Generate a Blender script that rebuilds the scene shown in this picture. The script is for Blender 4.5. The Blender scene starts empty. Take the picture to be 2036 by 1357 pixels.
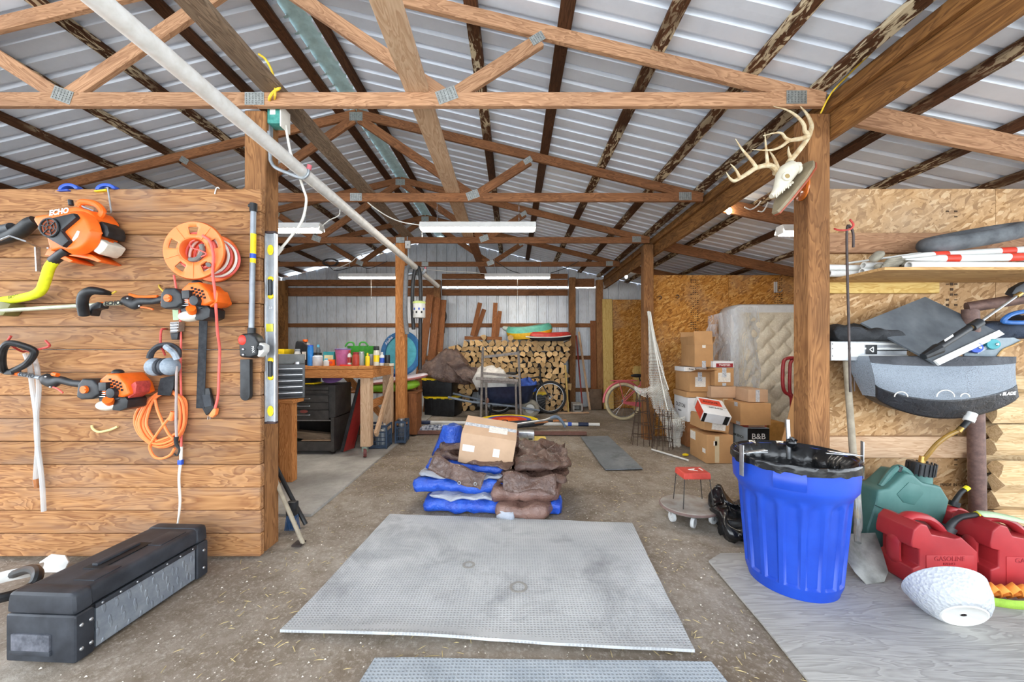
import bpy, bmesh, math, random
from mathutils import Vector as V, Matrix, Quaternion
random.seed(7)
S = bpy.context.scene
COL = S.collection
PI = math.pi
R = math.radians
# ---------------------------------------------------------------- camera
FPX, CXP, CYP, HC = 757.0, 1020.0, 695.0, 1.31
cd = bpy.data.cameras.new('camera'); cam = bpy.data.objects.new('camera', cd); COL.objects.link(cam)
cam.location = (0, 0, HC); cam.rotation_euler = (PI/2, 0, 0)
cd.sensor_width = 36; cd.sensor_fit = 'HORIZONTAL'; cd.lens = 36*FPX/2036
cd.shift_x = (1018-CXP)/2036; cd.shift_y = (CYP-678.5)/2036
cd.clip_start = .02
S.camera = cam
# ---------------------------------------------------------------- sky, exposure
w = bpy.data.worlds.new('sky'); S.world = w; w.use_nodes = True
wn = w.node_tree.nodes; wl = w.node_tree.links
bg = wn['Background']
bg.inputs[0].default_value = (.86, .93, 1, 1); bg.inputs[1].default_value = 4.0
S.view_settings.view_transform = 'Standard'; S.view_settings.look = 'None'
S.view_settings.gamma = 1; S.view_settings.use_curve_mapping = False
S.view_settings.exposure = 0.62
# ---------------------------------------------------------------- helpers
def P(x, y, Y):
    "pixel + known distance -> point"
    return V(((x-CXP)*Y/FPX, Y, HC-(y-CYP)*Y/FPX))
def G(x, y, z=0.0):
    "pixel on the plane at height z -> point"
    Y = FPX*(HC-z)/(y-CYP)
    return P(x, y, Y)
def lin(c):
    if isinstance(c, str):
        c = c.lstrip('#'); c = [int(c[i:i+2], 16)/255 for i in (0, 2, 4)]
    return tuple((x/12.92 if x <= .04045 else ((x+.055)/1.055)**2.4) for x in c[:3])+(1,)
def mw(o):
    m = o.matrix_basis.copy()
    if o.parent: m = mw(o.parent) @ o.matrix_parent_inverse @ m
    return m
def spline(pts, n=6, closed=False):
    pts = [V(p) for p in pts]; out = []; N = len(pts)
    rng = range(N if closed else N-1)
    for i in rng:
        if closed: a, b, c, d = pts[(i-1) % N], pts[i], pts[(i+1) % N], pts[(i+2) % N]
        else:
            b, c = pts[i], pts[i+1]
            a = pts[i-1] if i > 0 else b*2-c
            d = pts[i+2] if i+2 < N else c*2-b
        for k in range(n):
            t = k/n
            out.append(.5*((2*b)+(c-a)*t+(2*a-5*b+4*c-d)*t*t+(3*b-a-3*c+d)*t**3))
    if not closed: out.append(pts[-1].copy())
    return out
def T(x=0, y=0, z=0, rx=0, ry=0, rz=0, s=1):
    return Matrix.Translation((x, y, z)) @ Matrix.Rotation(rz, 4, 'Z') @ Matrix.Rotation(ry, 4, 'Y') @ Matrix.Rotation(rx, 4, 'X') @ Matrix.Scale(s, 4)
def frame(p0, p1, up=(0, 0, 1)):
    "matrix whose X axis runs p0->p1, origin at p0"
    p0, p1 = V(p0), V(p1); x = (p1-p0).normalized(); u = V(up)
    if abs(x.dot(u)) > .999: u = V((0, 1, 0))
    y = u.cross(x).normalized(); z = x.cross(y)
    m = Matrix((x, y, z)).transposed().to_4x4(); m.translation = p0
    return m
class MB:
    def __init__(s): s.v = []; s.f = []; s.mi = []; s.k = 0; s.M = None
    def add(s, vs, fs, M=None):
        o = len(s.v)
        for p in vs:
            p = V(p)
            if M is not None: p = M @ p
            if s.M is not None: p = s.M @ p
            s.v.append(p)
        for f in fs: s.f.append(tuple(i+o for i in f)); s.mi.append(s.k)
        return s
    def box(s, c, d, M=None, taper=1.0):
        x, y, z = c; a, b, h = d[0]/2, d[1]/2, d[2]/2; t = taper
        vs = [(x-a, y-b, z-h), (x+a, y-b, z-h), (x+a, y+b, z-h), (x-a, y+b, z-h), (x-a*t, y-b*t, z+h), (x+a*t, y-b*t, z+h), (x+a*t, y+b*t, z+h), (x-a*t, y+b*t, z+h)]
        return s.add(vs, [(0, 3, 2, 1), (4, 5, 6, 7), (0, 1, 5, 4), (1, 2, 6, 5), (2, 3, 7, 6), (3, 0, 4, 7)], M)
    def bar(s, p0, p1, w, h, up=(0, 0, 1)):
        L = (V(p1)-V(p0)).length
        return s.box((L/2, 0, 0), (L, w, h), frame(p0, p1, up))
    def tube(s, pts, r, n=8, closed=False, cap=True, flat=1.0, M=None, up=None):
        pts = [V(p) for p in pts]; N = len(pts)
        rs = r if isinstance(r, (list, tuple)) else [r]*N
        if len(rs) != N:
            rs = [rs[min(len(rs)-1, int(i*(len(rs)-1)/(N-1)))]+(rs[min(len(rs)-1, int(i*(len(rs)-1)/(N-1))+1)]-rs[min(len(rs)-1, int(i*(len(rs)-1)/(N-1)))])*((i*(len(rs)-1)/(N-1)) % 1) for i in range(N)]
        vs = []; nrm = None
        for i in range(N):
            if closed: t = pts[(i+1) % N]-pts[i-1]
            else: t = pts[min(i+1, N-1)]-pts[max(i-1, 0)]
            if t.length < 1e-9: t = V((0, 0, 1))
            t.normalize()
            if up is not None: nrm = V(up)-t*V(up).dot(t)
            elif nrm is None:
                a = V((0, 0, 1)) if abs(t.z) < .9 else V((1, 0, 0)); nrm = a-t*a.dot(t)
            else: nrm = nrm-t*nrm.dot(t)
            nrm.normalize(); b = t.cross(nrm)
            for k in range(n):
                an = 2*PI*k/n
                vs.append(pts[i]+nrm*math.cos(an)*rs[i]+b*math.sin(an)*rs[i]*flat)
        fs = []
        for i in range(N if closed else N-1):
            j = (i+1) % N
            for k in range(n):
                l = (k+1) % n; fs.append((i*n+k, i*n+l, j*n+l, j*n+k))
        if cap and not closed:
            fs.append(tuple(range(n-1, -1, -1))); fs.append(tuple((N-1)*n+k for k in range(n)))
        return s.add(vs, fs, M)
    def cyl(s, p0, p1, r0, r1=None, n=16): return s.tube([p0, p1], [r0, r0 if r1 is None else r1], n)
    def lathe(s, prof, n=20, M=None, sx=1, sy=1, cap=True):
        vs = []; fs = []; N = len(prof)
        for r, z in prof:
            for k in range(n): a = 2*PI*k/n; vs.append((r*sx*math.cos(a), r*sy*math.sin(a), z))
        for i in range(N-1):
            for k in range(n): l = (k+1) % n; fs.append((i*n+k, i*n+l, (i+1)*n+l, (i+1)*n+k))
        if cap and prof[0][0] > 1e-6: fs.append(tuple(range(n-1, -1, -1)))
        if cap and prof[-1][0] > 1e-6: fs.append(tuple((N-1)*n+k for k in range(n)))
        return s.add(vs, fs, M)
    def ell(s, c, r, n=14, m=8, M=None):
        pr = [(max(1e-4, math.sin(PI*i/m)), -math.cos(PI*i/m)) for i in range(m+1)]
        MM = Matrix.Translation(c) @ Matrix.Diagonal((r[0], r[1], r[2], 1))
        return s.lathe(pr, n, MM if M is None else M @ MM)
    def prism(s, poly, z0, z1, M=None, inset=None):
        n = len(poly)
        vs = [(x, y, z0) for x, y in poly]+[(x, y, z1) for x, y in poly]
        fs = [tuple(range(n-1, -1, -1)), tuple(range(n, 2*n))]+[(i, (i+1) % n, n+(i+1) % n, n+i) for i in range(n)]
        return s.add(vs, fs, M)
    def loft(s, rings, cap=True, M=None):
        n = len(rings[0]); vs = [p for r in rings for p in r]; fs = []
        for i in range(len(rings)-1):
            for k in range(n): l = (k+1) % n; fs.append((i*n+k, i*n+l, (i+1)*n+l, (i+1)*n+k))
        if cap: fs += [tuple(range(n-1, -1, -1)), tuple((len(rings)-1)*n+k for k in range(n))]
        return s.add(vs, fs, M)
    def grid(s, fn, nu, nv, M=None, thick=0):
        vs = [V(fn(i/nu, j/nv)) for j in range(nv+1) for i in range(nu+1)]
        W = nu+1
        fs = [(j*W+i, j*W+i+1, (j+1)*W+i+1, (j+1)*W+i) for j in range(nv) for i in range(nu)]
        if thick:
            nn = [V((0, 0, 0)) for _ in vs]
            for f in fs:
                q = (vs[f[1]]-vs[f[0]]).cross(vs[f[3]]-vs[f[0]])
                for i in f: nn[i] += q
            o = len(vs)
            vs = vs+[p-(q.normalized() if q.length > 0 else q)*thick for p, q in zip(vs, nn)]
            fs = fs+[tuple(i+o for i in reversed(f)) for f in fs]
            bd = [i for i in range(W)]+[j*W+nu for j in range(1, nv+1)]+[nv*W+i for i in range(nu-1, -1, -1)]+[j*W for j in range(nv-1, 0, -1)]
            for a, b in zip(bd, bd[1:]+bd[:1]): fs.append((b, a, a+o, b+o))
        return s.add(vs, fs, M)
    def mesh(s, name, bevel=0, seg=2, smooth=35, sub=0):
        me = bpy.data.meshes.new(name)
        if bevel:
            bm = bmesh.new(); vv = [bm.verts.new(p) for p in s.v]
            for f, k in zip(s.f, s.mi):
                try: q = bm.faces.new([vv[i] for i in f]); q.material_index = k
                except ValueError: pass
            bm.normal_update()
            es = [e for e in bm.edges if len(e.link_faces) == 2 and e.calc_face_angle(0) > R(30)]
            bmesh.ops.bevel(bm, geom=es, offset=bevel, segments=seg, profile=.6, affect='EDGES', clamp_overlap=True)
            bm.to_mesh(me); bm.free()
        else:
            me.from_pydata([tuple(p) for p in s.v], [], s.f)
            me.polygons.foreach_set('material_index', s.mi)
        if smooth:
            me.polygons.foreach_set('use_smooth', [True]*len(me.polygons))
            if smooth < 180: me.set_sharp_from_angle(angle=R(smooth))
        me.update()
        return me
    def build(s, name, m, parent=None, bevel=0, seg=2, smooth=35, sub=0, local=False, origin=None, mx=None):
        if origin is not None:
            o_ = V(origin); s.v = [p-o_ for p in s.v]
        me = s.mesh(name, bevel, seg, smooth)
        o = link(name, me, m, parent, local)
        if origin is not None: o.location = V(origin)
        if mx is not None: o.matrix_basis = mx
        if sub:
            md = o.modifiers.new('subdivision', 'SUBSURF'); md.levels = sub; md.render_levels = sub
        return o
def link(name, me, m, parent=None, local=False):
    if me is not None and not me.materials:
        for q in (m if isinstance(m, (list, tuple)) else [m]): me.materials.append(q)
    o = bpy.data.objects.new(name, me); COL.objects.link(o)
    if parent is not None:
        o.parent = parent
        if not local: o.matrix_parent_inverse = mw(parent).inverted()
    return o
def tag(o, label, cat, group=None):
    o['label'] = label; o['category'] = cat
    if group: o['group'] = group
    return o
def thing(name, label, cat, loc=(0, 0, 0), rz=0, group=None, rot=None):
    o = bpy.data.objects.new(name, None); COL.objects.link(o); o.empty_display_size = .05
    o.location = loc; o.rotation_euler = rot if rot else (0, 0, rz)
    return tag(o, label, cat, group)
def struct(o, label=None):
    o['kind'] = 'structure'
    if label: o['label'] = label
    return o
def dup(o, mat_=None, parent=None, label=None, group=None):
    c = o.copy(); COL.objects.link(c)
    if parent is not None: c.parent = parent
    if mat_ is not None: c.matrix_basis = mat_
    if label: c['label'] = label
    if group: c['group'] = group
    for ch in o.children: dup(ch, None, c)
    return c
BOXM = {}
def beam(name, p0, p1, w, h, m, parent=None, up=(0, 0, 1), bevel=.004, ext=0):
    "timber with its grain along local X; w across, h along up"
    p0, p1 = V(p0), V(p1); L = (p1-p0).length+2*ext
    key = (round(L, 3), round(w, 4), round(h, 4), m.name)
    if key not in BOXM:
        b = MB(); b.box((L/2-ext, 0, 0), (L, w, h)); me = b.mesh(name, bevel, 1); me.materials.append(m); BOXM[key] = me
    o = link(name, BOXM[key], m, parent)
    o.matrix_basis = frame(p0, p1, up)
    return o
def text(s_, size, m, parent, mx, name='lettering', depth=.0006, shear=0, bold=0, local=False, space=1):
    cu = bpy.data.curves.new(name, 'FONT'); cu.body = s_; cu.size = size; cu.extrude = depth; cu.shear = shear; cu.offset = bold
    cu.align_x = 'CENTER'; cu.align_y = 'CENTER'; cu.space_character = space; cu.resolution_u = 3
    t = bpy.data.objects.new('tmp', cu); COL.objects.link(t)
    dg = bpy.context.evaluated_depsgraph_get(); dg.update()
    me = bpy.data.meshes.new_from_object(t.evaluated_get(dg)); me.name = name
    bpy.data.objects.remove(t); bpy.data.curves.remove(cu)
    me.materials.clear()
    o = link(name, me, m, parent, local); o.matrix_basis = mx
    return o
# ---------------------------------------------------------------- materials
class NT:
    def __init__(s, name):
        s.m = bpy.data.materials.new(name); s.m.use_nodes = True
        s.n = s.m.node_tree.nodes; s.l = s.m.node_tree.links; s.b = s.n['Principled BSDF']
    def new(s, t, **k):
        q = s.n.new(t)
        for a, b in k.items(): setattr(q, a, b)
        return q
    def put(s, q, i, x):
        if hasattr(x, 'default_value') or isinstance(x, bpy.types.NodeSocket): s.l.new(x, q.inputs[i])
        else: q.inputs[i].default_value = x
    def coord(s, scale=(1, 1, 1), rot=(0, 0, 0), rnd=True, kind='Object'):
        c = s.new('ShaderNodeTexCoord').outputs[kind]
        if rnd:
            oi = s.new('ShaderNodeObjectInfo'); mu = s.new('ShaderNodeVectorMath', operation='SCALE'); mu.inputs[0].default_value = (37, 53, 71)
            s.l.new(oi.outputs['Random'], mu.inputs['Scale'])
            ad = s.new('ShaderNodeVectorMath'); s.l.new(c, ad.inputs[0]); s.l.new(mu.outputs[0], ad.inputs[1]); c = ad.outputs[0]
        mp = s.new('ShaderNodeMapping'); mp.inputs['Scale'].default_value = scale; mp.inputs['Rotation'].default_value = rot
        s.l.new(c, mp.inputs[0]); return mp.outputs[0]
    def noise(s, vec, scale=5, det=3, rough=.55, dist=0):
        q = s.new('ShaderNodeTexNoise'); s.l.new(vec, q.inputs['Vector'])
        q.inputs['Scale'].default_value = scale; q.inputs['Detail'].default_value = det; q.inputs['Roughness'].default_value = rough; q.inputs['Distortion'].default_value = dist
        return q.outputs['Fac']
    def ramp(s, fac, stops):
        q = s.new('ShaderNodeValToRGB'); s.l.new(fac, q.inputs[0]); e = q.color_ramp.elements
        while len(e) < len(stops): e.new(.5)
        for i, (p, c) in enumerate(stops):
            e[i].position = p; e[i].color = lin(c) if not isinstance(c, (int, float)) else (c, c, c, 1)
        return q.outputs[0]
    def mix(s, fac, a, b, mode='MIX'):
        q = s.new('ShaderNodeMix', data_type='RGBA', blend_type=mode)
        for i, x in ((0, fac), (6, a), (7, b)):
            if isinstance(x, str): x = lin(x)
            s.put(q, i, x)
        return q.outputs[2]
    def math(s, op, a, b=0.0):
        q = s.new('ShaderNodeMath', operation=op); s.put(q, 0, a); s.put(q, 1, b); return q.outputs[0]
    def bump(s, h, strength=.3, dist=.01):
        q = s.new('ShaderNodeBump'); q.inputs['Strength'].default_value = strength; q.inputs['Distance'].default_value = dist
        s.l.new(h, q.inputs['Height']); s.l.new(q.outputs[0], s.b.inputs['Normal'])
    def out(s, col=None, rough=.6, metal=0, spec=.4):
        if col is not None: s.put(s.b, 'Base Color', lin(col) if isinstance(col, str) else col)
        s.put(s.b, 'Roughness', rough); s.put(s.b, 'Metallic', metal); s.put(s.b, 'Specular IOR Level', spec)
        return s.m
MC = {}
def plain(name, c, rough=.5, metal=0, dust=.12, scale=14, c2=None, bump=0, spec=.4, trans=0, emit=0, coat=0, alpha=1):
    "solid colour with slight procedural wear"
    if name in MC: return MC[name]
    t = NT(name); v = t.coord()
    n = t.noise(v, scale, 4, .6)
    base = lin(c)
    if c2 is None: c2c = tuple(min(1, x*(1+dust*1.5)+.004*dust/.12) for x in base[:3])+(1,); c1c = tuple(x*(1-dust) for x in base[:3])+(1,)
    else: c1c = base; c2c = lin(c2)
    f = t.ramp(n, [(.35, 0), (.68, 1)])
    col = t.mix(f, c1c, c2c)
    if bump: t.bump(t.noise(v, scale*2.2, 3), bump, .01)
    m = t.out(col, rough, metal, spec)
    if trans: t.b.inputs['Transmission Weight'].default_value = trans
    if alpha < 1: t.b.inputs['Alpha'].default_value = alpha
    if coat: t.b.inputs['Coat Weight'].default_value = coat
    if emit: t.b.inputs['Emission Color'].default_value = lin(c); t.b.inputs['Emission Strength'].default_value = emit
    MC[name] = m; return m
def wood(name, light, dark, stain=None, sc=1.0, stain_amt=.5, mott=None, rough=.75, vary=.25, bmp=.25):
    "timber, grain along local X"
    if name in MC: return MC[name]
    t = NT(name); v = t.coord((1.0*sc, 7*sc, 7*sc))
    wv = t.noise(v, 1.6, 3, .5, 1.2)
    rings = t.math('FRACT', t.math('MULTIPLY', wv, 9.0))
    r1 = t.ramp(rings, [(0, 0), (.55, .55), (.86, 1), (1, 0)])
    fine = t.noise(t.coord((3*sc, 90*sc, 90*sc)), 1, 3, .7)
    a = t.math('ADD', t.math('MULTIPLY', r1, .55), t.math('MULTIPLY', fine, .55))
    col = t.mix(t.ramp(a, [(.22, 0), (.95, 1)]), light, dark)
    kn = t.new('ShaderNodeTexVoronoi'); t.l.new(t.coord((1.6*sc, 5.5*sc, 5.5*sc)), kn.inputs['Vector']); kn.inputs['Scale'].default_value = 1.0
    kf = t.ramp(kn.outputs['Distance'], [(.06, 1), (.16, 0)])
    col = t.mix(t.math('MULTIPLY', kf, .6), col, dark)
    if stain:
        sn = t.noise(t.coord((.9, 3, 3)), 1.7, 4, .6)
        col = t.mix(t.math('MULTIPLY', t.ramp(sn, [(.45, 0), (.72, 1)]), stain_amt), col, stain)
    if mott:
        mn = t.noise(t.coord((5, 16, 16)), 1.6, 4, .6, 1.0); big = t.noise(t.coord((.8, 1, 1)), 1.3, 2)
        f = t.math('MULTIPLY', t.ramp(mn, [(.5, 0), (.56, 1)]), t.ramp(big, [(.44, 0), (.56, 1)]))
        col = t.mix(f, col, mott)
    oi = t.new('ShaderNodeObjectInfo')
    hs = t.new('ShaderNodeHueSaturation'); t.l.new(col, hs.inputs['Color'])
    t.put(hs, 'Value', t.math('ADD', t.math('MULTIPLY', oi.outputs['Random'], vary), 1-vary/2))
    t.bump(a, bmp, .004)
    MC[name] = t.out(hs.outputs[0], rough, 0, .25); return MC[name]
# ---------------------------------------------------------------- timber and sheet materials
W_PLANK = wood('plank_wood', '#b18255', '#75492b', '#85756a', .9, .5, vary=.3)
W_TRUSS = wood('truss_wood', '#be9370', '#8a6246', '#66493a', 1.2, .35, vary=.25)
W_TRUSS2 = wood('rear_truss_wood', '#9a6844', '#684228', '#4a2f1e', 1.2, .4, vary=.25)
W_POST = wood('post_wood', '#a5754a', '#6f4829', '#4d3421', 1.0, .55, vary=.15)
W_BEAM = wood('beam_wood', '#a1713f', '#5f3b1c', '#3a2212', .8, .65, vary=.1)
W_PURL = wood('purlin_wood', '#5d3c26', '#38210f', '#2a170b', 1.2, .6, '#cdbfa2' and None, vary=.25)
W_PURM = wood('stained_purlin_wood', '#5f3d26', '#38210f', '#2a170b', 1.2, .6, '#c6b596', vary=.25)
W_GREY = wood('weathered_wood', '#95806a', '#5f4e3e', '#463a30', 1.1, .4, vary=.2)
W_PINE = wood('pale_pine', '#d9bd78', '#b8904a', None, 1.0, vary=.15)
W_PALE = wood('brace_wood', '#d6b797', '#b38d6b', '#9c7f68', 1.0, .3, vary=.1)
W_RED = wood('cedar_wood', '#94603a', '#683c22', '#4a2a18', 1.2, .3, vary=.25)
W_PLY = wood('plywood_grey', '#b0aeaa', '#8c8a86', '#9f9d99', .8, .5, vary=.1)
W_SHELF = wood('shelf_ply', '#cfa873', '#a77d4c', None, .8, vary=.1)
W_BENCH = wood('bench_wood', '#cf8f55', '#9a5c2c', '#7a4a26', 1.0, .3, vary=.2)
def sheet_metal(name, c, c2, dirt, streak=None, amt=.5):
    t = NT(name); v = t.coord()
    n = t.noise(v, 2.2, 5, .62); col = t.mix(t.ramp(n, [(.35, 0), (.7, 1)]), c, c2)
    n2 = t.noise(t.coord(streak or (1, 1, 1)), 6, 4, .65)
    col = t.mix(t.math('MULTIPLY', t.ramp(n2, [(.5, 0), (.78, 1)]), amt), col, dirt)
    return t.out(col, .42, 0.15, .5)
M_ROOF = sheet_metal('roof_steel', '#e2e8f2', '#d8dfea', '#a9afba', (1, 1, 1), .18)
M_WALLM = sheet_metal('wall_steel', '#d9dde2', '#c3c7cc', '#8b7d6c', (9, 9, 1.2), .55)
M_RIDGE = plain('ridge_cap_paint', '#a9c3bf', .5)
M_GALV = plain('galvanised_steel', '#a9aca8', .42, .75, .2, 60)
def osb(name, tone):
    t = NT(name); cols = []
    base = t.coord((1, 1, 1))
    dn = t.new('ShaderNodeTexNoise'); t.l.new(base, dn.inputs['Vector']); dn.inputs['Scale'].default_value = 5
    sc = t.new('ShaderNodeVectorMath', operation='SCALE'); t.l.new(dn.outputs['Color'], sc.inputs[0]); sc.inputs['Scale'].default_value = .07
    last = None
    for i, (an, s) in enumerate(((.3, 1), (1.35, 1.1), (2.3, .9), (-.5, 1.2))):
        ad = t.new('ShaderNodeVectorMath'); t.l.new(base, ad.inputs[0]); t.l.new(sc.outputs[0], ad.inputs[1])
        mp = t.new('ShaderNodeMapping', vector_type='TEXTURE'); mp.inputs['Rotation'].default_value = (0, an, 0); mp.inputs['Scale'].default_value = (1/(13*s), 1/13, 1/(45*s)); mp.inputs['Location'].default_value = (i*3.3, 0, i)
        t.l.new(ad.outputs[0], mp.inputs[0])
        vo = t.new('ShaderNodeTexVoronoi'); t.l.new(mp.outputs[0], vo.inputs['Vector']); vo.inputs['Scale'].default_value = 1
        sx = t.new('ShaderNodeSeparateColor'); t.l.new(vo.outputs['Color'], sx.inputs[0])
        c = t.ramp(sx.outputs[0], [(0, tone[0]), (.45, tone[1]), (.8, tone[2]), (1, tone[3])])
        last = c if last is None else t.mix(t.math('GREATER_THAN', sx.outputs[1], .5), last, c)
    fine = t.noise(base, 60, 3, .7)
    last = t.mix(t.math('MULTIPLY', t.ramp(fine, [(.45, 0), (.8, 1)]), .3), last, tone[0])
    big = t.noise(base, 1.5, 4, .6)
    last = t.mix(t.math('MULTIPLY', t.ramp(big, [(.5, 0), (.75, 1)]), .4), last, '#a89a88')
    t.bump(fine, .2, .003)
    return t.out(last, .7, 0, .25)
M_OSB = osb('strand_board', ('#8f6a43', '#b58f63', '#c09b70', '#d0b28b'))
M_OSB2 = osb('amber_strand_board', ('#8f5a22', '#bf8138', '#d0954a', '#dfae66'))
def dirt():
    t = NT('dirt_floor'); v = t.coord(rnd=False)
    a = t.noise(v, 1.1, 6, .62, .4); b = t.noise(v, 9, 5, .7); c = t.noise(v, 55, 3, .7)
    col = t.mix(t.ramp(a, [(.36, 0), (.66, 1)]), '#776a5c', '#a39a8f')
    col = t.mix(t.math('MULTIPLY', t.ramp(b, [(.42, 0), (.7, 1)]), .55), col, '#625441')
    col = t.mix(t.math('MULTIPLY', t.ramp(c, [(.5, 0), (.75, 1)]), .5), col, '#c6beb2')
    vo = t.new('ShaderNodeTexVoronoi'); t.l.new(v, vo.inputs['Vector']); vo.inputs['Scale'].default_value = 42
    sx = t.new('ShaderNodeSeparateColor'); t.l.new(vo.outputs['Color'], sx.inputs[0])
    sp = t.math('MULTIPLY', t.ramp(vo.outputs['Distance'], [(.1, 1), (.17, 0)]), t.math('GREATER_THAN', sx.outputs[0], .78))
    col = t.mix(sp, col, '#d8d0c4')
    h = t.math('ADD', t.math('MULTIPLY', b, .6), t.math('MULTIPLY', c, .4))
    t.bump(t.math('ADD', h, sp), .5, .012)
    return t.out(col, .92, 0, .2)
M_DIRT = dirt()
def concrete():
    t = NT('concrete_slab'); v = t.coord(rnd=False)
    a = t.noise(v, 2, 6, .65); b = t.noise(v, 30, 4, .7)
    col = t.mix(t.ramp(a, [(.35, 0), (.7, 1)]), '#8e8b86', '#b3b0aa')
    col = t.mix(t.math('MULTIPLY', t.ramp(b, [(.5, 0), (.8, 1)]), .4), col, '#7b766d')
    t.bump(b, .2, .004); return t.out(col, .85, 0, .25)
M_CONC = concrete()
# ---------------------------------------------------------------- building dimensions
Y1, DY = 2.45, 1.57                      # first truss, truss spacing
TY = [Y1+DY*i for i in range(4)]
YB = 8.74                                # back wall
XR, XL, XH = -1.65, -5.30, 2.00          # ridge, left wall, right heel
ZP = 2.867                               # underside of bottom chords
SL = .242                                # roof slope
ZTB = ZP+SL*(XH-XR)                      # underside of top chords at the ridge
CH = .089
VT = CH/math.cos(math.atan(SL))
def ztop(x): return ZTB-SL*abs(x-XR)+VT  # top of top chords
SL2 = .205
def zroof(x): return ztop(x) if x <= XH else ztop(XH)-SL2*(x-XH)
XO = 5.35                                # outer right side
# floor
b = MB()
def fl(u, v):
    x, y = -9+u*18, -7+v*16
    z = .004*math.sin(x*3.1+1)*math.cos(y*2.7)+.003*math.sin(7*x+5*y)
    return (x, y, z-.008)
b.grid(fl, 120, 110)
struct(b.build('floor', M_DIRT, smooth=180), 'dirt and gravel floor strewn with straw')
b = MB(); b.box((-3.44, 5.85, -.012), (3.7, 5.7, .05)); slab = b.build('trim_1', M_CONC, bevel=.008)
struct(slab, 'raised concrete slab under the work bench')
b = MB(); b.box((0, -3.6, -.012), (17.5, 6.6, .02)); struct(b.build('bounce_ground', plain('bounce_gravel', '#bcb7ae', .95, c2='#d2cec6', scale=40, bump=.4)), 'unseen pale ground added out front to bounce daylight onto the roof')  # unseen pale ground behind the camera, added to bounce sky light onto the roof
# ceiling : panels, purlins, ridge cap
ceil = struct(link('ceiling', None, None), 'corrugated steel roof on purlins')
def ribprof(width, rib, h, w1=.07, w2=.03):
    pr = []; n = round(width/rib)
    for i in range(n):
        o = i*rib
        pr += [(o, 0), (o+rib/2-w1/2-.001, 0), (o+rib/2-w2/2, h), (o+rib/2+w2/2, h), (o+rib/2+w1/2, 0)]
    pr.append((width, 0)); return pr
def roof_panel(xa, xb, y0, width=.92):
    L = math.hypot(xb-xa, zroof(xb-1e-4*(xb > XH))-zroof(xa+(1e-4 if xa >= XH else 0)))
    key = ('roofp', round(L, 3))
    if key not in BOXM:
        m_ = MB(); pr = ribprof(width, .92/6, .026, .05, .028)
        vs = [(0, a, h) for a, h in pr]+[(L, a, h) for a, h in pr]; n = len(pr)
        m_.add(vs, [(i, i+n, i+1+n, i+1) for i in range(n-1)])
        me = m_.mesh('roof_panel', smooth=0); me.materials.append(M_ROOF); BOXM[key] = me
    o = link('roof_panel', BOXM[key], M_ROOF, ceil)
    za = zroof(xa+(1e-6 if xa >= XH else 0))+.040; zb = zroof(xb)+.040
    if xb < xa: o.matrix_basis = frame((xa, y0, za), (xb, y0, zb)); o.matrix_basis = Matrix.Translation((0, width, 0)) @ o.matrix_basis
    else: o.matrix_basis = frame((xa, y0, za), (xb, y0, zb))
YF = -2.51  # front edge of the roof, extended unseen past the camera to cut front daylight
y = YF
while y < YB:
    roof_panel(XR+.085, XH, y); roof_panel(XR-.085, XL-.25, y); roof_panel(XH, XO+.2, y); y += .92
YE = y
for i, x in enumerate([XR+.18+.6*k for k in range(6)]+[XH-.04]+[XR-.18-.6*k for k in range(6)]+[XL+.03]+[2.6+.6*k for k in range(5)]):
    z = zroof(x)+.019; s_ = (SL if x < XR else (-SL if x < XH else -SL2))
    o = beam('purlin', (x, YF, z), (x, YE, z), CH, .037, (W_PURL, W_PURM)[i in (2, 4, 5, 6, 9, 10, 11, 14, 15, 16, 17)], ceil, up=(-s_, 0, 1))
b = MB()
for s_ in (-1, 1):
    b.box((s_*.06, 0, 0), (.125, YE-YF, .003), T(XR, YF+(YE-YF)/2, ztop(XR)+.062, ry=s_*math.atan(SL)))
b.build('ridge_cap', M_RIDGE, ceil)
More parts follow.
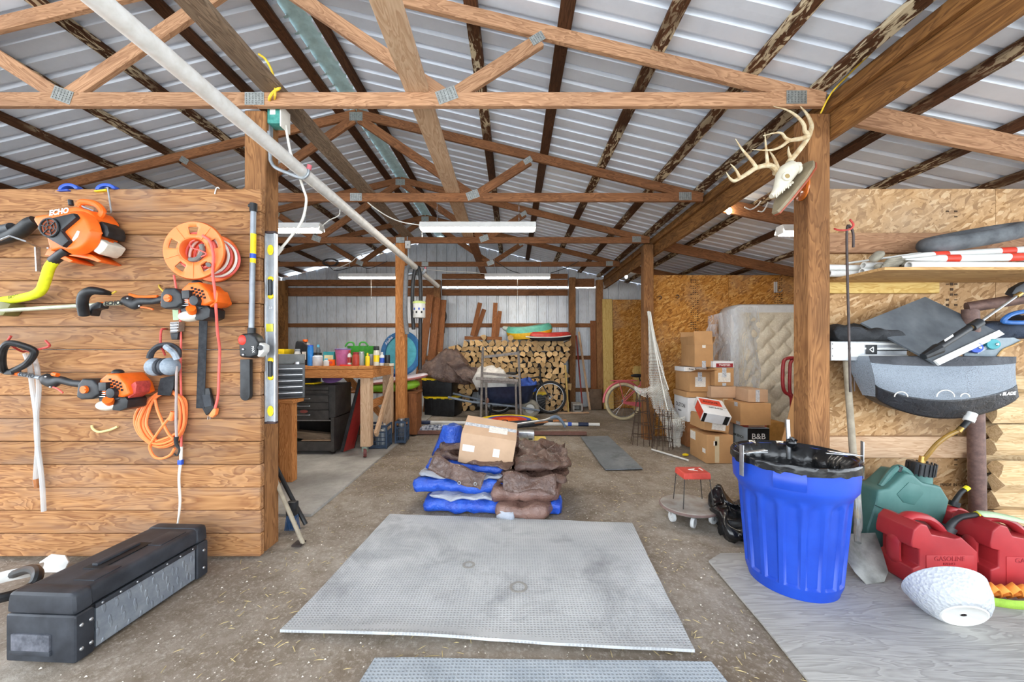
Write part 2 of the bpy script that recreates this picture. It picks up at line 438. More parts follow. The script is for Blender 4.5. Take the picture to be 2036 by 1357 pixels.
# trusses
PLATE = MB(); PLATE.box((0, 0, 0), (.13, .0016, .085))
for i in range(6):
    PLATE.k = 1
    for k in range(5): PLATE.box((-.052+i*.021, -.0014, -.03+k*.015), (.004, .002, .009))
PLATE = PLATE.mesh('connector_plate', smooth=0); PLATE.materials.append(M_GALV); PLATE.materials.append(plain('plate_teeth', '#6f726f', .6, .5))
def plate(x, y, z, an, par, s=1.0):
    o = link('connector_plate', PLATE, M_GALV, par); o.matrix_basis = T(x, y, z, ry=-an, s=s)
TL = ['frame next to the rough post and deer skull', 'frame carrying the long shop light on chains', 'frame over the two middle posts', 'frame nearest the back wall']
def truss(i, y):
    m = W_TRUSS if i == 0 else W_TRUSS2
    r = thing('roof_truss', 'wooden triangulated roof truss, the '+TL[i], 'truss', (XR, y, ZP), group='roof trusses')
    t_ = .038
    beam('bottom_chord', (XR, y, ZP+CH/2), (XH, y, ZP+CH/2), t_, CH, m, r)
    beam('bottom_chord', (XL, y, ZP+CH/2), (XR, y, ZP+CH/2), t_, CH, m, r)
    mid = VT/2
    zc = lambda x: ztop(x)-mid
    # top chords stop above the bottom chord near the heel
    xs = XH-.30
    beam('top_chord', (XR, y, zc(XR)), (XH, y+.0004, zc(XH)), t_*.98, CH, m, r)
    beam('top_chord', (XL, y+.0004, zc(XL)), (XR, y, zc(XR)), t_*.98, CH, m, r)
    for s_ in (-1, 1):
        h = XH-XR
        xb = XR+s_*h/3; xm = XR+s_*h/2
        pb = V((xb, y+.0008, ZP+CH*.75)); pa = V((XR+s_*.03, y+.0008, ztop(XR)-VT-.01)); pm = V((xm, y+.0008, ztop(xm)-VT-.012))
        beam('web', pb-(pa-pb).normalized()*.0, pa, t_*.96, CH, m, r)
        beam('web', pb+V((s_*.04, 0, 0)), pm, t_*.96, CH, m, r)
        plate(xb+s_*.01, y-.021, ZP+CH*.75, s_*.35, r); an = math.atan2(pm.z-pb.z, pm.x-pb.x)
        plate(pm.x-s_*.02, y-.021, pm.z+.0, an, r, .7)
        plate(XR+s_*(h-.19), y-.021, ZP+CH*.6, 0, r, 1.0)
    plate(XR, y-.021, ZP+CH*.5, 0, r, .95); plate(XR, y-.021, ztop(XR)-VT*.9, 0, r, 1.05)
    return r
for i, y in enumerate(TY): truss(i, y)
# rafters of the lean-to
for i, y in enumerate(TY):
    z0, z1 = zroof(2.11)-.072, zroof(XO)-.072
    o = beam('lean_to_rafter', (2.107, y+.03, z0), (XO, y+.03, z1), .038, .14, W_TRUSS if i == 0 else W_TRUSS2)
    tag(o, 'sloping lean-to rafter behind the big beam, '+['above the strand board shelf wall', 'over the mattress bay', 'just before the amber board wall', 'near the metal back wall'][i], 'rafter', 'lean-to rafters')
# lateral braces on top of the bottom chords
zz = ZP+CH+.02
tag(beam('brace_board', (-.60, 1.3, zz), (-.66, 5.75, zz), .15, .038, W_PALE), 'pale flat brace board lying across the truss bottom chords', 'board')
tag(beam('brace_board', (-1.53, .9, zz), (-1.55, 5.7, zz), .14, .038, W_GREY), 'weathered grey brace board running above the pipe beside the left posts', 'board')
tag(beam('brace_board', (-.63, 5.5, zz+.04), (-.66, 8.7, zz+.04), .14, .038, W_TRUSS2), 'brown brace board continuing the pale one towards the woodpile', 'board')
# posts
def post(x, y, h, lab, m=W_POST, w=.14, d=.14):
    return tag(beam('post', (x, y+d/2, -.03), (x, y+d/2, h), d, w, m, up=(1, 0, 0), bevel=.006), lab, 'post', 'timber posts')
post(-1.678, 2.475, ZP-.002, 'rough timber post at the end of the plank wall, green box on it', w=.14)
post(1.994, 2.475, ZP-.02, 'rough timber post that carries the deer skull')
post(-1.65, TY[2]-.03, ZP-.002, 'timber post at the corner of the work bench', W_BENCH)
post(1.985, TY[2]-.03, ZP-.02, 'timber post with the white fishing net hung on it')
post(-1.70, YB-.24, ZP, 'dark post behind the hanging hoses beside the woodpile')
post(1.33, YB-.24, ZP+.05, 'post at the right end of the woodpile')
post(1.94, YB-.24, ZP, 'dark post where the amber board meets the metal back wall')
post(-5.17, YB-.24, ZP-.02, 'dark corner post beyond the tool chest', W_BEAM)
# big beam along the right posts
bm_ = thing('header_beam', 'heavy double timber beam along the right posts under the roof', 'beam', (2.09, .6, 2.69))
beam('beam_board', (2.087, -2.0, 2.83), (2.087, YB-.05, 2.83), .038, .29, W_BEAM, bm_)
beam('top_plate', (2.045, -2.0, 2.872), (2.045, YB-.05, 2.872), .042, .045, W_BEAM, bm_)
# left partition of planks (tools hang on it)
wl_ = struct(link('wall_left', None, None), 'partition of horizontal tongue and groove planks')
PLK = .144
random.seed(3)
for i in range(16):
    z0 = .012+i*PLK; dy = random.uniform(-.0025, .0025); x1 = -1.578+random.uniform(-.006, .004)
    beam('plank', (-5.2, 2.40+dy, z0+PLK/2), (x1, 2.40+dy, z0+PLK/2), .04, PLK-.003, W_PLANK, wl_, bevel=.005)
# corrugated back wall
wb = struct(link('wall_back', None, None), 'white ribbed steel back wall')
def wall_panel(par, x0, z0, z1a, z1b, y, width=.92, flip=1, rot=None):
    m_ = MB(); pr = ribprof(width, .23, .04, .05, .034); n = len(pr)
    vs = [(a, h*flip, 0) for a, h in pr]+[(a, h*flip, (z1a+(z1b-z1a)*a/width)-z0) for a, h in pr]
    m_.add(vs, [(i, i+1, i+1+n, i+n) for i in range(n-1)])
    o = m_.build('wall_panel', M_WALLM, par, smooth=0)
    o.matrix_basis = T(x0, y, z0) if rot is None else rot
x = XL
while x < XO:
    g = .012 if x < XR-.9 else -.035
    za, zb = zroof(x)+.0-g, zroof(x+.92)-g
    split = -1.9 < x < 1.2
    if split:
        wall_panel(wb, x, -.02, 2.715, 2.715, YB); wall_panel(wb, x, 2.755, za, zb, YB)
    else: wall_panel(wb, x, -.02, za, zb, YB)
    x += .92
for z, x0, x1 in ((.38, XL, XO), (1.12, XL, XO), (1.86, XL, XO)):
    for a, c in ((XL+.1, -1.78), (-1.62, 1.25), (1.41, 1.86), (2.02, XO-.1)):
        beam('girt', (a, YB-.021, z), (c, YB-.021, z), .038, .089, W_TRUSS2, wb)
for a, c, z, h in ((XL+.1, -1.78, 2.62, .19), (XL+.1, -1.78, 2.83, .14), (-1.62, 1.25, 2.83, .14), (-1.62, 1.25, 2.98, .11), (-1.62, 1.25, 2.61, .14), (1.41, 1.86, 2.83, .19)):
    beam('header', (a, YB-.03, z), (c, YB-.03, z), .045, h, W_TRUSS2, wb)
# outer side walls (mostly out of view, they close the rear bays)
for nm, xx, y0 in (('wall_outer_left', XL-.02, 2.46), ('wall_outer_right', XO, 2.8)):
    ws = struct(link(nm, None, None), 'ribbed steel side wall')
    y = y0
    while y < YB-.1:
        wd = .92
        wall_panel(ws, 0, 0, zroof(xx)+.02, zroof(xx)+.02, 0, rot=T(xx, y, -.02, rz=PI/2)); y += wd
    for z in (.4, 1.15, 1.9):
        q = xx+(.025 if xx < 0 else -.025)
        beam('girt', (q, y0+.05, z), (q, YB-.1, z), .038, .089, W_TRUSS2, ws)
# strand board partitions
def osb_wall(name, x0, x1, y, z1, m, label):
    ww = struct(link(name, None, None), label); x = x0
    while x < x1-.01:
        e = min(x+1.22, x1)
        b_ = MB(); b_.box(((x+e)/2, y, z1/2-.01), (e-x-.003, .012, z1+.02)); b_.build('board_panel', m, ww, bevel=.001, seg=1); x = e
    return ww
WR1 = osb_wall('wall_right', 2.22, 5.3, 2.72, 2.455, M_OSB, 'strand board partition with the plywood shelf')
b_ = MB(); b_.box((2.15, 2.72, 1.22), (.137, .012, 2.47)); b_.build('board_panel', M_OSB, WR1)
WR2 = osb_wall('wall_rear_partition', 2.06, 5.3, 5.80, 2.44, M_OSB2, 'amber strand board partition behind the mattress')
# framing on the right partition
beam('backing_board', (2.07, 2.694, 2.06), (5.2, 2.694, 2.06), .038, .14, W_TRUSS, WR1)
beam('backing_board', (2.07, 2.694, .62), (3.22, 2.694, .62), .038, .15, W_PALE, WR1)
beam('backing_board', (3.26, 2.694, .62), (5.2, 2.694, .62), .038, .15, W_PALE, WR1)
beam('backing_board', (2.07, 2.694, 1.76), (3.0, 2.694, 1.76), .038, .11, W_PINE, WR1)
# ---------------------------------------------------------------- common materials
BLK = plain('black_plastic', '#1d1f22', .42, dust=.3)
BLKD = plain('dusty_black_plastic', '#24272c', .5, c2='#4a4e55', scale=9)
RUB = plain('black_rubber', '#232426', .75, dust=.3)
ORA = plain('orange_plastic', '#f26a1b', .38, dust=.08)
ORB = plain('bright_orange_plastic', '#ff7f40', .42, dust=.06)
REDH = plain('red_coated_steel', '#b8433c', .5, dust=.2, scale=60)
STEEL = plain('bright_steel', '#b9bcc0', .3, .85, .12, 40)
GREYP = plain('grey_tube', '#8f959c', .4, .3, .1)
WHT = plain('white_plastic', '#d6d6d2', .45, dust=.06)
TANK = plain('milky_tank_plastic', '#ddd9cb', .4, dust=.1)
YEL = plain('yellow_plastic', '#f0cf1c', .45, dust=.08)
CHART = plain('chartreuse_foam', '#d8e021', .7, dust=.1, scale=30)
CORD = plain('orange_cord', '#ff8a4c', .5, dust=.05)
PINKC = plain('faded_red_cord', '#e0645a', .5, dust=.08)
WCORD = plain('white_cord', '#e9e6dc', .5, dust=.05)
CLEAR = plain('clear_vinyl', '#d3d7d8', .2, alpha=.5, dust=.04, spec=.7)
INK = plain('dark_ink', '#17181a', .6, dust=.05)
WINK = plain('white_print', '#f4f4f2', .6, dust=.03)
BLUEP = plain('blue_plastic', '#2a52b8', .4, dust=.12)
YW = 2.378
def w1(cx, cy, d=0.0): return P(cx/3.571, 340+cy/3.571, YW-d)
def w2(cx, cy, d=0.0): return P(cx/3.309, 650+cy/3.309, YW-d)
def slab(mb, fn, pts, d0, d1, taper=1.0):
    "outline traced on the wall, extruded from d0 to d1 off the boards"
    f = [fn(x, y, d1) for x, y in pts]; c = sum(f, V((0, 0, 0)))/len(f)
    k = [V((p.x, YW-d0, p.z)) for p in f]
    if taper != 1: f = [c+(p-c)*taper for p in f]
    n = len(f); mb.add(k+f, [tuple(range(n)), tuple(range(2*n-1, n-1, -1))]+[(n+i, n+(i+1) % n, (i+1) % n, i) for i in range(n)])
def walltext(s_, size, m, par, p, an=0, **k):
    return text(s_, size, m, par, Matrix.Translation(p) @ Matrix.Rotation(-an, 4, 'Y') @ Matrix.Rotation(PI/2, 4, 'X'), **k)
def arcpts(cx, cy, r, a0, a1, n, ry=None):
    return [(cx+r*math.cos(R(a0+(a1-a0)*i/n)), cy+(ry or r)*math.sin(R(a0+(a1-a0)*i/n))) for i in range(n+1)]
# ---------------------------------------------------------------- leaf blower
r = thing('leaf_blower', 'orange and black handheld leaf blower hanging high on the plank wall', 'leaf blower', w1(500, 640, .0))
b = MB(); slab(b, w1, [(330, 300), (230, 312), (216, 340), (255, 400), (320, 480), (345, 580), (420, 560), (520, 590), (640, 540), (690, 440), (690, 330), (640, 270), (540, 240), (430, 262)], .02, .15, .93)
b.build('housing', ORA, r, bevel=.02, seg=3)
b = MB(); slab(b, w1, arcpts(500, 425, 165, 0, 360, 28), .14, .19, .8); b.build('volute', ORA, r, bevel=.012, seg=3)
b = MB(); slab(b, w1, [(255, 410), (262, 380), (290, 345), (520, 292), (546, 325), (430, 425), (490, 500), (440, 545), (320, 475)], .17, .212, .95); ic = b.build('intake_cover', BLK, r, bevel=.008)
b = MB(); slab(b, w1, arcpts(350, 402, 62, 0, 360, 20), .21, .215); b.build('intake_opening', plain('intake_dark', '#8a3c12', .6), ic)
b = MB()
for k in range(6):
    a = R(k*60+15); b.bar(w1(350+12*math.cos(a), 402+12*math.sin(a), .219), w1(350+60*math.cos(a), 402+60*math.sin(a), .219), .004, .004)
for q in (18, 40): b.tube([w1(x, y, .219) for x, y in arcpts(350, 402, q, 0, 345, 23)], .0022, 5, closed=True)
b.tube([w1(x, y, .217) for x, y in arcpts(350, 402, 64, 0, 345, 23)], .006, 6, closed=True)
b.build('grille', BLK, ic)
b = MB(); b.tube(spline([w1(560, 250, .1), w1(590, 222, .1), w1(680, 236, .1), w1(728, 285, .1), w1(712, 325, .1), w1(675, 350, .1)], 5), .018, 10); b.build('handle', ORA, r)
b = MB(); b.tube(spline([w1(565, 212, .1), w1(585, 250, .1), w1(630, 270, .1), w1(668, 285, .1)], 4), .006, 6); b.build('trigger', GREYP, r)
b = MB(); b.cyl(w1(505, 245, .1), w1(500, 208, .1), .012, .012, 12); b.build('throttle_knob', BLK, r)
b = MB(); b.tube(spline([w1(250, 352, .08), w1(215, 372, .08), w1(150, 425, .075), w1(60, 470, .07), w1(-60, 500, .07), w1(-260, 560, .07)], 5), [.028, .034, .036, .034, .032, .03], 14); b.build('blower_tube', BLK, r)
b = MB(); b.tube(spline([w1(90, 405, .07), w1(30, 420, .06), w1(-40, 440, .06)], 4), .03, 12); b.build('tube_collar', BLKD, r)
b = MB(); slab(b, w1, [(630, 560), (655, 510), (700, 470), (770, 520), (735, 570), (695, 598)], .03, .14, .9); b.build('fuel_tank', TANK, r, bevel=.012, seg=3)
b = MB(); b.cyl(w1(745, 505, .085), w1(790, 520, .085), .017, .017, 14); b.build('fuel_cap', ORA, r)
b = MB(); slab(b, w1, [(690, 360), (715, 348), (765, 390), (778, 440), (765, 475), (700, 465), (680, 420)], .03, .13, .9); b.build('engine_cover', BLK, r, bevel=.01)
b = MB()
for q in ((315, 600, 345, 545, 420, 580, 520, 640), (480, 600, 560, 580, 640, 590, 722, 640)): slab(b, w1, [(q[0], q[1]), (q[2], q[3]), (q[4], q[5]), (q[6], q[7]), (q[6]-30, q[7]+8), (q[4]-20, q[5]+32)], .0, .12)
b.build('foot', ORA, r, bevel=.004)
b = MB(); slab(b, w1, [(510, 490), (548, 425), (565, 430), (552, 470), (520, 500)], .185, .1915); b.build('decal', WINK, r)
for q in ((610, 322), (540, 545), (340, 548)):
    b = MB(); b.ell(w1(q[0], q[1], .155), (.006, .004, .006), 10, 6); b.build('screw', STEEL, r)
walltext('ECHO', .042, WINK, r, w1(415, 292, .1525), R(9), shear=.25, bold=.0015)
# bracket hooks that carry it
def bracket(lab, pts, rad=.006, m=STEEL, nm='wall_hook', seg=4):
    b = MB(); b.tube(spline(pts, seg), rad, 8); return tag(b.build(nm, m, origin=V((pts[0].x, pts[0].y, min(p.z for p in pts)))), lab, 'hook')
bracket('bent steel strap hook over the wall top behind the orange blower', [w1(748, 122, -.01), w1(765, 118, .03), w1(775, 180, .03), w1(790, 285, .035), w1(785, 305, .06), w1(745, 300, .1)], .005, seg=1)
h = thing('wall_bracket', 'silver steel shelf bracket beside the chartreuse tube', 'bracket', w1(275, 715, .0))
b = MB(); b.bar(w1(268, 545, .006), w1(278, 716, .006), .03, .008, (1, 0, 0)); b.build('back_plate', STEEL, h)
b = MB(); b.tube([w1(285, 548, .012), w1(180, 500, .12), w1(70, 462, .15), w1(0, 492, .15)], .0055, 6); b.build('arm', STEEL, h)
bracket('small white hook screwed in the top plank', [w1(1525, 165, .002), w1(1533, 130, .006), w1(1545, 117, .012), w1(1556, 124, .03)], .0035, WHT)
# blue clamps lying on the wall top
for nm, cx in (('without its yellow pad', 480), ('with a yellow pad', 745)):
    q = thing('spring_clamp', 'blue plastic clamp '+nm+' resting on top of the plank wall', 'clamp', w1(cx, 127, .0))
    b = MB(); slab(b, w1, arcpts(cx, 132, 72, 180, 350, 14, 46)+arcpts(cx, 132, 46, 350, 180, 10, 26), -.03, .012); b.build('jaw', BLUEP, q, bevel=.004)
    if cx > 700: b = MB(); slab(b, w1, [(665, 139), (750, 128), (750, 140), (668, 147)], -.02, .014); b.build('pad', YEL, q)
    else: b = MB(); slab(b, w1, [(400, 138), (480, 130), (480, 139), (402, 142)], -.02, .014); b.build('pad', BLUEP, q)
# chartreuse curved tube
r = thing('curved_handle_tube', 'chartreuse foam covered curved tube with black grip under the blower', 'handle', w1(30, 945, .0))
b = MB(); b.tube(spline([w1(385, 640, .1), w1(350, 690, .1), w1(318, 790, .09), w1(290, 850, .08), w1(230, 885, .07), w1(100, 912, .05), w1(12, 925, .05)], 6), .025, 12); fo = b.build('foam_sleeve', CHART, r)
b = MB(); b.tube([w1(478, 560, .12), w1(378, 640, .1)], .027, 12); b.build('grip', BLK, r)
b = MB(); slab(b, w1, [(-10, 925), (45, 935), (75, 945), (40, 1000), (20, 1025), (-10, 1030)], .0, .075); b.build('clamp', plain('olive_clamp', '#6d6a3a', .5), r, bevel=.008)
walltext('BOSS 5P', .028, plain('olive_print', '#5c6412', .7), fo, w1(112, 892, .078), R(8), shear=.3)
# ---------------------------------------------------------------- string trimmers
VENT = plain('vent_dark', '#1a1210', .8)
def engine(root, M, k):
    "engine unit; local x along the shaft away from the grip, z up, -y towards the room"
    def bld(nm, m, bevel=.0, par=None, seg=2):
        return b.build(nm, m, par or root, bevel=bevel, seg=seg)
    global b
    b = MB(); b.M = M; b.tube([(-.06, 0, 0), (0, 0, 0), (.04, 0, 0)], [.022, .03, .045], 12); bld('clutch_cone', ORA)
    b = MB(); b.M = M; b.prism([(.13, -.02), (.15, .06), (.2, .095), (.27, .095), (.33, .03), (.35, -.03), (.3, -.05), (.2, -.04)], -.08, .085, Matrix.Rotation(PI/2, 4, 'X')); sc = bld('starter_cover', ORA, .014, seg=3)
    for i in range(4):
        for j in range(3):
            b = MB(); b.M = M; b.box((.225+i*.022+j*.006, -.0865, .06-j*.02-i*.008), (.014, .004, .012)); bld('vent_slot', VENT, par=sc)
    b = MB(); b.M = M; b.ell((.21, -.03, .1), (.03, .03, .02)); bld('choke_knob', BLK, par=sc)
    b = MB(); b.M = M; b.prism([(.02, -.04), (.03, .035), (.06, .07), (.13, .065), (.165, .03), (.17, -.03), (.13, -.055), (.05, -.055)], .02, .105, Matrix.Rotation(PI/2, 4, 'X')); fc = bld('filter_cover', BLK, .012, seg=3)
    b = MB(); b.M = M; b.cyl((.085, -.1, .005), (.085, -.118, .005), .024, .022, 16); bld('cover_knob', ORA, par=fc)
    b = MB(); b.M = M; b.box((.085, -.119, .005), (.034, .006, .008)); bld('knob_grip', ORA, par=fc)
    b = MB(); b.M = M; b.box((.19, .0, -.03), (.16, .12, .09)); bld('crankcase', BLKD, .01)
    b = MB(); b.M = M; b.box((.2, -.085, .02), (.05, .05, .05)); b.cyl((.25, -.06, -.02), (.25, -.11, -.02), .034, .03, 14); bld('muffler', BLK, .004)
    for i in range(4):
        b = MB(); b.M = M; b.box((.17, -.075, -.005-i*.012), (.05, .03, .004)); bld('cooling_fin', STEEL)
    b = MB(); b.M = M; b.ell((.15, -.035, -.1), (.075, .045, .034), 18, 10); bld('fuel_tank', TANK)
    b = MB(); b.M = M; b.cyl((.185, -.05, -.085), (.205, -.085, -.06), .026, .026, 16); bld('fuel_cap', ORA)
    b = MB(); b.M = M; b.prism([(.2, -.13), (.25, -.135), (.3, -.12), (.31, -.07), (.28, -.04), (.2, -.07)], -.06, .06, Matrix.Rotation(PI/2, 4, 'X')); bld('stand_foot', BLK, .008)
    b = MB(); b.M = M; b.prism([(.29, .0), (.36, .045), (.37, .02), (.36, -.03), (.31, -.06)], -.03, .06, Matrix.Rotation(PI/2, 4, 'X')); bld('rear_guard', ORA if k == 0 else REDH, .006)
def fr2(p0, p1):
    return frame(p0, p1, (0, 0, 1)) @ Matrix.Diagonal((.86, 1, .95, 1))
r = thing('string_trimmer', 'upper orange string trimmer with U shaped black handle and hanging harness strap', 'trimmer', w1(1250, 1030, 0), group=None)
e0, e1 = w1(1225, 935, .12), w1(1600, 880, .12)
engine(r, fr2(e0, w1(1600, 905, .12)), 0)
b = MB(); b.tube([w1(-150, 1003, .06), w1(860, 940, .1)], .0125, 10); sh = b.build('shaft', plain('painted_shaft', '#b9bda6', .4, .4), r)
walltext('ECHO', .034, INK, sh, w1(795, 941, .113), R(5), shear=.2, bold=.001)
b = MB(); b.tube([w1(715, 948, .096), w1(745, 946, .096)], .0135, 10); b.build('shaft_band', ORA, sh)
b = MB(); b.tube(spline([w1(860, 938, .1), w1(900, 925, .1), w1(960, 945, .1), w1(1000, 925, .11), w1(1090, 925, .115), w1(1160, 912, .12), w1(1235, 935, .12)], 4), [.012, .034, .036, .024, .02, .02, .03], 12, flat=.7); gr = b.build('throttle_grip', BLK, r)
b = MB(); b.tube(spline([w1(920, 878, .11), w1(990, 895, .115), w1(1120, 892, .125)], 4), .008, 8); b.build('grip_trim', ORA, gr)
b = MB(); b.tube(spline([w1(1000, 968, .115), w1(1040, 972, .12), w1(1088, 985, .12)], 3), .005, 6); b.build('trigger', ORA, gr)
for q in ((905, 905), (988, 960)):
    b = MB(); b.ell(w1(q[0], q[1], .135), (.006, .004, .006), 10, 6); b.build('screw', STEEL, gr)
b = MB(); b.tube(spline([w1(598, 1022, .14), w1(585, 940, .17), w1(600, 880, .18), w1(650, 852, .18), w1(720, 858, .16), w1(785, 872, .12)], 5), [.026, .026, .026, .024, .02, .012], 12); b.build('loop_handle', BLK, r)
b = MB(); slab(b, w1, [(610, 1025), (640, 950), (690, 930), (720, 940), (710, 975), (660, 985), (645, 1030)], .07, .12); b.build('handle_clamp', BLK, r, bevel=.006)
b = MB(); b.prism([(0, -.0), (.05, .0), (.05, -.55), (.0, -.55)], -.002, .002, Matrix.Translation(w2(1312, -50, .03)) @ Matrix.Rotation(R(2), 4, 'Y') @ Matrix.Rotation(PI/2, 4, 'X')); b.M = None
hs = b.build('harness_strap', plain('black_webbing', '#2b2d31', .85, dust=.2, scale=40), r)
b = MB(); slab(b, w2, [(1318, 405), (1375, 405), (1408, 540), (1355, 585), (1330, 540)], .012, .03); b.build('strap_pad', BLK, hs, bevel=.004)
b = MB(); slab(b, w2, [(1330, 450), (1380, 445), (1393, 520), (1345, 530)], .03, .036); b.build('strap_label', plain('charcoal_fabric', '#3a3d42', .8), hs)
bracket('yellow coated utility hook at the upper trimmer grip', [w1(1130, 812, .0), w1(1135, 830, .08), w1(1180, 870, .1), w1(1240, 872, .1), w1(1255, 850, .1)], .005, plain('yellow_hook', '#c9a83a', .5))
bracket('yellow coated utility hook at the upper U shaped handle', [w1(690, 870, .0), w1(720, 872, .1), w1(780, 876, .12), w1(825, 855, .12)], .005, plain('yellow_hook', '#c9a83a', .5))
r = thing('string_trimmer', 'lower orange string trimmer with D shaped black handle on the plank wall', 'trimmer', w2(700, 560, 0))
engine(r, fr2(w2(612, 408, .12), w2(1000, 400, .12)), 1)
b = MB(); b.tube([w2(-60, 282, .08), w2(270, 336, .1)], .0125, 10); sh = b.build('shaft', GREYP, r)
walltext('ECHO', .034, INK, sh, w2(172, 318, .113), R(-8), shear=.2, bold=.001)
b = MB(); b.tube([w2(95, 306, .092), w2(130, 312, .093)], .0135, 10); b.build('shaft_band', ORA, sh)
b = MB(); b.tube(spline([w2(265, 336, .1), w2(300, 345, .1), w2(350, 365, .1), w2(400, 352, .11), w2(480, 372, .115), w2(560, 380, .12), w2(600, 400, .12)], 4), [.012, .036, .036, .024, .02, .022, .02], 12, flat=.7); gr = b.build('throttle_grip', BLK, r)
b = MB(); b.tube(spline([w2(350, 312, .115), w2(380, 318, .12)], 3), .012, 8); b.build('lock_button', ORA, gr)
b = MB(); b.tube(spline([w2(350, 398, .115), w2(380, 410, .12), w2(414, 436, .12)], 3), .005, 6); b.build('trigger', PINKC, gr)
for q in ((300, 330), (330, 398), (575, 370), (545, 412)):
    b = MB(); b.ell(w2(q[0], q[1], .14), (.006, .004, .006), 10, 6); b.build('screw', STEEL, gr)
b = MB(); b.tube(spline([w2(60, 298, .1), w2(22, 280, .12), w2(12, 200, .17), w2(28, 135, .2), w2(65, 108, .2), w2(140, 122, .18), w2(215, 152, .15), w2(222, 185, .14), w2(180, 240, .12), w2(120, 275, .11)], 5, True), .0175, 10, closed=True); b.build('loop_handle', BLK, r)
b = MB(); slab(b, w2, [(15, 285), (70, 285), (75, 318), (20, 316)], .07, .12); b.build('handle_clamp', BLK, r, bevel=.006)
# red hooks with the two clear tubes
h = thing('utility_hook', 'red double arm hook holding the clear tubes and lower trimmer', 'hook', w2(165, 160, 0))
for q in ([(165, 160, .01), (150, 165, .06), (100, 140, .12), (55, 100, .16), (72, 62, .17)], [(165, 160, .01), (190, 162, .06), (250, 150, .13), (325, 128, .17), (300, 92, .17)]):
    b = MB(); b.tube(spline([w2(*z) for z in q], 4), .006, 8); b.build('arm', REDH, h)
for k, q, lab in ((0, [(165, 178), (195, 260), (215, 420), (235, 560), (248, 760), (235, 1000), (243, 1060)], 'shorter clear vinyl tube with amber residue at its tip'),
             (1, [(215, 175), (245, 280), (255, 420), (240, 600), (245, 760), (275, 1000), (288, 1215)], 'longer clear vinyl tube hanging from the red double hook')):
    q_ = thing('vinyl_tube', lab, 'tube', w2(q[-1][0], q[-1][1], .03)); b = MB()
    b.tube(spline([w2(x, y, .05 if i < 2 else .03) for i, (x, y) in enumerate(q)], 5), .012, 10); b.build('tube_wall', CLEAR, q_)
    if k == 0: b = MB(); b.tube([w2(236, 1003, .03), w2(243, 1062, .03)], .0128, 10); b.build('amber_residue', plain('amber_residue', '#b06a30', .3, alpha=.8), q_)
# ---------------------------------------------------------------- orange cord reel
rc = w1(1375, 565, .18); r = thing('cord_reel', 'bright orange extension cord reel hanging on the plank wall', 'cord reel', w1(1400, 790, 0))
def reel_disc(rad, hole, yy, cx, cz, omit, nm):
    b = MB(); rr = [hole, rad*.56, rad*.82, rad*.97, rad]; dy = [0, 0, 0, -.002, .008]; n = 60; vs = []; fs = []
    for q, d in zip(rr, dy):
        for k in range(n): a = 2*PI*k/n; vs.append((cx+q*math.cos(a), yy+d, cz+q*.94*math.sin(a)))
    for i in range(4):
        for k in range(n):
            if i == 1 and omit and (k % 12) in (1, 2, 3, 4): continue
            l = (k+1) % n; fs.append((i*n+k, i*n+l, (i+1)*n+l, (i+1)*n+k))
    b.add(vs, fs); o = b.build(nm, ORB, r); md = o.modifiers.new('solid', 'SOLIDIFY'); md.thickness = .006; md.offset = 0; return o
fd = reel_disc(.178, .075, rc.y, rc.x, rc.z, True, 'front_disc')
bc = w1(1520, 622, .015); reel_disc(.155, .03, bc.y, bc.x+.0, bc.z, False, 'rear_disc')
b = MB(); b.tube([(rc.x, rc.y+.004, rc.z), (bc.x-.05, bc.y, bc.z+.02)], [.075, .07], 28, cap=False); hb = b.build('hub', ORB, r); md = hb.modifiers.new('solid', 'SOLIDIFY'); md.thickness = .005
b = MB(); b.tube([(rc.x+.055*math.cos(R(a)), rc.y-.004, rc.z+.055*math.sin(R(a))) for a in range(-110, 45, 12)], .013, 8); b.build('crank_arm', plain('grey_crank', '#6d6a66', .5), r)
b = MB(); b.cyl(w1(1480, 665, .18), w1(1480, 668, .21), .014, .012, 14); b.build('crank_knob', plain('grey_crank', '#6d6a66', .5), r)
for k in range(7):
    b = MB(); yy = rc.y+.02+k*.018; b.tube([(rc.x+(.112+.004*(k % 2))*math.cos(2*PI*i/40)+.01*k, yy, rc.z+(.105+.004*(k % 2))*math.sin(2*PI*i/40)-.004*k) for i in range(40)], .0075, 7, closed=True)
    b.build('wound_cord', WCORD if k % 2 else PINKC, r)
for k in range(5):
    a = R(90+72*k+36); b = MB(); b.bar((rc.x+.078*math.cos(a), rc.y-.004, rc.z+.074*math.sin(a)), (rc.x+.17*math.cos(a), rc.y-.004, rc.z+.16*math.sin(a)), .004, .004); b.build('rib', ORB, fd)
b = MB(); b.tube(spline([w1(1385, 490, .19), w1(1350, 510, .19), w1(1360, 545, .2), w1(1420, 565, .2), w1(1465, 590, .2), w1(1430, 610, .19)], 5), .004, 6); b.build('cord_tail', PINKC, r)
cd_ = thing('extension_lead', 'faded red cord dropping from the reel to an orange plug', 'cord', w2(1395, 600, .01))
b = MB(); b.tube(spline([w1(1440, 460, .19), w1(1490, 500, .2), w1(1515, 600, .2), w1(1510, 720, .19), w1(1525, 850, .18), w1(1535, 1000, .16), w1(1545, 1150, .1), w1(1560, 1270, .05), w2(1440, 320, .03), w2(1435, 450, .03), w2(1415, 540, .03)], 5), .0075, 8); b.build('cable', PINKC, cd_)
b = MB(); slab(b, w2, [(1405, 535), (1420, 542), (1415, 580), (1395, 600), (1368, 590), (1385, 560)], .012, .04); b.build('plug', CORD, cd_, bevel=.006)
for dx in (-8, 6):
    b = MB(); b.bar(w2(1380+dx, 588, .026), w2(1376+dx, 610, .026), .007, .002); b.build('prong', STEEL, cd_)
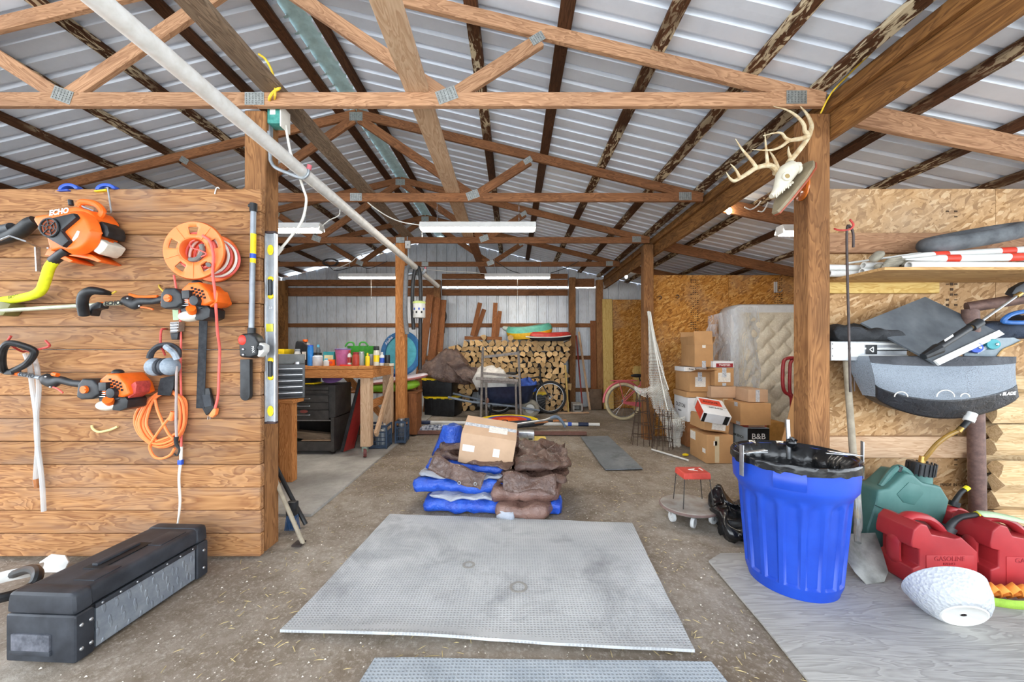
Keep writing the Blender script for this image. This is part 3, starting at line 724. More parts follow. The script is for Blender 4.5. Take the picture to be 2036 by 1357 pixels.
# ratchet strap
r = thing('ratchet_strap', 'pale green ratchet strap with steel buckle below the reel', 'strap', w1(1240, 1200, .0))
b = MB(); b.grid(lambda u, v: w1(1228+u*40+(-4+8*v), 950+v*110, .02+.008*math.sin(v*5)), 2, 8, thick=.003); b.build('webbing', plain('pale_green_web', '#a9c4a0', .8), r)
b = MB(); slab(b, w1, [(1205, 1075), (1268, 1070), (1265, 1140), (1208, 1150)], .004, .05); b.build('ratchet_body', STEEL, r, bevel=.004)
for k in range(4):
    b = MB(); b.cyl(w1(1212, 1085+k*20, .053), w1(1262, 1082+k*20, .053), .006, .006, 8); b.build('ratchet_bar', STEEL, r)
b = MB(); slab(b, w1, [(1205, 1145), (1265, 1142), (1258, 1198), (1215, 1200)], .006, .04); b.build('handle', BLK, r, bevel=.005)
# ear muffs on a red hook
bracket('red hook from which the ear muffs hang', [w2(1092, 15, 0), w2(1080, 15, .05), w2(1060, 28, .07), w2(1058, 120, .07), w2(1075, 160, .07), w2(1085, 185, .1)], .006, REDH)
r = thing('ear_muffs', 'dusty blue grey ear muffs hanging on the plank wall', 'ear muffs', w2(1060, 330, .02))
DUST = plain('dusty_blue_plastic', '#77838f', .7, c2='#aab4be', scale=20)
b = MB(); b.tube(spline([w2(985, 205, .08), w2(1000, 165, .09), w2(1050, 125, .1), w2(1120, 118, .1), w2(1175, 150, .1), w2(1180, 200, .09)], 5), .012, 8, flat=1.5); b.build('headband', BLKD, r)
b = MB(); b.tube(spline([w2(1090, 130, .13), w2(1140, 170, .14), w2(1165, 215, .13)], 4), .016, 8); b.build('band_cushion', DUST, r)
for c0, nm in (((1020, 265), 'ear_cup'), ((1120, 262), 'ear_cup')):
    b = MB(); b.ell(w2(c0[0], c0[1], .095), (.046, .055, .054), 18, 10); cu = b.build(nm, DUST, r)
    b = MB(); b.tube([w2(c0[0]+(30 if c0[0] < 1050 else -40), c0[1], .095)+V((.006*math.cos(0), .04*math.cos(2*PI*i/16), .04*math.sin(2*PI*i/16))) for i in range(16)], .012, 8, closed=True); b.build('cushion', BLKD, cu)
# orange cord coil on black strap
r = thing('cord_hanger', 'black hook and loop strap holding the orange cord coil', 'strap', w2(1080, 460, 0))
b = MB(); slab(b, w2, [(1055, 340), (1145, 320), (1140, 400), (1120, 455), (1035, 450), (1040, 400)], .055, .06); b.build('front_band', plain('black_webbing', '#2b2d31', .85), r, bevel=.001)
b = MB(); slab(b, w2, [(1065, 340), (1155, 320), (1150, 420), (1070, 430)], .002, .008); b.build('rear_band', plain('black_webbing', '#2b2d31', .85), r)
co = thing('power_cable', 'coiled orange extension cord hanging on the plank wall', 'cord', w2(1060, 870, .0)); random.seed(5)
b = MB()
for k in range(6):
    x0, x1, yb = 885+k*14, 1225-k*8, 800-k*11; d = .02+.011*(k % 3)
    pts = [(1075+k*4, 428), (980+k*8, 470), (x0+20, 560), (x0+5, 650), (x0+60, 740), (1050, yb), (1160, yb-45), (x1-8, 660), (x1, 560), (x1-15, 480), (1130, 430)]
    b.tube(spline([w2(x+random.uniform(-6, 6), y+random.uniform(-6, 6), d+random.uniform(-.004, .004)) for x, y in pts], 4, True), .0078, 7, closed=True)
b.tube(spline([w2(1020, 480, .05), w2(1040, 560, .05), w2(1100, 690, .055), w2(1140, 740, .05)], 5), .0078, 7)
b.tube(spline([w2(1150, 560, .05), w2(1080, 640, .06), w2(1010, 740, .055), w2(985, 790, .04), w2(1010, 850, .03), w2(1060, 868, .03), w2(1120, 845, .03), w2(1150, 800, .03)], 5), .0078, 7)
b.build('cable', CORD, co)
b = MB(); b.cyl(w2(1140, 560, .06), w2(1122, 615, .06), .013, .015, 10); b.build('socket', CORD, co)
# bungee and grey cord
r = thing('hanging_pull_cord', 'thin pink to white pull cord with blue clip reaching the floor toolbox', 'cord', w2(1170, 1310, .005))
b = MB(); b.tube(spline([w1(1235, 740, .02), w1(1255, 860, .02), w1(1275, 1000, .02), w1(1285, 1200, .02), w2(1188, 300, .02), w2(1196, 600, .02), w2(1192, 800, .02)], 5), .006, 7); b.build('upper_cord', PINKC, r)
b = MB(); b.tube(spline([w2(1192, 790, .02), w2(1190, 880, .02), w2(1178, 1000, .02), w2(1185, 1150, .02), w2(1172, 1280, .02), w2(1165, 1312, .02)], 5), [.009, .008, .007, .007, .005, .006], 8); b.build('lower_cord', WCORD, r)
b = MB(); b.box(w2(1188, 892, .02), (.026, .02, .03)); b.build('clip', BLUEP, r, bevel=.004)
r = thing('bungee_cord', 'short grey bungee with a black hook over the orange coil', 'cord', w2(1165, 850, .06))
b = MB(); b.tube(spline([w2(1162, 260, .1), w2(1160, 450, .09), w2(1158, 600, .085), w2(1162, 730, .08)], 4), .007, 8); b.build('elastic', plain('grey_elastic', '#a99a95', .8), r)
b = MB(); b.tube(spline([w2(1160, 725, .08), w2(1160, 770, .08), w2(1180, 810, .08), w2(1165, 848, .08), w2(1145, 835, .08)], 4), [.012, .01, .005, .005, .004], 8); b.build('hook', RUB, r)
bracket('pale bent rubber strip nailed to the plank wall below the lower trimmer', [w2(605, 650, .008), w2(612, 672, .014), w2(650, 692, .016), w2(720, 680, .016), w2(775, 658, .01)], .007, plain('pale_rubber', '#d8c98c', .7), 'rubber_strip')
# ---------------------------------------------------------------- pole saw
YP = 2.38
r = thing('pole_saw', 'grey pole saw with black chain bar hanging at the plank wall end', 'pole saw', w2(1610, 490, 0))
b = MB(); b.tube([w1(1800, 240, .03), w1(1785, 1120, .03)], .016, 12); po = b.build('pole', GREYP, r)
b = MB(); b.tube([w1(1800, 232, .03), w1(1799, 290, .03)], .021, 12); b.ell(w1(1775, 248, .03), (.012, .012, .012)); b.build('pole_cap', BLK, r)
b = MB(); b.tube([w1(1799, 448, .03), w1(1795, 655, .03)], .0168, 12); b.build('yellow_label', YEL, po)
b = MB(); b.tube([w1(1796, 590, .03), w1(1796, 622, .03)], .0172, 12); b.build('blue_label', BLUEP, po)
b = MB(); b.tube([w1(1787, 1115, .03), w1(1785, 1165, .03)], .022, 12); b.build('collar', BLK, r)
b = MB(); slab(b, w2, [(1575, 45), (1640, 35), (1680, 60), (1700, 100), (1690, 195), (1640, 212), (1570, 205), (1565, 120)], .005, .075, .92); b.build('gear_housing', BLK, r, bevel=.012, seg=3)
b = MB(); slab(b, w2, [(1690, 95), (1740, 120), (1738, 165), (1700, 205), (1680, 190)], .005, .06, .95); tk = b.build('oil_tank', WHT, r, bevel=.01)
b = MB(); b.cyl(w2(1712, 138, .06), w2(1712, 138, .085), .016, .014, 14); b.build('oil_cap', BLK, tk)
b = MB(); b.ell(w2(1595, 88, .072), (.026, .012, .032), 14, 8); b.build('tension_knob', plain('red_plastic', '#d8392b', .4), r)
for yy in (148, 185):
    b = MB(); b.ell(w2(1600, yy, .078), (.008, .006, .008), 10, 6); b.build('nut', STEEL, r)
b = MB(); slab(b, w2, [(1578, 215), (1642, 215), (1643, 440)]+[(1610+33*math.cos(R(a)), 450+38*math.sin(R(a))) for a in range(0, 181, 20)]+[(1578, 440)], .02, .05); b.build('chain_bar_cover', BLK, r, bevel=.004)
walltext('PAX', .022, WINK, r, w2(1664, 150, .077), R(-80))
# ---------------------------------------------------------------- long spirit level on the post
YV = 2.47; r = thing('spirit_level', 'long aluminium spirit level with yellow vials hung upright on the post', 'level', P(540, 845, YV))
ALU = plain('aluminium', '#c9ccd0', .35, .55, .08, 30)
x0, x1 = P(530, 0, 2.45).x, P(552, 0, 2.45).x; zt, zb = P(0, 466, 2.45).z, P(0, 838, 2.45).z; xm = (x0+x1)/2
b = MB(); b.box((x0+.006, 2.44, (zt+zb)/2), (.012, .028, zt-zb)); b.box((x1-.006, 2.44, (zt+zb)/2), (.012, .028, zt-zb)); b.build('rail', ALU, r, bevel=.002)
b = MB(); b.box((xm, 2.444, (zt+zb)/2), (x1-x0-.02, .014, zt-zb)); wbm = b.build('web', plain('grey_aluminium', '#9ea3a8', .4, .4), r)
for zc_, s_ in ((zt+.006, 1), (zb-.006, -1)):
    b = MB(); b.box((xm, 2.44, zc_), (x1-x0+.003, .032, .014)); b.build('end_cap', plain('red_black_cap', '#3a2a2a', .6), r, bevel=.003)
for yy, kind in ((497, 'o'), (572, 'v'), (652, 'm'), (734, 'v'), (818, 'o')):
    zc_ = P(0, yy, 2.43).z; b = MB()
    if kind == 'o': b.lathe([(.001, -.004), (.026, -.004), (.026, .004), (.001, .004)], 18, T(xm, 2.436, zc_, rx=PI/2), sx=.75, sy=1.3); b.lathe([(.001, .004), (.014, .004), (.014, .006), (.001, .006)], 14, T(xm, 2.436, zc_, rx=PI/2), sx=.7, sy=1.3); b.build('vial_ring', YEL, r)
    elif kind == 'v':
        for s_ in (-1, 1): b.ell((xm, 2.435, zc_+s_*.055), (.02, .008, .018), 12, 6)
        q = b.build('vial_holder', YEL, r); b = MB(); b.cyl((xm, 2.432, zc_-.05), (xm, 2.432, zc_+.05), .013, .013, 12); b.build('hand_grip', BLK, q)
    else: b.box((xm-.005, 2.434, zc_), (.05, .014, .05)); b.build('centre_vial', plain('lime_vial', '#e6e04a', .2, trans=.3), r)
text('2.0', .018, WINK, r, T(xm, 2.4355, P(0, 612, 2.43).z, rx=PI/2))
# ---------------------------------------------------------------- floor toolbox
PLT = NT('diamond_plate'); v_ = PLT.coord((1, 1, 1), rnd=False); cols_ = []
h_ = None
for an in (.8, -.8):
    mp = PLT.coord((26, 26, 9), (0, an, 0), rnd=False); vo = PLT.new('ShaderNodeTexVoronoi'); PLT.l.new(mp, vo.inputs['Vector']); vo.inputs['Scale'].default_value = 1; vo.inputs['Randomness'].default_value = .15
    q_ = PLT.ramp(vo.outputs['Distance'], [(.14, 1), (.2, 0)]); h_ = q_ if h_ is None else PLT.math('MAXIMUM', h_, q_)
PLT.bump(h_, .6, .004)
nz = PLT.noise(v_, 12, 5, .65); PLATEM = PLT.out(PLT.mix(PLT.ramp(nz, [(.4, 0), (.7, 1)]), '#8e98a4', '#a9b2bb'), .45, .55, .5)
A, B_ = G(148, 1322), G(412, 1140)
rz = math.atan2(B_.y-A.y, B_.x-A.x); L = (B_-A).length
r = thing('toolbox', 'long black plastic toolbox with diamond plate side on the floor', 'toolbox', A, rz)
Wd, Hh = .30, .285
DK = plain('toolbox_black', '#23262c', .5, c2='#3c4047', scale=7)
b = MB(); b.box((L/2, Wd/2, .10), (L-.01, Wd-.02, .20)); b.build('body', DK, r, bevel=.012, local=True)
b = MB(); b.box((L/2, Wd/2, .243), (L-.02, Wd-.005, .085), taper=.97); ld = b.build('lid', DK, r, bevel=.022, seg=3, local=True)
for k, xx in enumerate((.0, L)):
    b = MB(); b.box((xx+(.035 if k == 0 else -.035), Wd/2, .1), (.075, Wd+.012, .2)); b.build('end_cap', DK, r, bevel=.014, seg=3, local=True)
    b = MB(); b.box((xx+(.035 if k == 0 else -.035), Wd/2, .245), (.078, Wd+.012, .092), taper=.95); b.build('lid_end', DK, r, bevel=.024, seg=3, local=True)
b = MB(); b.box((L/2, .006, .095), (L-.16, .008, .165)); b.build('diamond_plate', PLATEM, r, local=True)
b = MB(); b.box((L/2, -.002, .192), (L-.15, .006, .022)); b.build('rivet_strip', DK, r, bevel=.002, local=True)
for i in range(7):
    b = MB(); b.ell((.1+i*(L-.2)/6, -.006, .192), (.005, .003, .005), 8, 5); b.build('rivet', STEEL, r, local=True)
b = MB(); b.box((L*.47, Wd/2, .287), (.24, .09, .006)); rec = b.build('handle_recess', plain('recess_black', '#101114', .6), ld, bevel=.002, local=True)
b = MB(); b.box((L*.47, Wd/2+.01, .293), (.2, .03, .016)); b.build('handle', DK, ld, bevel=.006, local=True)
for a_, c_ in ((.1, L*.33), (L*.62, L-.1)):
    b = MB(); b.box(((a_+c_)/2, Wd*.28, .286), (c_-a_, .1, .006)); b.build('lid_panel', DK, ld, bevel=.003, local=True)
b = MB(); b.box((-.004, Wd*.62, .085), (.012, .17, .075)); b.build('side_grip', plain('scuffed_black', '#6b6d76', .6, c2='#3a3d45', scale=25), r, bevel=.004, local=True)
b = MB(); b.box((-.006, Wd*.62, .045), (.012, .18, .02)); b.build('side_grip_lip', DK, r, bevel=.004, local=True)
for xx in (.02, .055, L-.03):
    for zz in (.05, .15):
        b = MB(); b.ell((xx, -.007, zz), (.008, .005, .008), 10, 6); b.build('bolt', STEEL, r, local=True)
# white guard with a black tube at the left edge
r = thing('trimmer_guard', 'white plastic guard on a black tube lying beside the toolbox', 'guard', G(70, 1165))
b = MB(); pts = [(.0, .0), (.05, .035), (.13, .03), (.165, .0), (.155, -.04), (.12, -.085), (.08, -.095), (.04, -.075), (.01, -.04)]
m0 = Matrix.Translation(P(80, 1118, 2.28)) @ Matrix.Rotation(R(70), 4, 'X'); b.prism([(x*1.05, y*1.2) for x, y in pts], -.004, .004, m0); b.build('shield', WHT, r, bevel=.002)
b = MB(); b.tube(spline([P(-120, 1205, 1.7), P(0, 1190, 1.75), P(60, 1168, 1.85), P(75, 1142, 1.9), P(60, 1132, 2.0), P(20, 1145, 2.1)], 5), .022, 10); b.build('tube', BLK, r)
b = MB(); b.tube(spline([P(-60, 1175, 2.0), P(0, 1150, 2.05), P(60, 1137, 2.12), P(82, 1130, 2.2)], 4), .03, 8, flat=.25); b.build('arm', WHT, r)
# ---------------------------------------------------------------- things under the roof
PVC = plain('pvc_white', '#eeeeeb', .45, c2='#dbd9d2', scale=16)
LAMP = plain('lamp_diffuser', '#fff6e8', .5, emit=34.0)
HOOD = plain('white_enamel', '#e9e8e4', .4, dust=.04)
b = MB(); X, Z = -1.385, 2.477
r = thing('drain_pipe', 'long white plastic pipe hung under the roof along the left posts', 'pipe', (X, .9, Z-.04))
b.tube([(X, .88, Z), (X, 4.0, Z), (X, 7.0, Z)], .0385, 20, cap=False); b.tube([(X, 7.0, Z), (X, .88, Z)], .034, 20, cap=False); b.build('tube', PVC, r)
b = MB(); b.tube([(X, 5.28, Z), (X, 5.34, Z)], .0395, 20); b.build('coupling_ring', PVC, r)
def conduit_hook(lab, pts, Y):
    r = thing('pipe_hook', lab, 'hook', P(*pts[-3], Y))
    b = MB(); b.tube(spline([P(x, y, Y) for x, y in pts], 5), .0115*Y/2.5, 10); b.build('arm', plain('zinc', '#a6adb3', .35, .6), r)
    e = P(*pts[-1], Y); d = (e-P(*pts[-2], Y)).normalized(); b = MB(); b.tube([e-d*.005, e+d*.025], .0145, 12); b.build('rubber_tip', plain('pink_rubber', '#d9707a', .6), r)
    return r
h = conduit_hook('zinc pipe hook with pink tip on the post beside the plank wall', [(534, 262), (537, 310), (539, 322), (549, 334), (579, 347), (600, 354), (611, 348), (614, 336)], 2.50)
b = MB(); b.box((-1.603, 2.52, P(0, 258, 2.52).z), (.008, .035, .09)); b.build('screw_plate', plain('zinc', '#a6adb3', .35, .6), h)
conduit_hook('small zinc pipe hook with pink tip on the bench corner post', [(808, 530), (809, 545), (822, 544), (836, 545), (843, 541), (845, 535)], 5.5)
# junction box
r = thing('junction_box', 'teal green electrical box at the top of the rough post', 'box', (-1.56, 2.53, 2.79))
b = MB(); b.box((-1.565, 2.53, 2.845), (.085, .085, .115)); b.build('body', plain('teal_box', '#2f8379', .45, c2='#57a297', scale=30), r, bevel=.008)
b = MB(); b.box((-1.517, 2.535, 2.838), (.008, .105, .14)); b.build('cover_plate', WCORD, r, bevel=.002)
b = MB(); b.box((-1.57, 2.4865, 2.865), (.035, .002, .04)); b.build('sticker', WINK, r)
b = MB(); b.tube(spline([P(568, 250, 2.54), P(577, 300, 2.55), P(588, 330, 2.56), P(603, 375, 2.62), P(609, 400, 2.62), P(600, 440, 2.6), P(575, 475, 2.56), P(558, 495, 2.53)], 5), .0085, 8); wc = b.build('white_cord', WCORD, r)
b = MB(); b.cyl(P(559, 492, 2.53), P(549, 506, 2.53), .018, .016, 10); b.build('socket', WCORD, wc)
b = MB(); b.tube(spline([P(537, 209, 2.5), P(536, 195, 2.41), P(545, 182, 2.40), P(556, 175, 2.40), P(548, 172, 2.47)], 4), .009, 8); b.tube(spline([P(543, 208, 2.5), P(547, 190, 2.405), P(546, 165, 2.41), P(540, 140, 2.42), P(528, 118, 2.42), P(515, 108, 2.45)], 5), .007, 8); b.build('yellow_cable', plain('yellow_cable', '#e8c53a', .5), r)
yc = MB(); yc.tube(spline([(1.94, 2.40, 2.80), (1.99, 2.40, 2.90), (2.04, 2.38, 2.97), (2.03, 2.1, 3.0)], 4), .005, 6)
tag(yc.build('yellow_wire', plain('yellow_cable', '#e8c53a', .5), origin=(1.94, 2.40, 2.80)), 'short yellow wire at the truss heel above the deer skull', 'wire')
# shop lights
def shop_light(x0, x1, y, z, lab, cord=None, chain=.25, flip=1):
    r = thing('shop_light', lab, 'lamp', ((x0+x1)/2, y, z-.03), group='hanging shop lights'); xm = (x0+x1)/2; L = x1-x0
    b = MB(); b.prism([(-.075, -.02), (-.07, -.026), (-.035, .035), (.035, .035), (.07, -.026), (.075, -.02), (.042, .042), (-.042, .042)], 0, L, Matrix.Translation((x0, y, z)) @ Matrix(((0, 0, 1, 0), (1, 0, 0, 0), (0, 1, 0, 0), (0, 0, 0, 1)))); b.build('hood', HOOD, r)
    b = MB(); b.prism([(-.055, -.03), (-.04, -.045), (.04, -.045), (.055, -.03), (.045, -.012), (-.045, -.012)], .02, L-.02, Matrix.Translation((x0, y, z)) @ Matrix(((0, 0, 1, 0), (1, 0, 0, 0), (0, 1, 0, 0), (0, 0, 0, 1)))); b.build('diffuser', LAMP, r)
    for xx in (x0+.004, x1-.004):
        b = MB(); b.box((xx, y, z-.002), (.012, .1, .075)); b.build('end_cap', HOOD, r, bevel=.004)
    for xx in (x0+.18, x1-.18):
        b = MB(); n = int(chain/.03)
        for k in range(n): b.tube([(xx+(.006*math.cos(a_*PI/4) if k % 2 else 0), y+(0 if k % 2 else .006*math.cos(a_*PI/4)), z+.05+k*.03+.018*math.sin(a_*PI/4)) for a_ in range(8)], .0018, 4, closed=True)
        b.build('chain', STEEL, r)
    b = MB(); b.tube([(x0+L*.5 if flip else x0+.03, y-.06, z-.03), (x0+L*.5 if flip else x0+.03, y-.06, z-(.42 if flip else .12))], .002, 5); b.ell((x0+L*.5 if flip else x0+.03, y-.06, z-(.42 if flip else .12)), (.006, .006, .012), 8, 5); b.build('pull_cord', WCORD, r)
    if cord: b = MB(); b.tube(spline(cord, 5), .006, 6); b.build('power_cord', WCORD, r)
    return r
shop_light(-1.0, .244, 4.12, 2.637, 'long shop light hung on chains behind the pale brace board', [P(836, 448, 4.12), P(800, 442, 4.1), P(770, 430, 4.1), P(740, 410, 4.05), P(716, 388, 4.0)], flip=0)
shop_light(-3.28, -2.06, 4.10, 2.62, 'shop light partly hidden by the rough post with the green box', [P(640, 450, 4.1), P(655, 438, 4.1), P(674, 428, 4.1), P(676, 412, 4.1)], flip=0)
shop_light(-3.24, -2.02, 7.12, 2.68, 'shop light with a pull cord over the left workshop bay', chain=.3)
shop_light(-.527, .694, 7.12, 2.68, 'shop light with a pull cord above the woodpile', chain=.3)
shop_light(2.485, 3.70, 3.55, 2.42, 'shop light in the lean-to behind the deer skull post', chain=.3, flip=1)
BULB = plain('bulb_glass', '#fff3dc', .4, emit=60)
def bulb(x, y, z, lab, top):
    r = thing('light_bulb', lab, 'bulb', (x, y, z-.03)); b = MB(); b.ell((x, y, z), (.026, .026, .034)); b.build('glass', BULB, r)
    b = MB(); b.cyl((x, y, z+.03), (x, y, z+.075), .017, .014, 12); b.build('socket', BLK, r)
    b = MB(); b.tube([(x, y, z+.07), (x+.01, y, top)], .004, 6); b.build('cord', BLK, r)
bulb(2.27, 4.0, 2.765, 'glowing bare bulb under the header beam behind the antlers', zroof(2.27)+.03)
bulb(2.2, 7.4, 2.72, 'glowing bare bulb near the amber board beyond the net post', zroof(2.2)+.03)
# white hooks under the rafter
for k, pts in enumerate(([(1480, 412), (1492, 417), (1505, 410), (1513, 400)], [(1507, 420), (1516, 421), (1523, 412), (1527, 402)])):
    b = MB(); b.tube(spline([P(x, y, 3.92) for x, y in pts], 4), .007, 6)
    tag(b.build('ceiling_hook', WHT, origin=P(*pts[0], 3.92)), ('curved white hook under the lean-to roof nearer the header beam', 'curved white hook under the lean-to roof nearer the rough post')[k], 'hook', 'white lean-to hooks')
# switch on the bench corner post
r = thing('switch_box', 'small white switch box on the bench corner post', 'switch', (-1.55, 5.5, 2.76))
b = MB(); b.box(P(811, 487, 5.545), (.075, .04, .11)); q = b.build('box', WHT, r, bevel=.006)
b = MB(); b.box(P(811, 487, 5.52), (.01, .012, .022)); b.build('toggle', GREYP, q)
b = MB(); b.tube([P(812, 495, 5.55), P(813, 530, 5.55)], .012, 8); b.tube([P(810, 478, 5.55), P(810, 462, 5.55)], .009, 8); b.build('conduit', plain('zinc', '#a6adb3', .35, .6), r)
# ---------------------------------------------------------------- deer skull on its plaque
BONE = plain('bone', '#d3cbb7', .55, c2='#dcd6c5', scale=30, bump=.15)
ANT = plain('antler', '#dccfae', .5, c2='#b89a70', scale=22, bump=.1)
AMB = plain('amber_varnished_wood', '#b8621f', .15, dust=.25, scale=8, coat=.6)
def k3(cx, cy, Y=2.5): return P(1400+cx/4.847, 180+cy/4.847, Y)
r = thing('deer_skull', 'white deer skull with antlers mounted on the rough post', 'deer skull', k3(780, 1010, 2.5))
b = MB(); b.lathe([(.001, 0), (.062, 0), (.07, .006), (.07, .014), (.06, .022), (.001, .022)], 28, T(1.924, 2.525, k3(0, 895, 2.5).z, ry=-PI/2), sx=1.5, sy=1.0); b.build('wall_disc', AMB, r)
lt, lb = k3(960, 715, 2.47), k3(672, 1200, 2.40)
ax = (lb-lt); ln = ax.length; ax.normalize(); nn = V((-.84, -.20, .48)); nn = (nn-ax*nn.dot(ax)).normalized(); wd = nn.cross(ax)
pm_ = Matrix((ax, wd, nn)).transposed().to_4x4(); pm_.translation = lt-nn*.012
out_ = [(0, .03), (.02, .075), (.08, .1), (.16, .095), (.24, .075), (.32, .055), (ln*.96, .02)]
poly = out_+[(x, -y) for x, y in reversed(out_)]
b = MB(); b.prism(poly, 0, .02, pm_); b.build('plaque', plain('olive_plaque', '#8d8067', .6), r, bevel=.004)
b = MB(); b.prism([(x-.002, y*1.04) for x, y in poly], -.012, .001, pm_); b.build('plaque_edge', plain('red_plaque_edge', '#9a4a30', .35), r, bevel=.004)
b = MB(); b.bar((1.915, 2.53, k3(0, 900, 2.53).z), k3(880, 930, 2.50), .05, .05); b.build('bracket_block', AMB, r, bevel=.004)
ys = 2.40
axis = [(890, 745, .03, .03), (850, 750, .05, .045), (800, 790, .056, .05), (770, 840, .052, .048), (745, 900, .042, .04), (715, 955, .032, .032), (680, 1000, .024, .026), (645, 1022, .014, .018)]
b = MB(); rings = []
for i, (x, y, a_, d_) in enumerate(axis):
    c_ = k3(x, y, ys); t_ = k3(*axis[min(i+1, 7)][:2], ys)-k3(*axis[max(i-1, 0)][:2], ys); t_.normalize(); n_ = V((-t_.z, 0, t_.x))
    rings.append([c_+n_*a_*math.cos(2*PI*k/16)*(1 if k % 16 < 8 else 1)+V((0, d_*math.sin(2*PI*k/16), 0)) for k in range(16)])
b.loft(rings); b.build('skull', BONE, r, smooth=60)
b = MB(); b.tube([k3(798+34*math.cos(R(a)), 828+32*math.sin(R(a)), ys-.043) for a in range(0, 360, 24)], .008, 8, closed=True); b.build('eye_ring', BONE, r)
b = MB(); b.ell(k3(798, 828, ys-.036), (.03, .012, .028), 14, 8); b.build('eye_socket', plain('socket_tan', '#9c8455', .7), r)
b = MB(); b.ell(k3(885, 735, ys), (.03, .04, .025), 10, 6); b.ell(k3(905, 760, ys), (.022, .03, .03), 10, 6); b.build('skull_base', BONE, r)
b = MB()
for i in range(9): b.tube([k3(690+i*20, 985-i*12+(i % 2)*4, ys-.02), k3(700+i*19, 1035-i*15-(i % 3)*8, ys-.028)], [.009, .002], 6)
b.build('teeth', BONE, r)
def antler(nm, trunk, tines, ya, yb):
    b = MB(); f = lambda pts, y0, y1: spline([k3(x, y, y0+(y1-y0)*i/(len(pts)-1)) for i, (x, y) in enumerate(pts)], 5)
    b.tube(f(trunk[0], ya, yb), trunk[1], 10)
    for pts, r0, yy0, yy1 in tines: b.tube(f(pts, yy0, yy1), [r0, r0*.8, r0*.55, .002], 9)
    b.build(nm, ANT, r)
antler('antler', ([(800, 740), (820, 690), (880, 620), (950, 530), (1000, 450), (1022, 400), (1035, 335), (995, 235), (920, 145)], [.02, .018, .016, .016, .017, .014, .012, .009, .002]),
   [([(1005, 440), (930, 465), (820, 485), (745, 540), (640, 575), (460, 570)], .015, 2.42, 2.30), ([(830, 482), (785, 460), (750, 415), (690, 408), (568, 437)], .011, 2.36, 2.30), ([(1000, 425), (970, 390), (960, 330), (900, 255), (800, 190), (672, 155)], .014, 2.42, 2.34), ([(835, 650), (815, 600), (812, 540)], .012, 2.44, 2.42)], 2.44, 2.44)
antler('antler', ([(690, 800), (688, 770), (650, 730), (600, 722), (500, 748), (420, 800), (340, 848), (290, 872), (250, 850), (213, 788)], [.019, .017, .016, .015, .014, .013, .012, .010, .007, .002]),
   [([(505, 745), (460, 680), (400, 610), (350, 545), (303, 468)], .011, 2.36, 2.32), ([(612, 715), (605, 640), (595, 540), (585, 405)], .011, 2.38, 2.34), ([(345, 845), (320, 790), (290, 745), (253, 708)], .009, 2.31, 2.29), ([(715, 760), (690, 690), (660, 630), (632, 588)], .012, 2.42, 2.42)], 2.44, 2.28)
# ---------------------------------------------------------------- mats and floor boards
from mathutils import noise as mn
def nz3(p, s, seed=0): return mn.noise(V((p[0]*s+seed, p[1]*s+seed*.7, p[2]*s-seed)))
def mat_rubber(name, c1, c2, dark):
    t = NT(name); v = t.coord((1, 1, 1), rnd=False)
    ck = t.new('ShaderNodeTexVoronoi'); t.l.new(v, ck.inputs['Vector']); ck.inputs['Scale'].default_value = 62; ck.inputs['Randomness'].default_value = .12
    dot = t.ramp(ck.outputs['Distance'], [(.22, 1), (.42, 0)])
    a = t.noise(v, 1.6, 5, .65, .3); b_ = t.noise(v, 2.6, 6, .68, .5)
    col = t.mix(t.ramp(a, [(.35, 0), (.65, 1)]), c1, c2)
    col = t.mix(t.math('MULTIPLY', t.ramp(b_, [(.5, 0), (.74, 1)]), .75), col, dark)
    col = t.mix(t.math('MULTIPLY', dot, .35), col, dark)
    t.bump(t.math('SUBTRACT', 1.0, dot), .6, .004)
    return t.out(col, .85, 0, .25)
RM1 = mat_rubber('pale_rubber_mat', '#a9acae', '#c2c4c5', '#77797c')
RM2 = mat_rubber('blue_grey_mat', '#97a0a8', '#b3bac0', '#6b737b')
RM3 = mat_rubber('dark_runner_mat', '#6f757a', '#8b9094', '#43484c')
def ground_mat(name, lab, q, m, th=.012, curl=0, nu=40, nv=30, wob=.006):
    q = [V(p) for p in q]; c = sum(q, V((0, 0, 0)))/4
    def f(u, v):
        p = q[0]*(1-u)*(1-v)+q[1]*u*(1-v)+q[2]*u*v+q[3]*(1-u)*v
        e = V((wob*nz3(p, 4), wob*nz3(p, 4, 9), 0)) if u in (0, 1) or v in (0, 1) else V((0, 0, 0))
        z = th+.003+.003*nz3(p, 3, 4)+curl*max(0, 1-v*9)**2*(.35+.65*math.sin(min(1, u*1.5)*PI))
        return V((p.x, p.y, z))+e-c*1+V((0, 0, c.z))
    b = MB(); b.grid(f, nu, nv, thick=th); o = b.build(name, m, smooth=40); o.location = (c.x, c.y, 0)
    return tag(o, lab, 'mat')
ground_mat('rubber_mat', 'large pale rubber stall mat in the middle of the dirt floor', [G(558, 1262), G(1383, 1303), G(1256, 1044), G(775, 1026)], RM1, curl=.022)
p0, p1 = G(752, 1300), G(1403, 1304)
ground_mat('rubber_mat', 'blue grey rubber mat cut off below the large pale mat', [V((p0.x-.1, .8, 0)), V((p1.x+.1, .8, 0)), p1+V((0, -.05, 0)), p0+V((0, -.04, 0))], RM2)
ground_mat('runner_mat', 'narrow dark runner mat on the dirt before the net post', [G(1203, 936), G(1278, 934), G(1209, 869), G(1154, 870)], RM3)
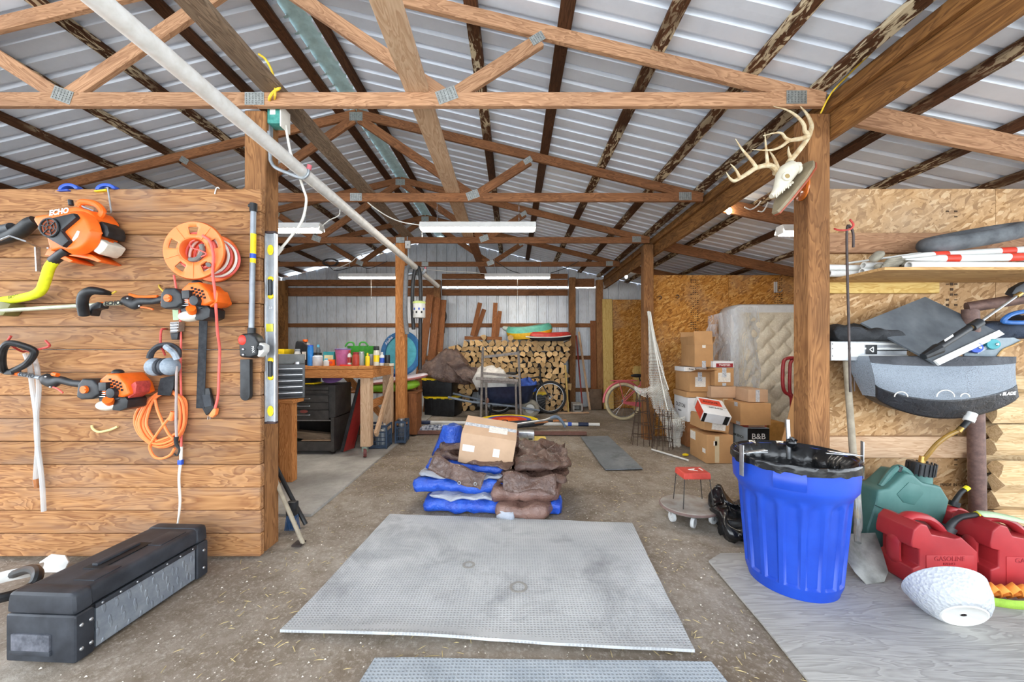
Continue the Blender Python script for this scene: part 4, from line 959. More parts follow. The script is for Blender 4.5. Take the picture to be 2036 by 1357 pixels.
# stains on the pale mat: two ring shaped wear marks
for x, y, r_ in ((932, 1129, .03), (1031, 1174, .042)):
    p = G(x, y); b = MB(); b.tube([(p.x+r_*math.cos(2*PI*i/22), p.y+r_*math.sin(2*PI*i/22), .0165) for i in range(22)], .009, 6, closed=True, flat=1, up=(0, 0, 1))
    for v in b.v: v.z = .0155+(v.z-.0165)*.3
    o = tag(b.build('washer', plain('grey_washer', '#8c8a86', .8), origin=(p.x, p.y, .015)), 'worn grey ring on the pale rubber mat, the '+('smaller' if r_ < .04 else 'larger')+' one', 'washer')
pts = [G(1433, 1104), G(1409, 1119), G(1512, 1240), G(1640, 1400), V((3.9, 1.1, 0)), V((3.9, 2.45, 0))]
b = MB(); b.prism([(p.x-2.4, p.y-1.9) for p in pts], 0, .013); o = b.build('plywood_sheet', W_PLY, bevel=.002); o.location = (2.4, 1.9, .0); tag(o, 'grey weathered plywood sheet on the floor under the blue bin', 'plywood')
# ---------------------------------------------------------------- soft things
def rquad(q, n=12, rad=.16):
    "rounded outline round a quad"
    out = []; N = len(q)
    for i in range(N):
        a, c, d = V(q[i-1]), V(q[i]), V(q[(i+1) % N])
        p0 = c+(a-c)*rad; p2 = c+(d-c)*rad
        for k in range(n//3+1): t = k/(n//3); out.append(p0*(1-t)**2+c*2*t*(1-t)+p2*t*t)
        nx = d+(c-d)*rad
        for k in range(1, n): out.append(p2+(nx-p2)*k/n)
    return out
def pillow(mb, q, z0, h, bulge=.02, amp=.012, fr=7, seed=0, tilt=(0, 0), rad=.16, top=6):
    ol = rquad([(p[0], p[1], 0) for p in q], 12, rad); c = sum(ol, V((0, 0, 0)))/len(ol); n = len(ol); rings = []
    def disp(p, k):
        w_ = amp*k
        cr = (1-2*abs(nz3(p, fr*.8, seed+3)))*.6+(1-2*abs(nz3((p[1], p[0], p[2]), fr*1.7, seed+7)))*.35
        return V((nz3(p, fr, seed), nz3(p, fr, seed+5), nz3(p, fr, seed+9)+cr-.5))*w_
    prof = [(.0, .9), (.12, 1.0), (.5, 1.0), (.88, 1.0), (1, .93)]
    for t, s in prof:
        ring = []
        for p in ol:
            d = (p-c); x = c+d*s+d.normalized()*bulge*math.sin(PI*t); x.z = z0+h*t+(tilt[0]*(x.x-c.x)+tilt[1]*(x.y-c.y))*t
            e = disp(x, 1.0 if t > 0 else .5); 
            if t == 0: e.z = 0
            ring.append(x+e)
        rings.append(ring)
    for j in range(1, top+1):
        s = .93*(1-j/top); ring = []
        for p in ol:
            d = p-c; x = c+d*max(s, .004); x.z = z0+h*(1+.0)+(tilt[0]*(x.x-c.x)+tilt[1]*(x.y-c.y)); e = disp(x, 1.3); ring.append(x+e)
        rings.append(ring)
    mb.loft(rings)
def fabric(name, c, c2, rough=.45, sc=24, bmp=.5, spec=.5):
    if name in MC: return MC[name]
    t = NT(name); v = t.coord(); n1 = t.noise(v, sc, 4, .65, .8); n2 = t.noise(v, sc*.35, 4, .6)
    col = t.mix(t.ramp(n2, [(.35, 0), (.7, 1)]), c, c2)
    t.bump(n1, bmp, .02); MC[name] = t.out(col, rough, 0, spec); return MC[name]
TBLU = fabric('blue_tarp', '#1b46b2', '#2f63cf', .33, bmp=.7, spec=.6)
TBRN = fabric('brown_tarp', '#6b4f46', '#86685d', .3, bmp=.7, spec=.6)
TBRD = fabric('dark_brown_tarp', '#4d3831', '#6f564b', .27, bmp=.9, spec=.7)
TGRY = fabric('tarp_lining', '#9aa0ac', '#b3b7c0', .5)
r = thing('folded_tarp', 'stack of folded blue tarpaulin on the dirt floor', 'tarp', (-.42, 3.4, 0))
for i, (q, z0, h, m, sd) in enumerate((
  ([(-.72, 3.06), (-.0, 3.0), (.02, 3.7), (-.62, 3.75)], 0, .10, TBLU, 1), ([(-.66, 3.09), (-.05, 3.04), (0, 3.6), (-.6, 3.7)], .095, .035, TGRY, 2),
  ([(-.83, 3.16), (-.05, 3.1), (0, 3.7), (-.7, 3.8)], .125, .11, TBLU, 3), ([(-.78, 3.2), (-.1, 3.12), (-.05, 3.6), (-.7, 3.7)], .235, .03, TGRY, 4),
  ([(-.74, 3.28), (-.1, 3.2), (-.05, 3.7), (-.68, 3.8)], .262, .075, TBLU, 5))):
    b = MB(); pillow(b, q, z0, h, .025, .022, 11, sd, rad=.08); b.build('fold', m, r, smooth=180)
b = MB(); rings = []
for k in range(7):
    t = k/6; c_ = P(896+t*3, 908-t*62, 3.5); w_ = .15*(1-t*.5)
    rings.append([c_+V((w_*math.cos(a*PI/8)*(1+.2*math.sin(a*1.7)), .07*math.sin(a*PI/8), .01*math.sin(a+t*4))) for a in range(16)])
b.loft(rings); b.build('raised_corner', TBLU, r, smooth=180)
r = thing('folded_tarp', 'dark brown tarpaulin with eyelets folded over the blue stack', 'tarp', (-.35, 3.4, .33))
for q, z0, h, sd, tl in (([(-.7, 3.36), (-.04, 3.1), (.06, 3.6), (-.6, 3.85)], .335, .07, 11, (-.06, .12)), ([(-.66, 3.42), (-.05, 3.22), (.05, 3.65), (-.55, 3.85)], .41, .07, 12, (-.04, .15))):
    b = MB(); pillow(b, q, z0, h, .02, .035, 9, sd, tl, rad=.08); b.build('fold', TBRD, r, smooth=180)
b = MB(); b.grid(lambda u, v: P(862+u*105-v*12, 905+u*40+v*32, 3.12-.05*v-.05*u)+V((0, .012*math.sin(9*u), .01*math.sin(14*u+v))), 20, 6, thick=.006); b.build('front_flap', TBRD, r, smooth=180)
for x, y in ((913, 961), (945, 963)):
    b = MB(); p = P(x, y, 3.0); b.tube([p+V((.011*math.cos(2*PI*i/14), 0, .011*math.sin(2*PI*i/14))) for i in range(14)], .004, 6, closed=True); b.build('eyelet', STEEL, r)
r = thing('folded_tarp', 'brown tarpaulin folded in a wrinkled heap beside the blue stack', 'tarp', (.2, 3.3, 0))
for q, z0, h, sd, m, tl, am in (([(-.13, 2.94), (.26, 2.9), (.38, 3.3), (.0, 3.6)], 0, .11, 21, TBRN, (0, 0), .02), ([(-.17, 2.99), (.34, 3.0), (.46, 3.6), (-.02, 3.7)], .11, .12, 22, TBRN, (-.05, .06), .022),
   ([(-.1, 3.08), (.42, 3.06), (.5, 3.6), (.0, 3.7)], .225, .075, 23, TBRD, (.0, .1), .032), ([(.02, 3.12), (.46, 3.18), (.5, 3.65), (.05, 3.72)], .30, .09, 24, TBRD, (-.05, .12), .04)):
    b = MB(); pillow(b, q, z0, h, .02, am, 10, sd, tl, rad=.09); b.build('fold', m, r, smooth=180)
b = MB(); pillow(b, [(-.13, 2.93), (.0, 2.89), (.02, 3.0), (-.1, 3.05)], 0.0, .07, .01, .015, 14, 31); b.build('grey_lining', TGRY, r, smooth=180)
b = MB(); b.grid(lambda u, v: V((-.08+u*.42, 3.0-.06*v+.03*u, .335-.11*v-.04*u+.02*math.sin(8*u+3*v))), 24, 6, thick=.008); b.build('drooping_fold', TBRD, r, smooth=180)
b = MB(); pillow(b, [(.26, 3.02), (.37, 3.0), (.40, 3.2), (.30, 3.3)], 0, .085, .01, .02, 14, 33); tag(b.build('tarp_scrap', TBLU, smooth=180, origin=(.32, 3.1, 0)), 'crumpled blue tarp scrap sticking out right of the brown heap', 'tarp')
# ---------------------------------------------------------------- cardboard boxes
CARD = plain('cardboard', '#b98f62', .8, dust=.06, scale=5)
CARD2 = plain('cardboard_pale', '#c3a386', .8, dust=.06, scale=5)
CARDIN = plain('cardboard_inner', '#a97f52', .85, dust=.08)
TAPE = plain('packing_tape', '#cdbd9d', .25, dust=.03)
TAPEB = plain('printed_tape', '#d9dde2', .3, c2='#8f99a8', scale=60)
LBL = plain('paper_label', '#eeebe4', .7, dust=.04, c2='#d3cfc8', scale=50)
def carton(lab, M, d, m=CARD, tape=None, labels=(), flaps=None, cat='cardboard box', group='cardboard boxes', name='cardboard_box'):
    "carton with its base centre at the origin of M; d = size"
    w_, e_, h_ = d; r = thing(name, lab, cat, group=group); r.matrix_basis = M
    b = MB(); b.box((0, 0, h_/2), (w_, e_, h_ if not flaps else h_)); b.build('carton_body', m, r, bevel=.004, local=True)
    if flaps:
        for ax_, s_, an in flaps:
            L_ = w_ if ax_ == 'y' else e_; D_ = (e_ if ax_ == 'y' else w_)*.46
            b = MB(); b.box((0, D_/2, .002), (L_-.004, D_, .004))
            mm = T(0, s_*e_/2, h_, rx=R(an)) @ T(rz=0 if s_ > 0 else PI) if ax_ == 'y' else T(s_*w_/2, 0, h_) @ T(rz=-s_*PI/2) @ T(rx=R(an))
            if ax_ == 'y': mm = T(0, s_*e_/2, h_) @ T(rz=0 if s_ > 0 else PI) @ T(rx=R(an))
            o = b.build('flap', m, r, local=True); o.matrix_basis = mm
    else:
        b = MB(); b.box((0, 0, h_+.0006), (w_*.99, .004, .001)); b.build('flap_seam', CARDIN, r, local=True)
    if tape:
        b = MB(); b.box((0, 0, h_+.0012), (w_*.98, .055, .001)) if tape[0] == 'x' else b.box((0, 0, h_+.0012), (.055, e_*.98, .001)); b.build('tape', tape[1], r, local=True)
        if tape[0] == 'y': b = MB(); b.box((0, -e_/2-.0015, h_-.06), (.055, .001, .12)); b.build('tape', tape[1], r, local=True)
    for k in labels:   # (face, u, v, w, h, mat [,text])
        f, u, v, lw, lh, lm = k[:6]
        b = MB(); b.box((0, 0, 0), (lw, .0012, lh))
        mm = {'f': T(u*w_/2, -e_/2-.001, v*h_), 'l': T(-w_/2-.001, u*e_/2, v*h_, rz=-PI/2), 'r': T(w_/2+.001, u*e_/2, v*h_, rz=PI/2), 't': T(u*w_/2, v*e_/2, h_+.0018, rx=-PI/2)}[f]
        o = b.build('printed_label' if len(k) > 6 else 'paper_label', lm, r, local=True); o.matrix_basis = mm
        if len(k) > 6:
            for tx, sz, tm, du, dv in k[6:]:
                text(tx, sz, tm, o, T(du, -.0016, dv, rx=PI/2), local=True, depth=.0004, bold=.0006)
    return r
CARD3 = CARD2
carton('tilted cardboard box with shipping labels lying on the tarps', T(.0, 3.36, .0) @ T(-.215, 0, .485, rx=R(15), ry=R(9)) @ T(0, 0, -.13), (.46, .34, .28), CARD2, ('x', TAPEB),
   [('t', .3, -.25, .16, .1, LBL), ('f', -.68, .52, .10, .06, LBL), ('f', .35, .5, .055, .075, LBL)], group=None)
# ---------------------------------------------------------------- blue bin
BINB = plain('bin_blue', '#143ea8', .4, c2='#1d4ab8', scale=5, spec=.5)
bx, by = 1.575, 2.15
r = thing('trash_can', 'blue ribbed plastic trash can lined with a black bag', 'trash can', (bx, by, .014))
def bin_r(z): return .222+.055*z/.7
b = MB(); n = 144; rings = []
zs = [0, .01, .05, .065, .075, .3, .48, .50, .515, .53, .56, .58, .62, .66, .69, .70, .70, .68]
for i, z in enumerate(zs):
    ring = []
    for k in range(n):
        a = 2*PI*k/n; ph = (k % 9)/9; f = 1 if 1 <= (k % 9) <= 6 else 0
        top = .5 if (k % 9) in (1, 6) else .515
        q = bin_r(z)
        if .07 < z < top and f: q -= .012
        if z < .02: q -= .012
        if .53 <= z < .56: q += .004
        if z >= .56: q += .022 if z < .66 else .018
        if i >= 16: q -= .012
        ring.append((q*math.cos(a), q*math.sin(a), z))
    rings.append(ring)
b.loft(rings, cap=False)
b.add([(0, 0, .004)]+[(.2*math.cos(2*PI*k/n), .2*math.sin(2*PI*k/n), .004) for k in range(n)], [(0, k+1, (k+1) % n+1) for k in range(n)])
b.build('barrel', BINB, r, local=True, smooth=40)
for a in (-128, 52):
    b = MB(); b.grid(lambda u, v: V(((.30+.012*math.sin(PI*v))*math.cos(R(a-13+26*u)), (.30+.012*math.sin(PI*v))*math.sin(R(a-13+26*u)), .585+.09*v)), 10, 5, thick=.03); b.build('handle', BINB, r, bevel=.0, local=True, smooth=50)
for a in (20, 200):
    b = MB(); b.grid(lambda u, v: V(((.30+.014*math.sin(PI*v))*math.cos(R(a-12+24*u)), (.30+.014*math.sin(PI*v))*math.sin(R(a-12+24*u)), .565+.09*v)), 10, 5, thick=.03)
BAG = plain('black_bag_film', '#0c0e12', .22, dust=.3, scale=10, bump=.25, spec=.6)
b = MB(); n = 120; rings = []
for t in range(15):
    ring = []
    for k in range(n):
        a = 2*PI*k/n; wv = nz3((math.cos(a)*2, math.sin(a)*2, t*.15), 3, 2); fo = math.sin(a*17+2*math.sin(a*3))+.5*math.sin(a*31)
        if t < 5: q, z = .302+.003*fo*(1-t*.15), .668+.014*wv+t*.0095
        elif t == 5: q, z = .297, .713
        else: z = .71-(t-5)*.045; q = bin_r(z)-.022-.004*(t-5)-(.003+.001*(t-5))*fo
        ring.append((q*math.cos(a), q*math.sin(a), z))
    rings.append(ring)
b.loft(rings, cap=False)
b.add([tuple(p) for p in rings[-1]], [tuple(range(n))]); b.build('liner_bag', BAG, r, local=True, smooth=60)
def bag_clip(par, a, h):
    ca, sa = math.cos(R(a)), math.sin(R(a)); b = MB(); b.bar((ca*.322, sa*.322, .60), (ca*.322, sa*.322, .60+h), .004, .03, (-sa, ca, 0)); b.bar((ca*.30, sa*.30, .725), (ca*.17, sa*.17, .735), .028, .006); b.bar((ca*.325, sa*.325, .722), (ca*.16, sa*.16, .722), .012, .006); b.build('clip', STEEL, par, bevel=.0015, local=True)
bag_clip(r, 190, .17); bag_clip(r, -18, .2)
b = MB(); b.cyl((.13, .20, .62), (.13, .215, .86), .012, .012, 12); b.build('rod', STEEL, r, local=True)
b = MB(); b.ell((.135, .19, .72), (.03, .03, .03), 10, 6); b.tube([(.135, .19, .72), (.15, .18, .75)], .018, 8); b.build('bag_knot', BAG, r, local=True)
# ---------------------------------------------------------------- rolling stool and black bag
sx, sy = 1.365, 2.95
r = thing('rolling_stool', 'small red seat on wire legs over a round grey wheeled board', 'stool', (sx, sy, 0))
b = MB(); b.lathe([(.001, .085), (.195, .085), (.203, .092), (.203, .106), (.195, .112), (.001, .112)], 40, sx=1.05); b.build('round_board', plain('grey_board', '#a5a39e', .7, c2='#8a7d72', scale=9), r, local=True)
b = MB(); b.tube([(.212*math.cos(2*PI*i/40), .203*math.sin(2*PI*i/40), .1) for i in range(40)], .009, 6, closed=True); b.build('rim_band', plain('worn_red_rim', '#7b6661', .7), r, local=True)
for a in (200, 255, 325, 60, 130):
    ca, sa = .165*math.cos(R(a)), .165*math.sin(R(a)); b = MB(); b.lathe([(.001, -.012), (.036, -.012), (.038, 0), (.036, .012), (.001, .012)], 18, T(ca, sa, .038, rx=PI/2, rz=R(a*2.3))); ca_ = b.build('caster_wheel', plain('caster_grey', '#c2c4c4', .5), r, local=True)
    b = MB(); b.cyl((ca, sa, .04), (ca, sa, .088), .012, .016, 10); b.ell((ca, sa-.014, .038), (.012, .006, .012), 8, 5); b.build('caster_fork', STEEL, r, local=True)
SR = plain('red_seat_vinyl', '#c9493d', .55, dust=.12, scale=12)
b = MB(); b.box((.035, .02, .345), (.21, .17, .05), taper=.96); st = b.build('seat', SR, r, bevel=.012, seg=3, local=True)
text('A', .085, WINK, st, T(.035, .02, .3708, rz=R(90)), local=True, bold=.003, depth=.0004)
b = MB(); b.box((.105, .03, .3708), (.012, .06, .0008)); b.build('emblem_bar', WINK, st, local=True)
for x0, y0, x1, y1 in ((-.06, -.055, -.09, -.1), (.13, -.055, .14, -.1), (-.06, .095, -.08, .1), (.13, .095, .15, .1)):
    b = MB(); b.tube([(x0, y0, .325), (x1, y1, .11)], .004, 6); b.build('leg', plain('dark_wire', '#4a4744', .5, .5), r, local=True)
b = MB(); pillow(b, [(1.48, 2.6), (1.74, 2.55), (1.78, 2.86), (1.52, 2.95)], -.005, .17, .04, .07, 8, 41, (-.1, .4)); tag(b.build('trash_bag', BAG, smooth=180, origin=(1.62, 2.75, 0)), 'crumpled black plastic bag between the stool and blue trash can', 'bag')
# ---------------------------------------------------------------- right partition: shelf, rack and what lies on them
YR = 2.675
def r4(cx, cy, d=0.0): return P(1600+cx/2.713, 360+cy/2.713, YR-d)
def r5(cx, cy, d=0.0): return P(1600+cx/2.713, 760+cy/2.713, YR-d)
def slab2(mb, pts, back):
    "front outline points; extruded straight back by 'back' metres"
    n = len(pts); k = [p+V((0, back, 0)) for p in pts]
    mb.add(k+pts, [tuple(range(n)), tuple(range(2*n-1, n-1, -1))]+[(n+i, n+(i+1) % n, (i+1) % n, i) for i in range(n)])
RUST = plain('rusty_steel', '#5f4b47', .6, .4, .25, 30, c2='#7b6259')
DKROD = plain('dark_rod', '#4b4240', .5, .6, .2)
STAMP = plain('stamp_ink', '#4a3520', .8)
b = MB(); b.box((3.35, 2.464, 1.789), (2.3, .42, .018)); sh_ = tag(b.build('shelf', W_SHELF, bevel=.001, seg=1, origin=(3.35, 2.464, 1.789)), 'plywood shelf on the strand board partition', 'shelf')
sh_.parent = WR1; del sh_['category']; sh_.matrix_parent_inverse = mw(WR1).inverted()
for k, (x, y0, y1) in enumerate(((1893, 415, 436), (1893, 560, 612), (1893, 860, 930))):
    z0, z1 = P(x, y1, 2.71).z, P(x, y0, 2.71).z; n = max(2, int((z1-z0)/.035)); b = MB(); random.seed(k)
    for i in range(n):
        for j in range(3):
            if random.random() < .7: b.box((P(x, 0, 2.71).x-.03+j*.03, 2.7125, z0+(i+.5)*(z1-z0)/n), (.022, .0015, random.uniform(.006, .02)))
    b.build('ink_stamp', STAMP, WR1)
text('MADE IN USA', .03, STAMP, WR1, T(P(1896, 965, 2.71).x, 2.712, P(1896, 965, 2.71).z, rx=PI/2), name='ink_stamp')
ZS = 1.798
def tubeobj(nm, lab, cat, p0, p1, r_, m, inner=True, group=None):
    b = MB(); b.tube([p0, p1], r_, 16, cap=False)
    if inner: b.tube([p1, p0], r_*.72, 16, cap=False); n = 16
    o = b.build(nm, m, origin=V(p0)); 
    if inner:
        for e, s in ((p0, -1), (p1, 1)):
            pass
    return tag(o, lab, cat, group)
def pvc(lab, p0, p1, r_):
    b = MB(); p0, p1 = V(p0), V(p1); d = (p1-p0).normalized(); L = (p1-p0).length
    b.lathe([(r_*.75, 0), (r_, 0), (r_, L), (r_*.75, L), (r_*.75, 0)], 18, frame(p0, p1) @ Matrix.Rotation(PI/2, 4, 'Y') @ Matrix.Rotation(0, 4, 'Z'), cap=False)
    o = b.build('pvc_pipe', PVC, origin=p0); return tag(o, lab, 'pipe', 'plastic pipes on the plywood shelf')
pvc('plastic pipe on the shelf, its coupling end touching the grey gloves', (2.29, 2.50, ZS+.022), (3.1, 2.56, ZS+.022), .022)
pvc('plastic pipe resting on top of the pipe by the grey gloves', (2.31, 2.51, ZS+.066), (3.1, 2.55, ZS+.066), .021)
pvc('plastic pipe on the shelf running behind the rough post', (2.12, 2.56, ZS+.022), (3.0, 2.62, ZS+.022), .022)
pvc('short end of plastic pipe lying on the pipe behind the rough post', (2.10, 2.57, ZS+.065), (2.9, 2.625, ZS+.065), .02)
pvc('plastic pipe at the shelf front below the red banded poles', (2.42, 2.33, ZS+.025), (3.15, 2.35, ZS+.025), .025)
RB = plain('red_band', '#cf3b26', .45)
for i, (p0, p1, lab) in enumerate(((V((2.62, 2.42, ZS+.105)), V((3.32, 2.38, ZS+.14)), 'upper white pole with red bands lying on the shelf'), (V((2.64, 2.37, ZS+.075)), V((3.3, 2.33, ZS+.082)), 'lower white pole with red bands lying on the shelf'))):
    r = thing('banded_pole', lab, 'pole', p0, group='red banded poles'); d = (p1-p0); b = MB(); b.tube([p0, p1], .024, 14); b.build('pole', WHT, r)
    for t in (.06, .62):
        b = MB(); b.tube([p0+d*t, p0+d*(t+.12)], .0252, 14); b.build('red_band', RB, r)
    b = MB(); b.tube([p0, p0-d*.28], [.0245, .004], 14); b.build('tapered_end', WHT, r)
b = MB(); b.tube([(2.28, 2.6, ZS+.1), (2.75, 2.5, ZS+.155)], .007, 8); tag(b.build('thin_rod', WHT, origin=(2.28, 2.6, ZS+.1)), 'thin white rod leaning over the gloves on the shelf', 'rod')
b = MB()
for x, y, z, a_, s in ((2.4, 2.46, .03, .3, 1), (2.44, 2.43, .06, -.4, .9), (2.5, 2.45, .075, .2, 1), (2.34, 2.45, .11, -.7, .7), (2.55, 2.44, .05, .1, 1), (2.58, 2.46, .09, -.3, .8)):
    b.ell((0, 0, 0), (.075*s, .035, .026), 12, 7, T(x, y, ZS+z, ry=a_, rz=.2))
for k in range(5): b.tube([(2.33+.012*k, 2.41, ZS+.03+.012*k), (2.42+.01*k, 2.405, ZS+.02+.018*k)], [.012, .009], 8)
for v in b.v: v += V((nz3(v, 25), nz3(v, 25, 4), nz3(v, 25, 8)))*.008
tag(b.build('work_gloves', plain('grey_glove', '#8b8577', .9, c2='#a19b8b', scale=25), smooth=180, origin=(2.45, 2.45, ZS)), 'pair of dirty grey work gloves on the shelf pipes', 'gloves')
# tyre lying tilted
b = MB(); pts = []; tm = T(2.98, 2.47, ZS+.235, rx=R(10), ry=R(-11))
for i in range(36):
    a = 2*PI*i/36; pts.append(tm @ V((.28*math.cos(a), .13*math.sin(a), 0)))
b.tube(pts, .048, 12, closed=True, flat=.9); tr = tag(b.build('inner_tube', plain('dusty_tyre', '#4b4e52', .8, c2='#74787c', scale=8), origin=(2.98, 2.52, ZS+.16)), 'squashed dusty black tyre on top of the red banded poles', 'tyre')
b = MB(); slab2(b, [V((3.28, 2.36, ZS+.02)), V((3.3, 2.36, ZS+.11)), V((3.38, 2.36, ZS+.165)), V((3.75, 2.36, ZS+.18)), V((3.7, 2.36, ZS+.05)), V((3.4, 2.36, ZS+.005))], .12); tag(b.build('white_case', WHT, bevel=.012, origin=(3.5, 2.4, ZS)), 'white plastic case beside the blue ribbed part on the shelf', 'case')
r = thing('blue_fan_guard', 'blue ribbed plastic part at the right of the shelf', 'plastic part', (3.4, 2.3, ZS))
b = MB(); slab2(b, [V((3.28, 2.30, ZS)), V((3.42, 2.30, ZS+.02)), V((3.58, 2.30, ZS+.17)), V((3.8, 2.30, ZS+.19)), V((3.8, 2.30, ZS))], .05); b.build('panel', plain('steel_blue_plastic', '#2f5f9e', .5), r, bevel=.006)
for k in range(5):
    b = MB(); x = 3.45+k*.05; b.bar((x, 2.296, ZS+.02), (x+.05, 2.296, ZS+.05+.028*k), .006, .01); b.build('rib', plain('steel_blue_plastic', '#2f5f9e', .5), r)
# long rod on a red hook
bracket('red screw hook on the rough post holding the long dark rod', [P(1650, 455, 2.47)+V((.03, 0, 0)), P(1668, 458, 2.44), P(1688, 457, 2.42), P(1697, 448, 2.41), P(1690, 437, 2.40)], .006, REDH)
b = MB(); b.tube(spline([r4(262, 358, .25), r4(262, 290, .25), r4(248, 252, .25), r4(228, 262, .25), r4(230, 500, .25), r4(238, 800, .25), r4(246, 1140, .25)], 6), .007, 8)
b.tube([r4(246, 1130, .25), r4(252, 1062, .245), r4(266, 1062, .245), r4(268, 1135, .245)], .0035, 6); tag(b.build('hook_rod', DKROD, origin=r4(246, 1140, .25)), 'long dark hooked rod hanging beside the rough post', 'rod')
# shovel
r = thing('shovel', 'flat bladed shovel with a long grey handle leaning on the partition', 'shovel', P(1740, 1155, 2.12))
b = MB(); h0, h1 = P(1679, 668, 2.60), P(1706, 1040, 2.34); b.tube([h0, h1], [.019, .02], 12); b.ell(h0, (.021, .021, .02)); b.build('handle', plain('ash_handle', '#8d8372', .7, c2='#a59a86', scale=20), r)
b = MB(); b.tube(spline([h1+(h0-h1)*.15, h1, P(1704, 1060, 2.30), P(1706, 1080, 2.26)], 4), [.024, .022, .018, .016], 10); b.build('socket', plain('dull_steel', '#8f8f8b', .55, .5, .2), r)
BL = [(1690, 1062), (1740, 1060), (1755, 1100), (1766, 1138), (1758, 1158), (1722, 1163), (1700, 1140), (1685, 1118)]
b = MB(); rows = [P(x, y, 2.30-.2*(y-1060)/103) for x, y in BL]; cc = P(1722, 1105, 2.24)
b.add(rows+[cc], [(i, (i+1) % 8, 8) for i in range(8)]); bl = b.build('blade', plain('dull_steel', '#8f8f8b', .55, .5, .2), r, smooth=60); md = bl.modifiers.new('solid', 'SOLIDIFY'); md.thickness = .003
# rack of rusty pipe (firewood rack)
r = thing('firewood_rack', 'rusty steel pipe rack in front of the split logs', 'rack', (3.05, 2.5, 0))
b = MB(); b.tube([P(1945, 1090, 2.5), P(1940, 820, 2.5), P(1929, 615, 2.5)], .041, 16); b.build('upright', RUST, r)
b = MB(); b.tube([P(1922, 612, 2.5), P(2060, 590, 2.36), P(2400, 540, 2.1)], .034, 14); b.build('top_rail', RUST, r)
b = MB(); b.tube([(3.05, 2.5, .06), (4.4, 2.5, .06)], .03, 14); b.build('bottom_rail', RUST, r)
b = MB(); b.tube([(4.4, 2.5, 0), (4.4, 2.5, 1.5)], .04, 14); b.build('upright', RUST, r)
# split logs along the rack
LOGW = wood('split_log_wood', '#d3b992', '#a98a5e', '#8f7a60', 1.4, .5, vary=.3)
LOGS = wood('grey_log_wood', '#a89a86', '#7c6d5a', '#5f5446', 1.4, .5, vary=.3)
BARK = plain('bark', '#6f655b', .95, c2='#4a423a', scale=18, bump=.8)
random.seed(12)
def split_log_mesh(L, w_, h_, k):
    b = MB(); n = 7; prof = []
    for i in range(n):
        a = PI*2*i/n+.3*k; rr = 1+.25*math.sin(3.1*i+k*2); prof.append((w_*math.cos(a)*rr*.5, h_*math.sin(a)*rr*.5))
    rings = []
    for j in range(6):
        t = j/5; o = (.008*math.sin(3*t+k), .012*math.sin(2*t+k*1.7)); rings.append([(t*L, y+o[0], z+o[1]) for y, z in prof])
    b.loft(rings); me = b.mesh('split_log', smooth=30); return me
RK = []
zz = .13; k = 0
for row, hh in enumerate((.115, .12, .11, .125, .115, .12, .11, .10, .10)):
    for dy in (0, .1):
        me = split_log_mesh(random.uniform(.5, .58), .085, hh*1.0, k); me.materials.append(LOGS if k % 4 == 1 else LOGW)
        o = link('split_log', me, None); o.matrix_basis = T(3.15+random.uniform(-.01, .05), 2.525+dy*.8, zz+hh/2, rz=random.uniform(-.02, .02), rx=random.uniform(-.2, .2))
        tag(o, 'split log lying lengthwise in the rusty pipe rack', 'log', 'split logs in the pipe rack'); k += 1
        if row > 1:
            o2 = link('split_log', me, None); o2.matrix_basis = T(3.78+random.uniform(0, .06), 2.525+dy*.8, zz+hh/2, rx=random.uniform(-2, 2)); tag(o2, 'split log lying lengthwise in the rusty pipe rack', 'log', 'split logs in the pipe rack')
    zz += hh*.98
# aluminium profile case, dark bag, slate sheet, wand
r = thing('aluminium_profile', 'white aluminium profile box behind the mesh bag', 'profile', r4(170, 970, .2))
b = MB(); b.box(((r4(150, 0, .18).x+r4(560, 0, .18).x)/2, YR-.12, r4(0, 918, .18).z), (r4(560, 0, .18).x-r4(150, 0, .18).x, .1, (970-866)/2.713*(YR-.18)/FPX)); b.build('body', ALU, r, bevel=.003)
for yy in (880, 905, 945):
    b = MB(); p0, p1 = r4(150, yy, .173), r4(555, yy, .173); b.bar(p0, p1, .006, .012); b.build('groove_rib', WHT, r)
b = MB(); p0, p1 = r4(392, 915, .174), r4(555, 915, .174); b.bar(p0, p1, .006, .006); b.build('slot', BLK, r)
b = MB(); b.box(r4(362, 910, .178), (.068, .004, .062)); bd_ = b.build('badge', BLK, r, bevel=.006)
b = MB(); c_ = r4(362, 910, .1815)
b.bar(c_+V((-.014, 0, 0)), c_+V((.01, 0, .017)), .002, .005); b.bar(c_+V((.01, 0, .017)), c_+V((.01, 0, -.017)), .002, .005); b.bar(c_+V((-.014, 0, 0)), c_+V((.008, 0, -.017)), .002, .005); b.build('emblem', WINK, bd_)
b = MB(); q = [r4(160, 0, .16), r4(450, 0, .16)]
pillow(b, [(q[0].x, YR-.22), (q[1].x+.05, YR-.22), (q[1].x, YR-.05), (q[0].x, YR-.04)], r4(0, 864, .18).z, .09, .02, .03, 9, 51, (-.12, .1)); tag(b.build('black_cloth', fabric('black_cloth', '#1f2124', '#36383c', .8), smooth=180, origin=V((q[0].x, YR-.1, r4(0, 864, .18).z))), 'crumpled black cloth on the white aluminium profile', 'cloth')
SLATE = plain('slate_sheet', '#4d5359', .5, c2='#6a7075', scale=5)
A_, B2, C2, D2 = r4(305, 765, .16), r4(650, 625, .06), r4(1055, 820, .22), r4(706, 985, .33)
r = thing('slate_panel', 'dark slate grey sheet with a white edge standing behind the mesh bag', 'panel', D2)
b = MB(); nn = (B2-A_).cross(D2-A_).normalized(); nn = nn if nn.y > 0 else -nn
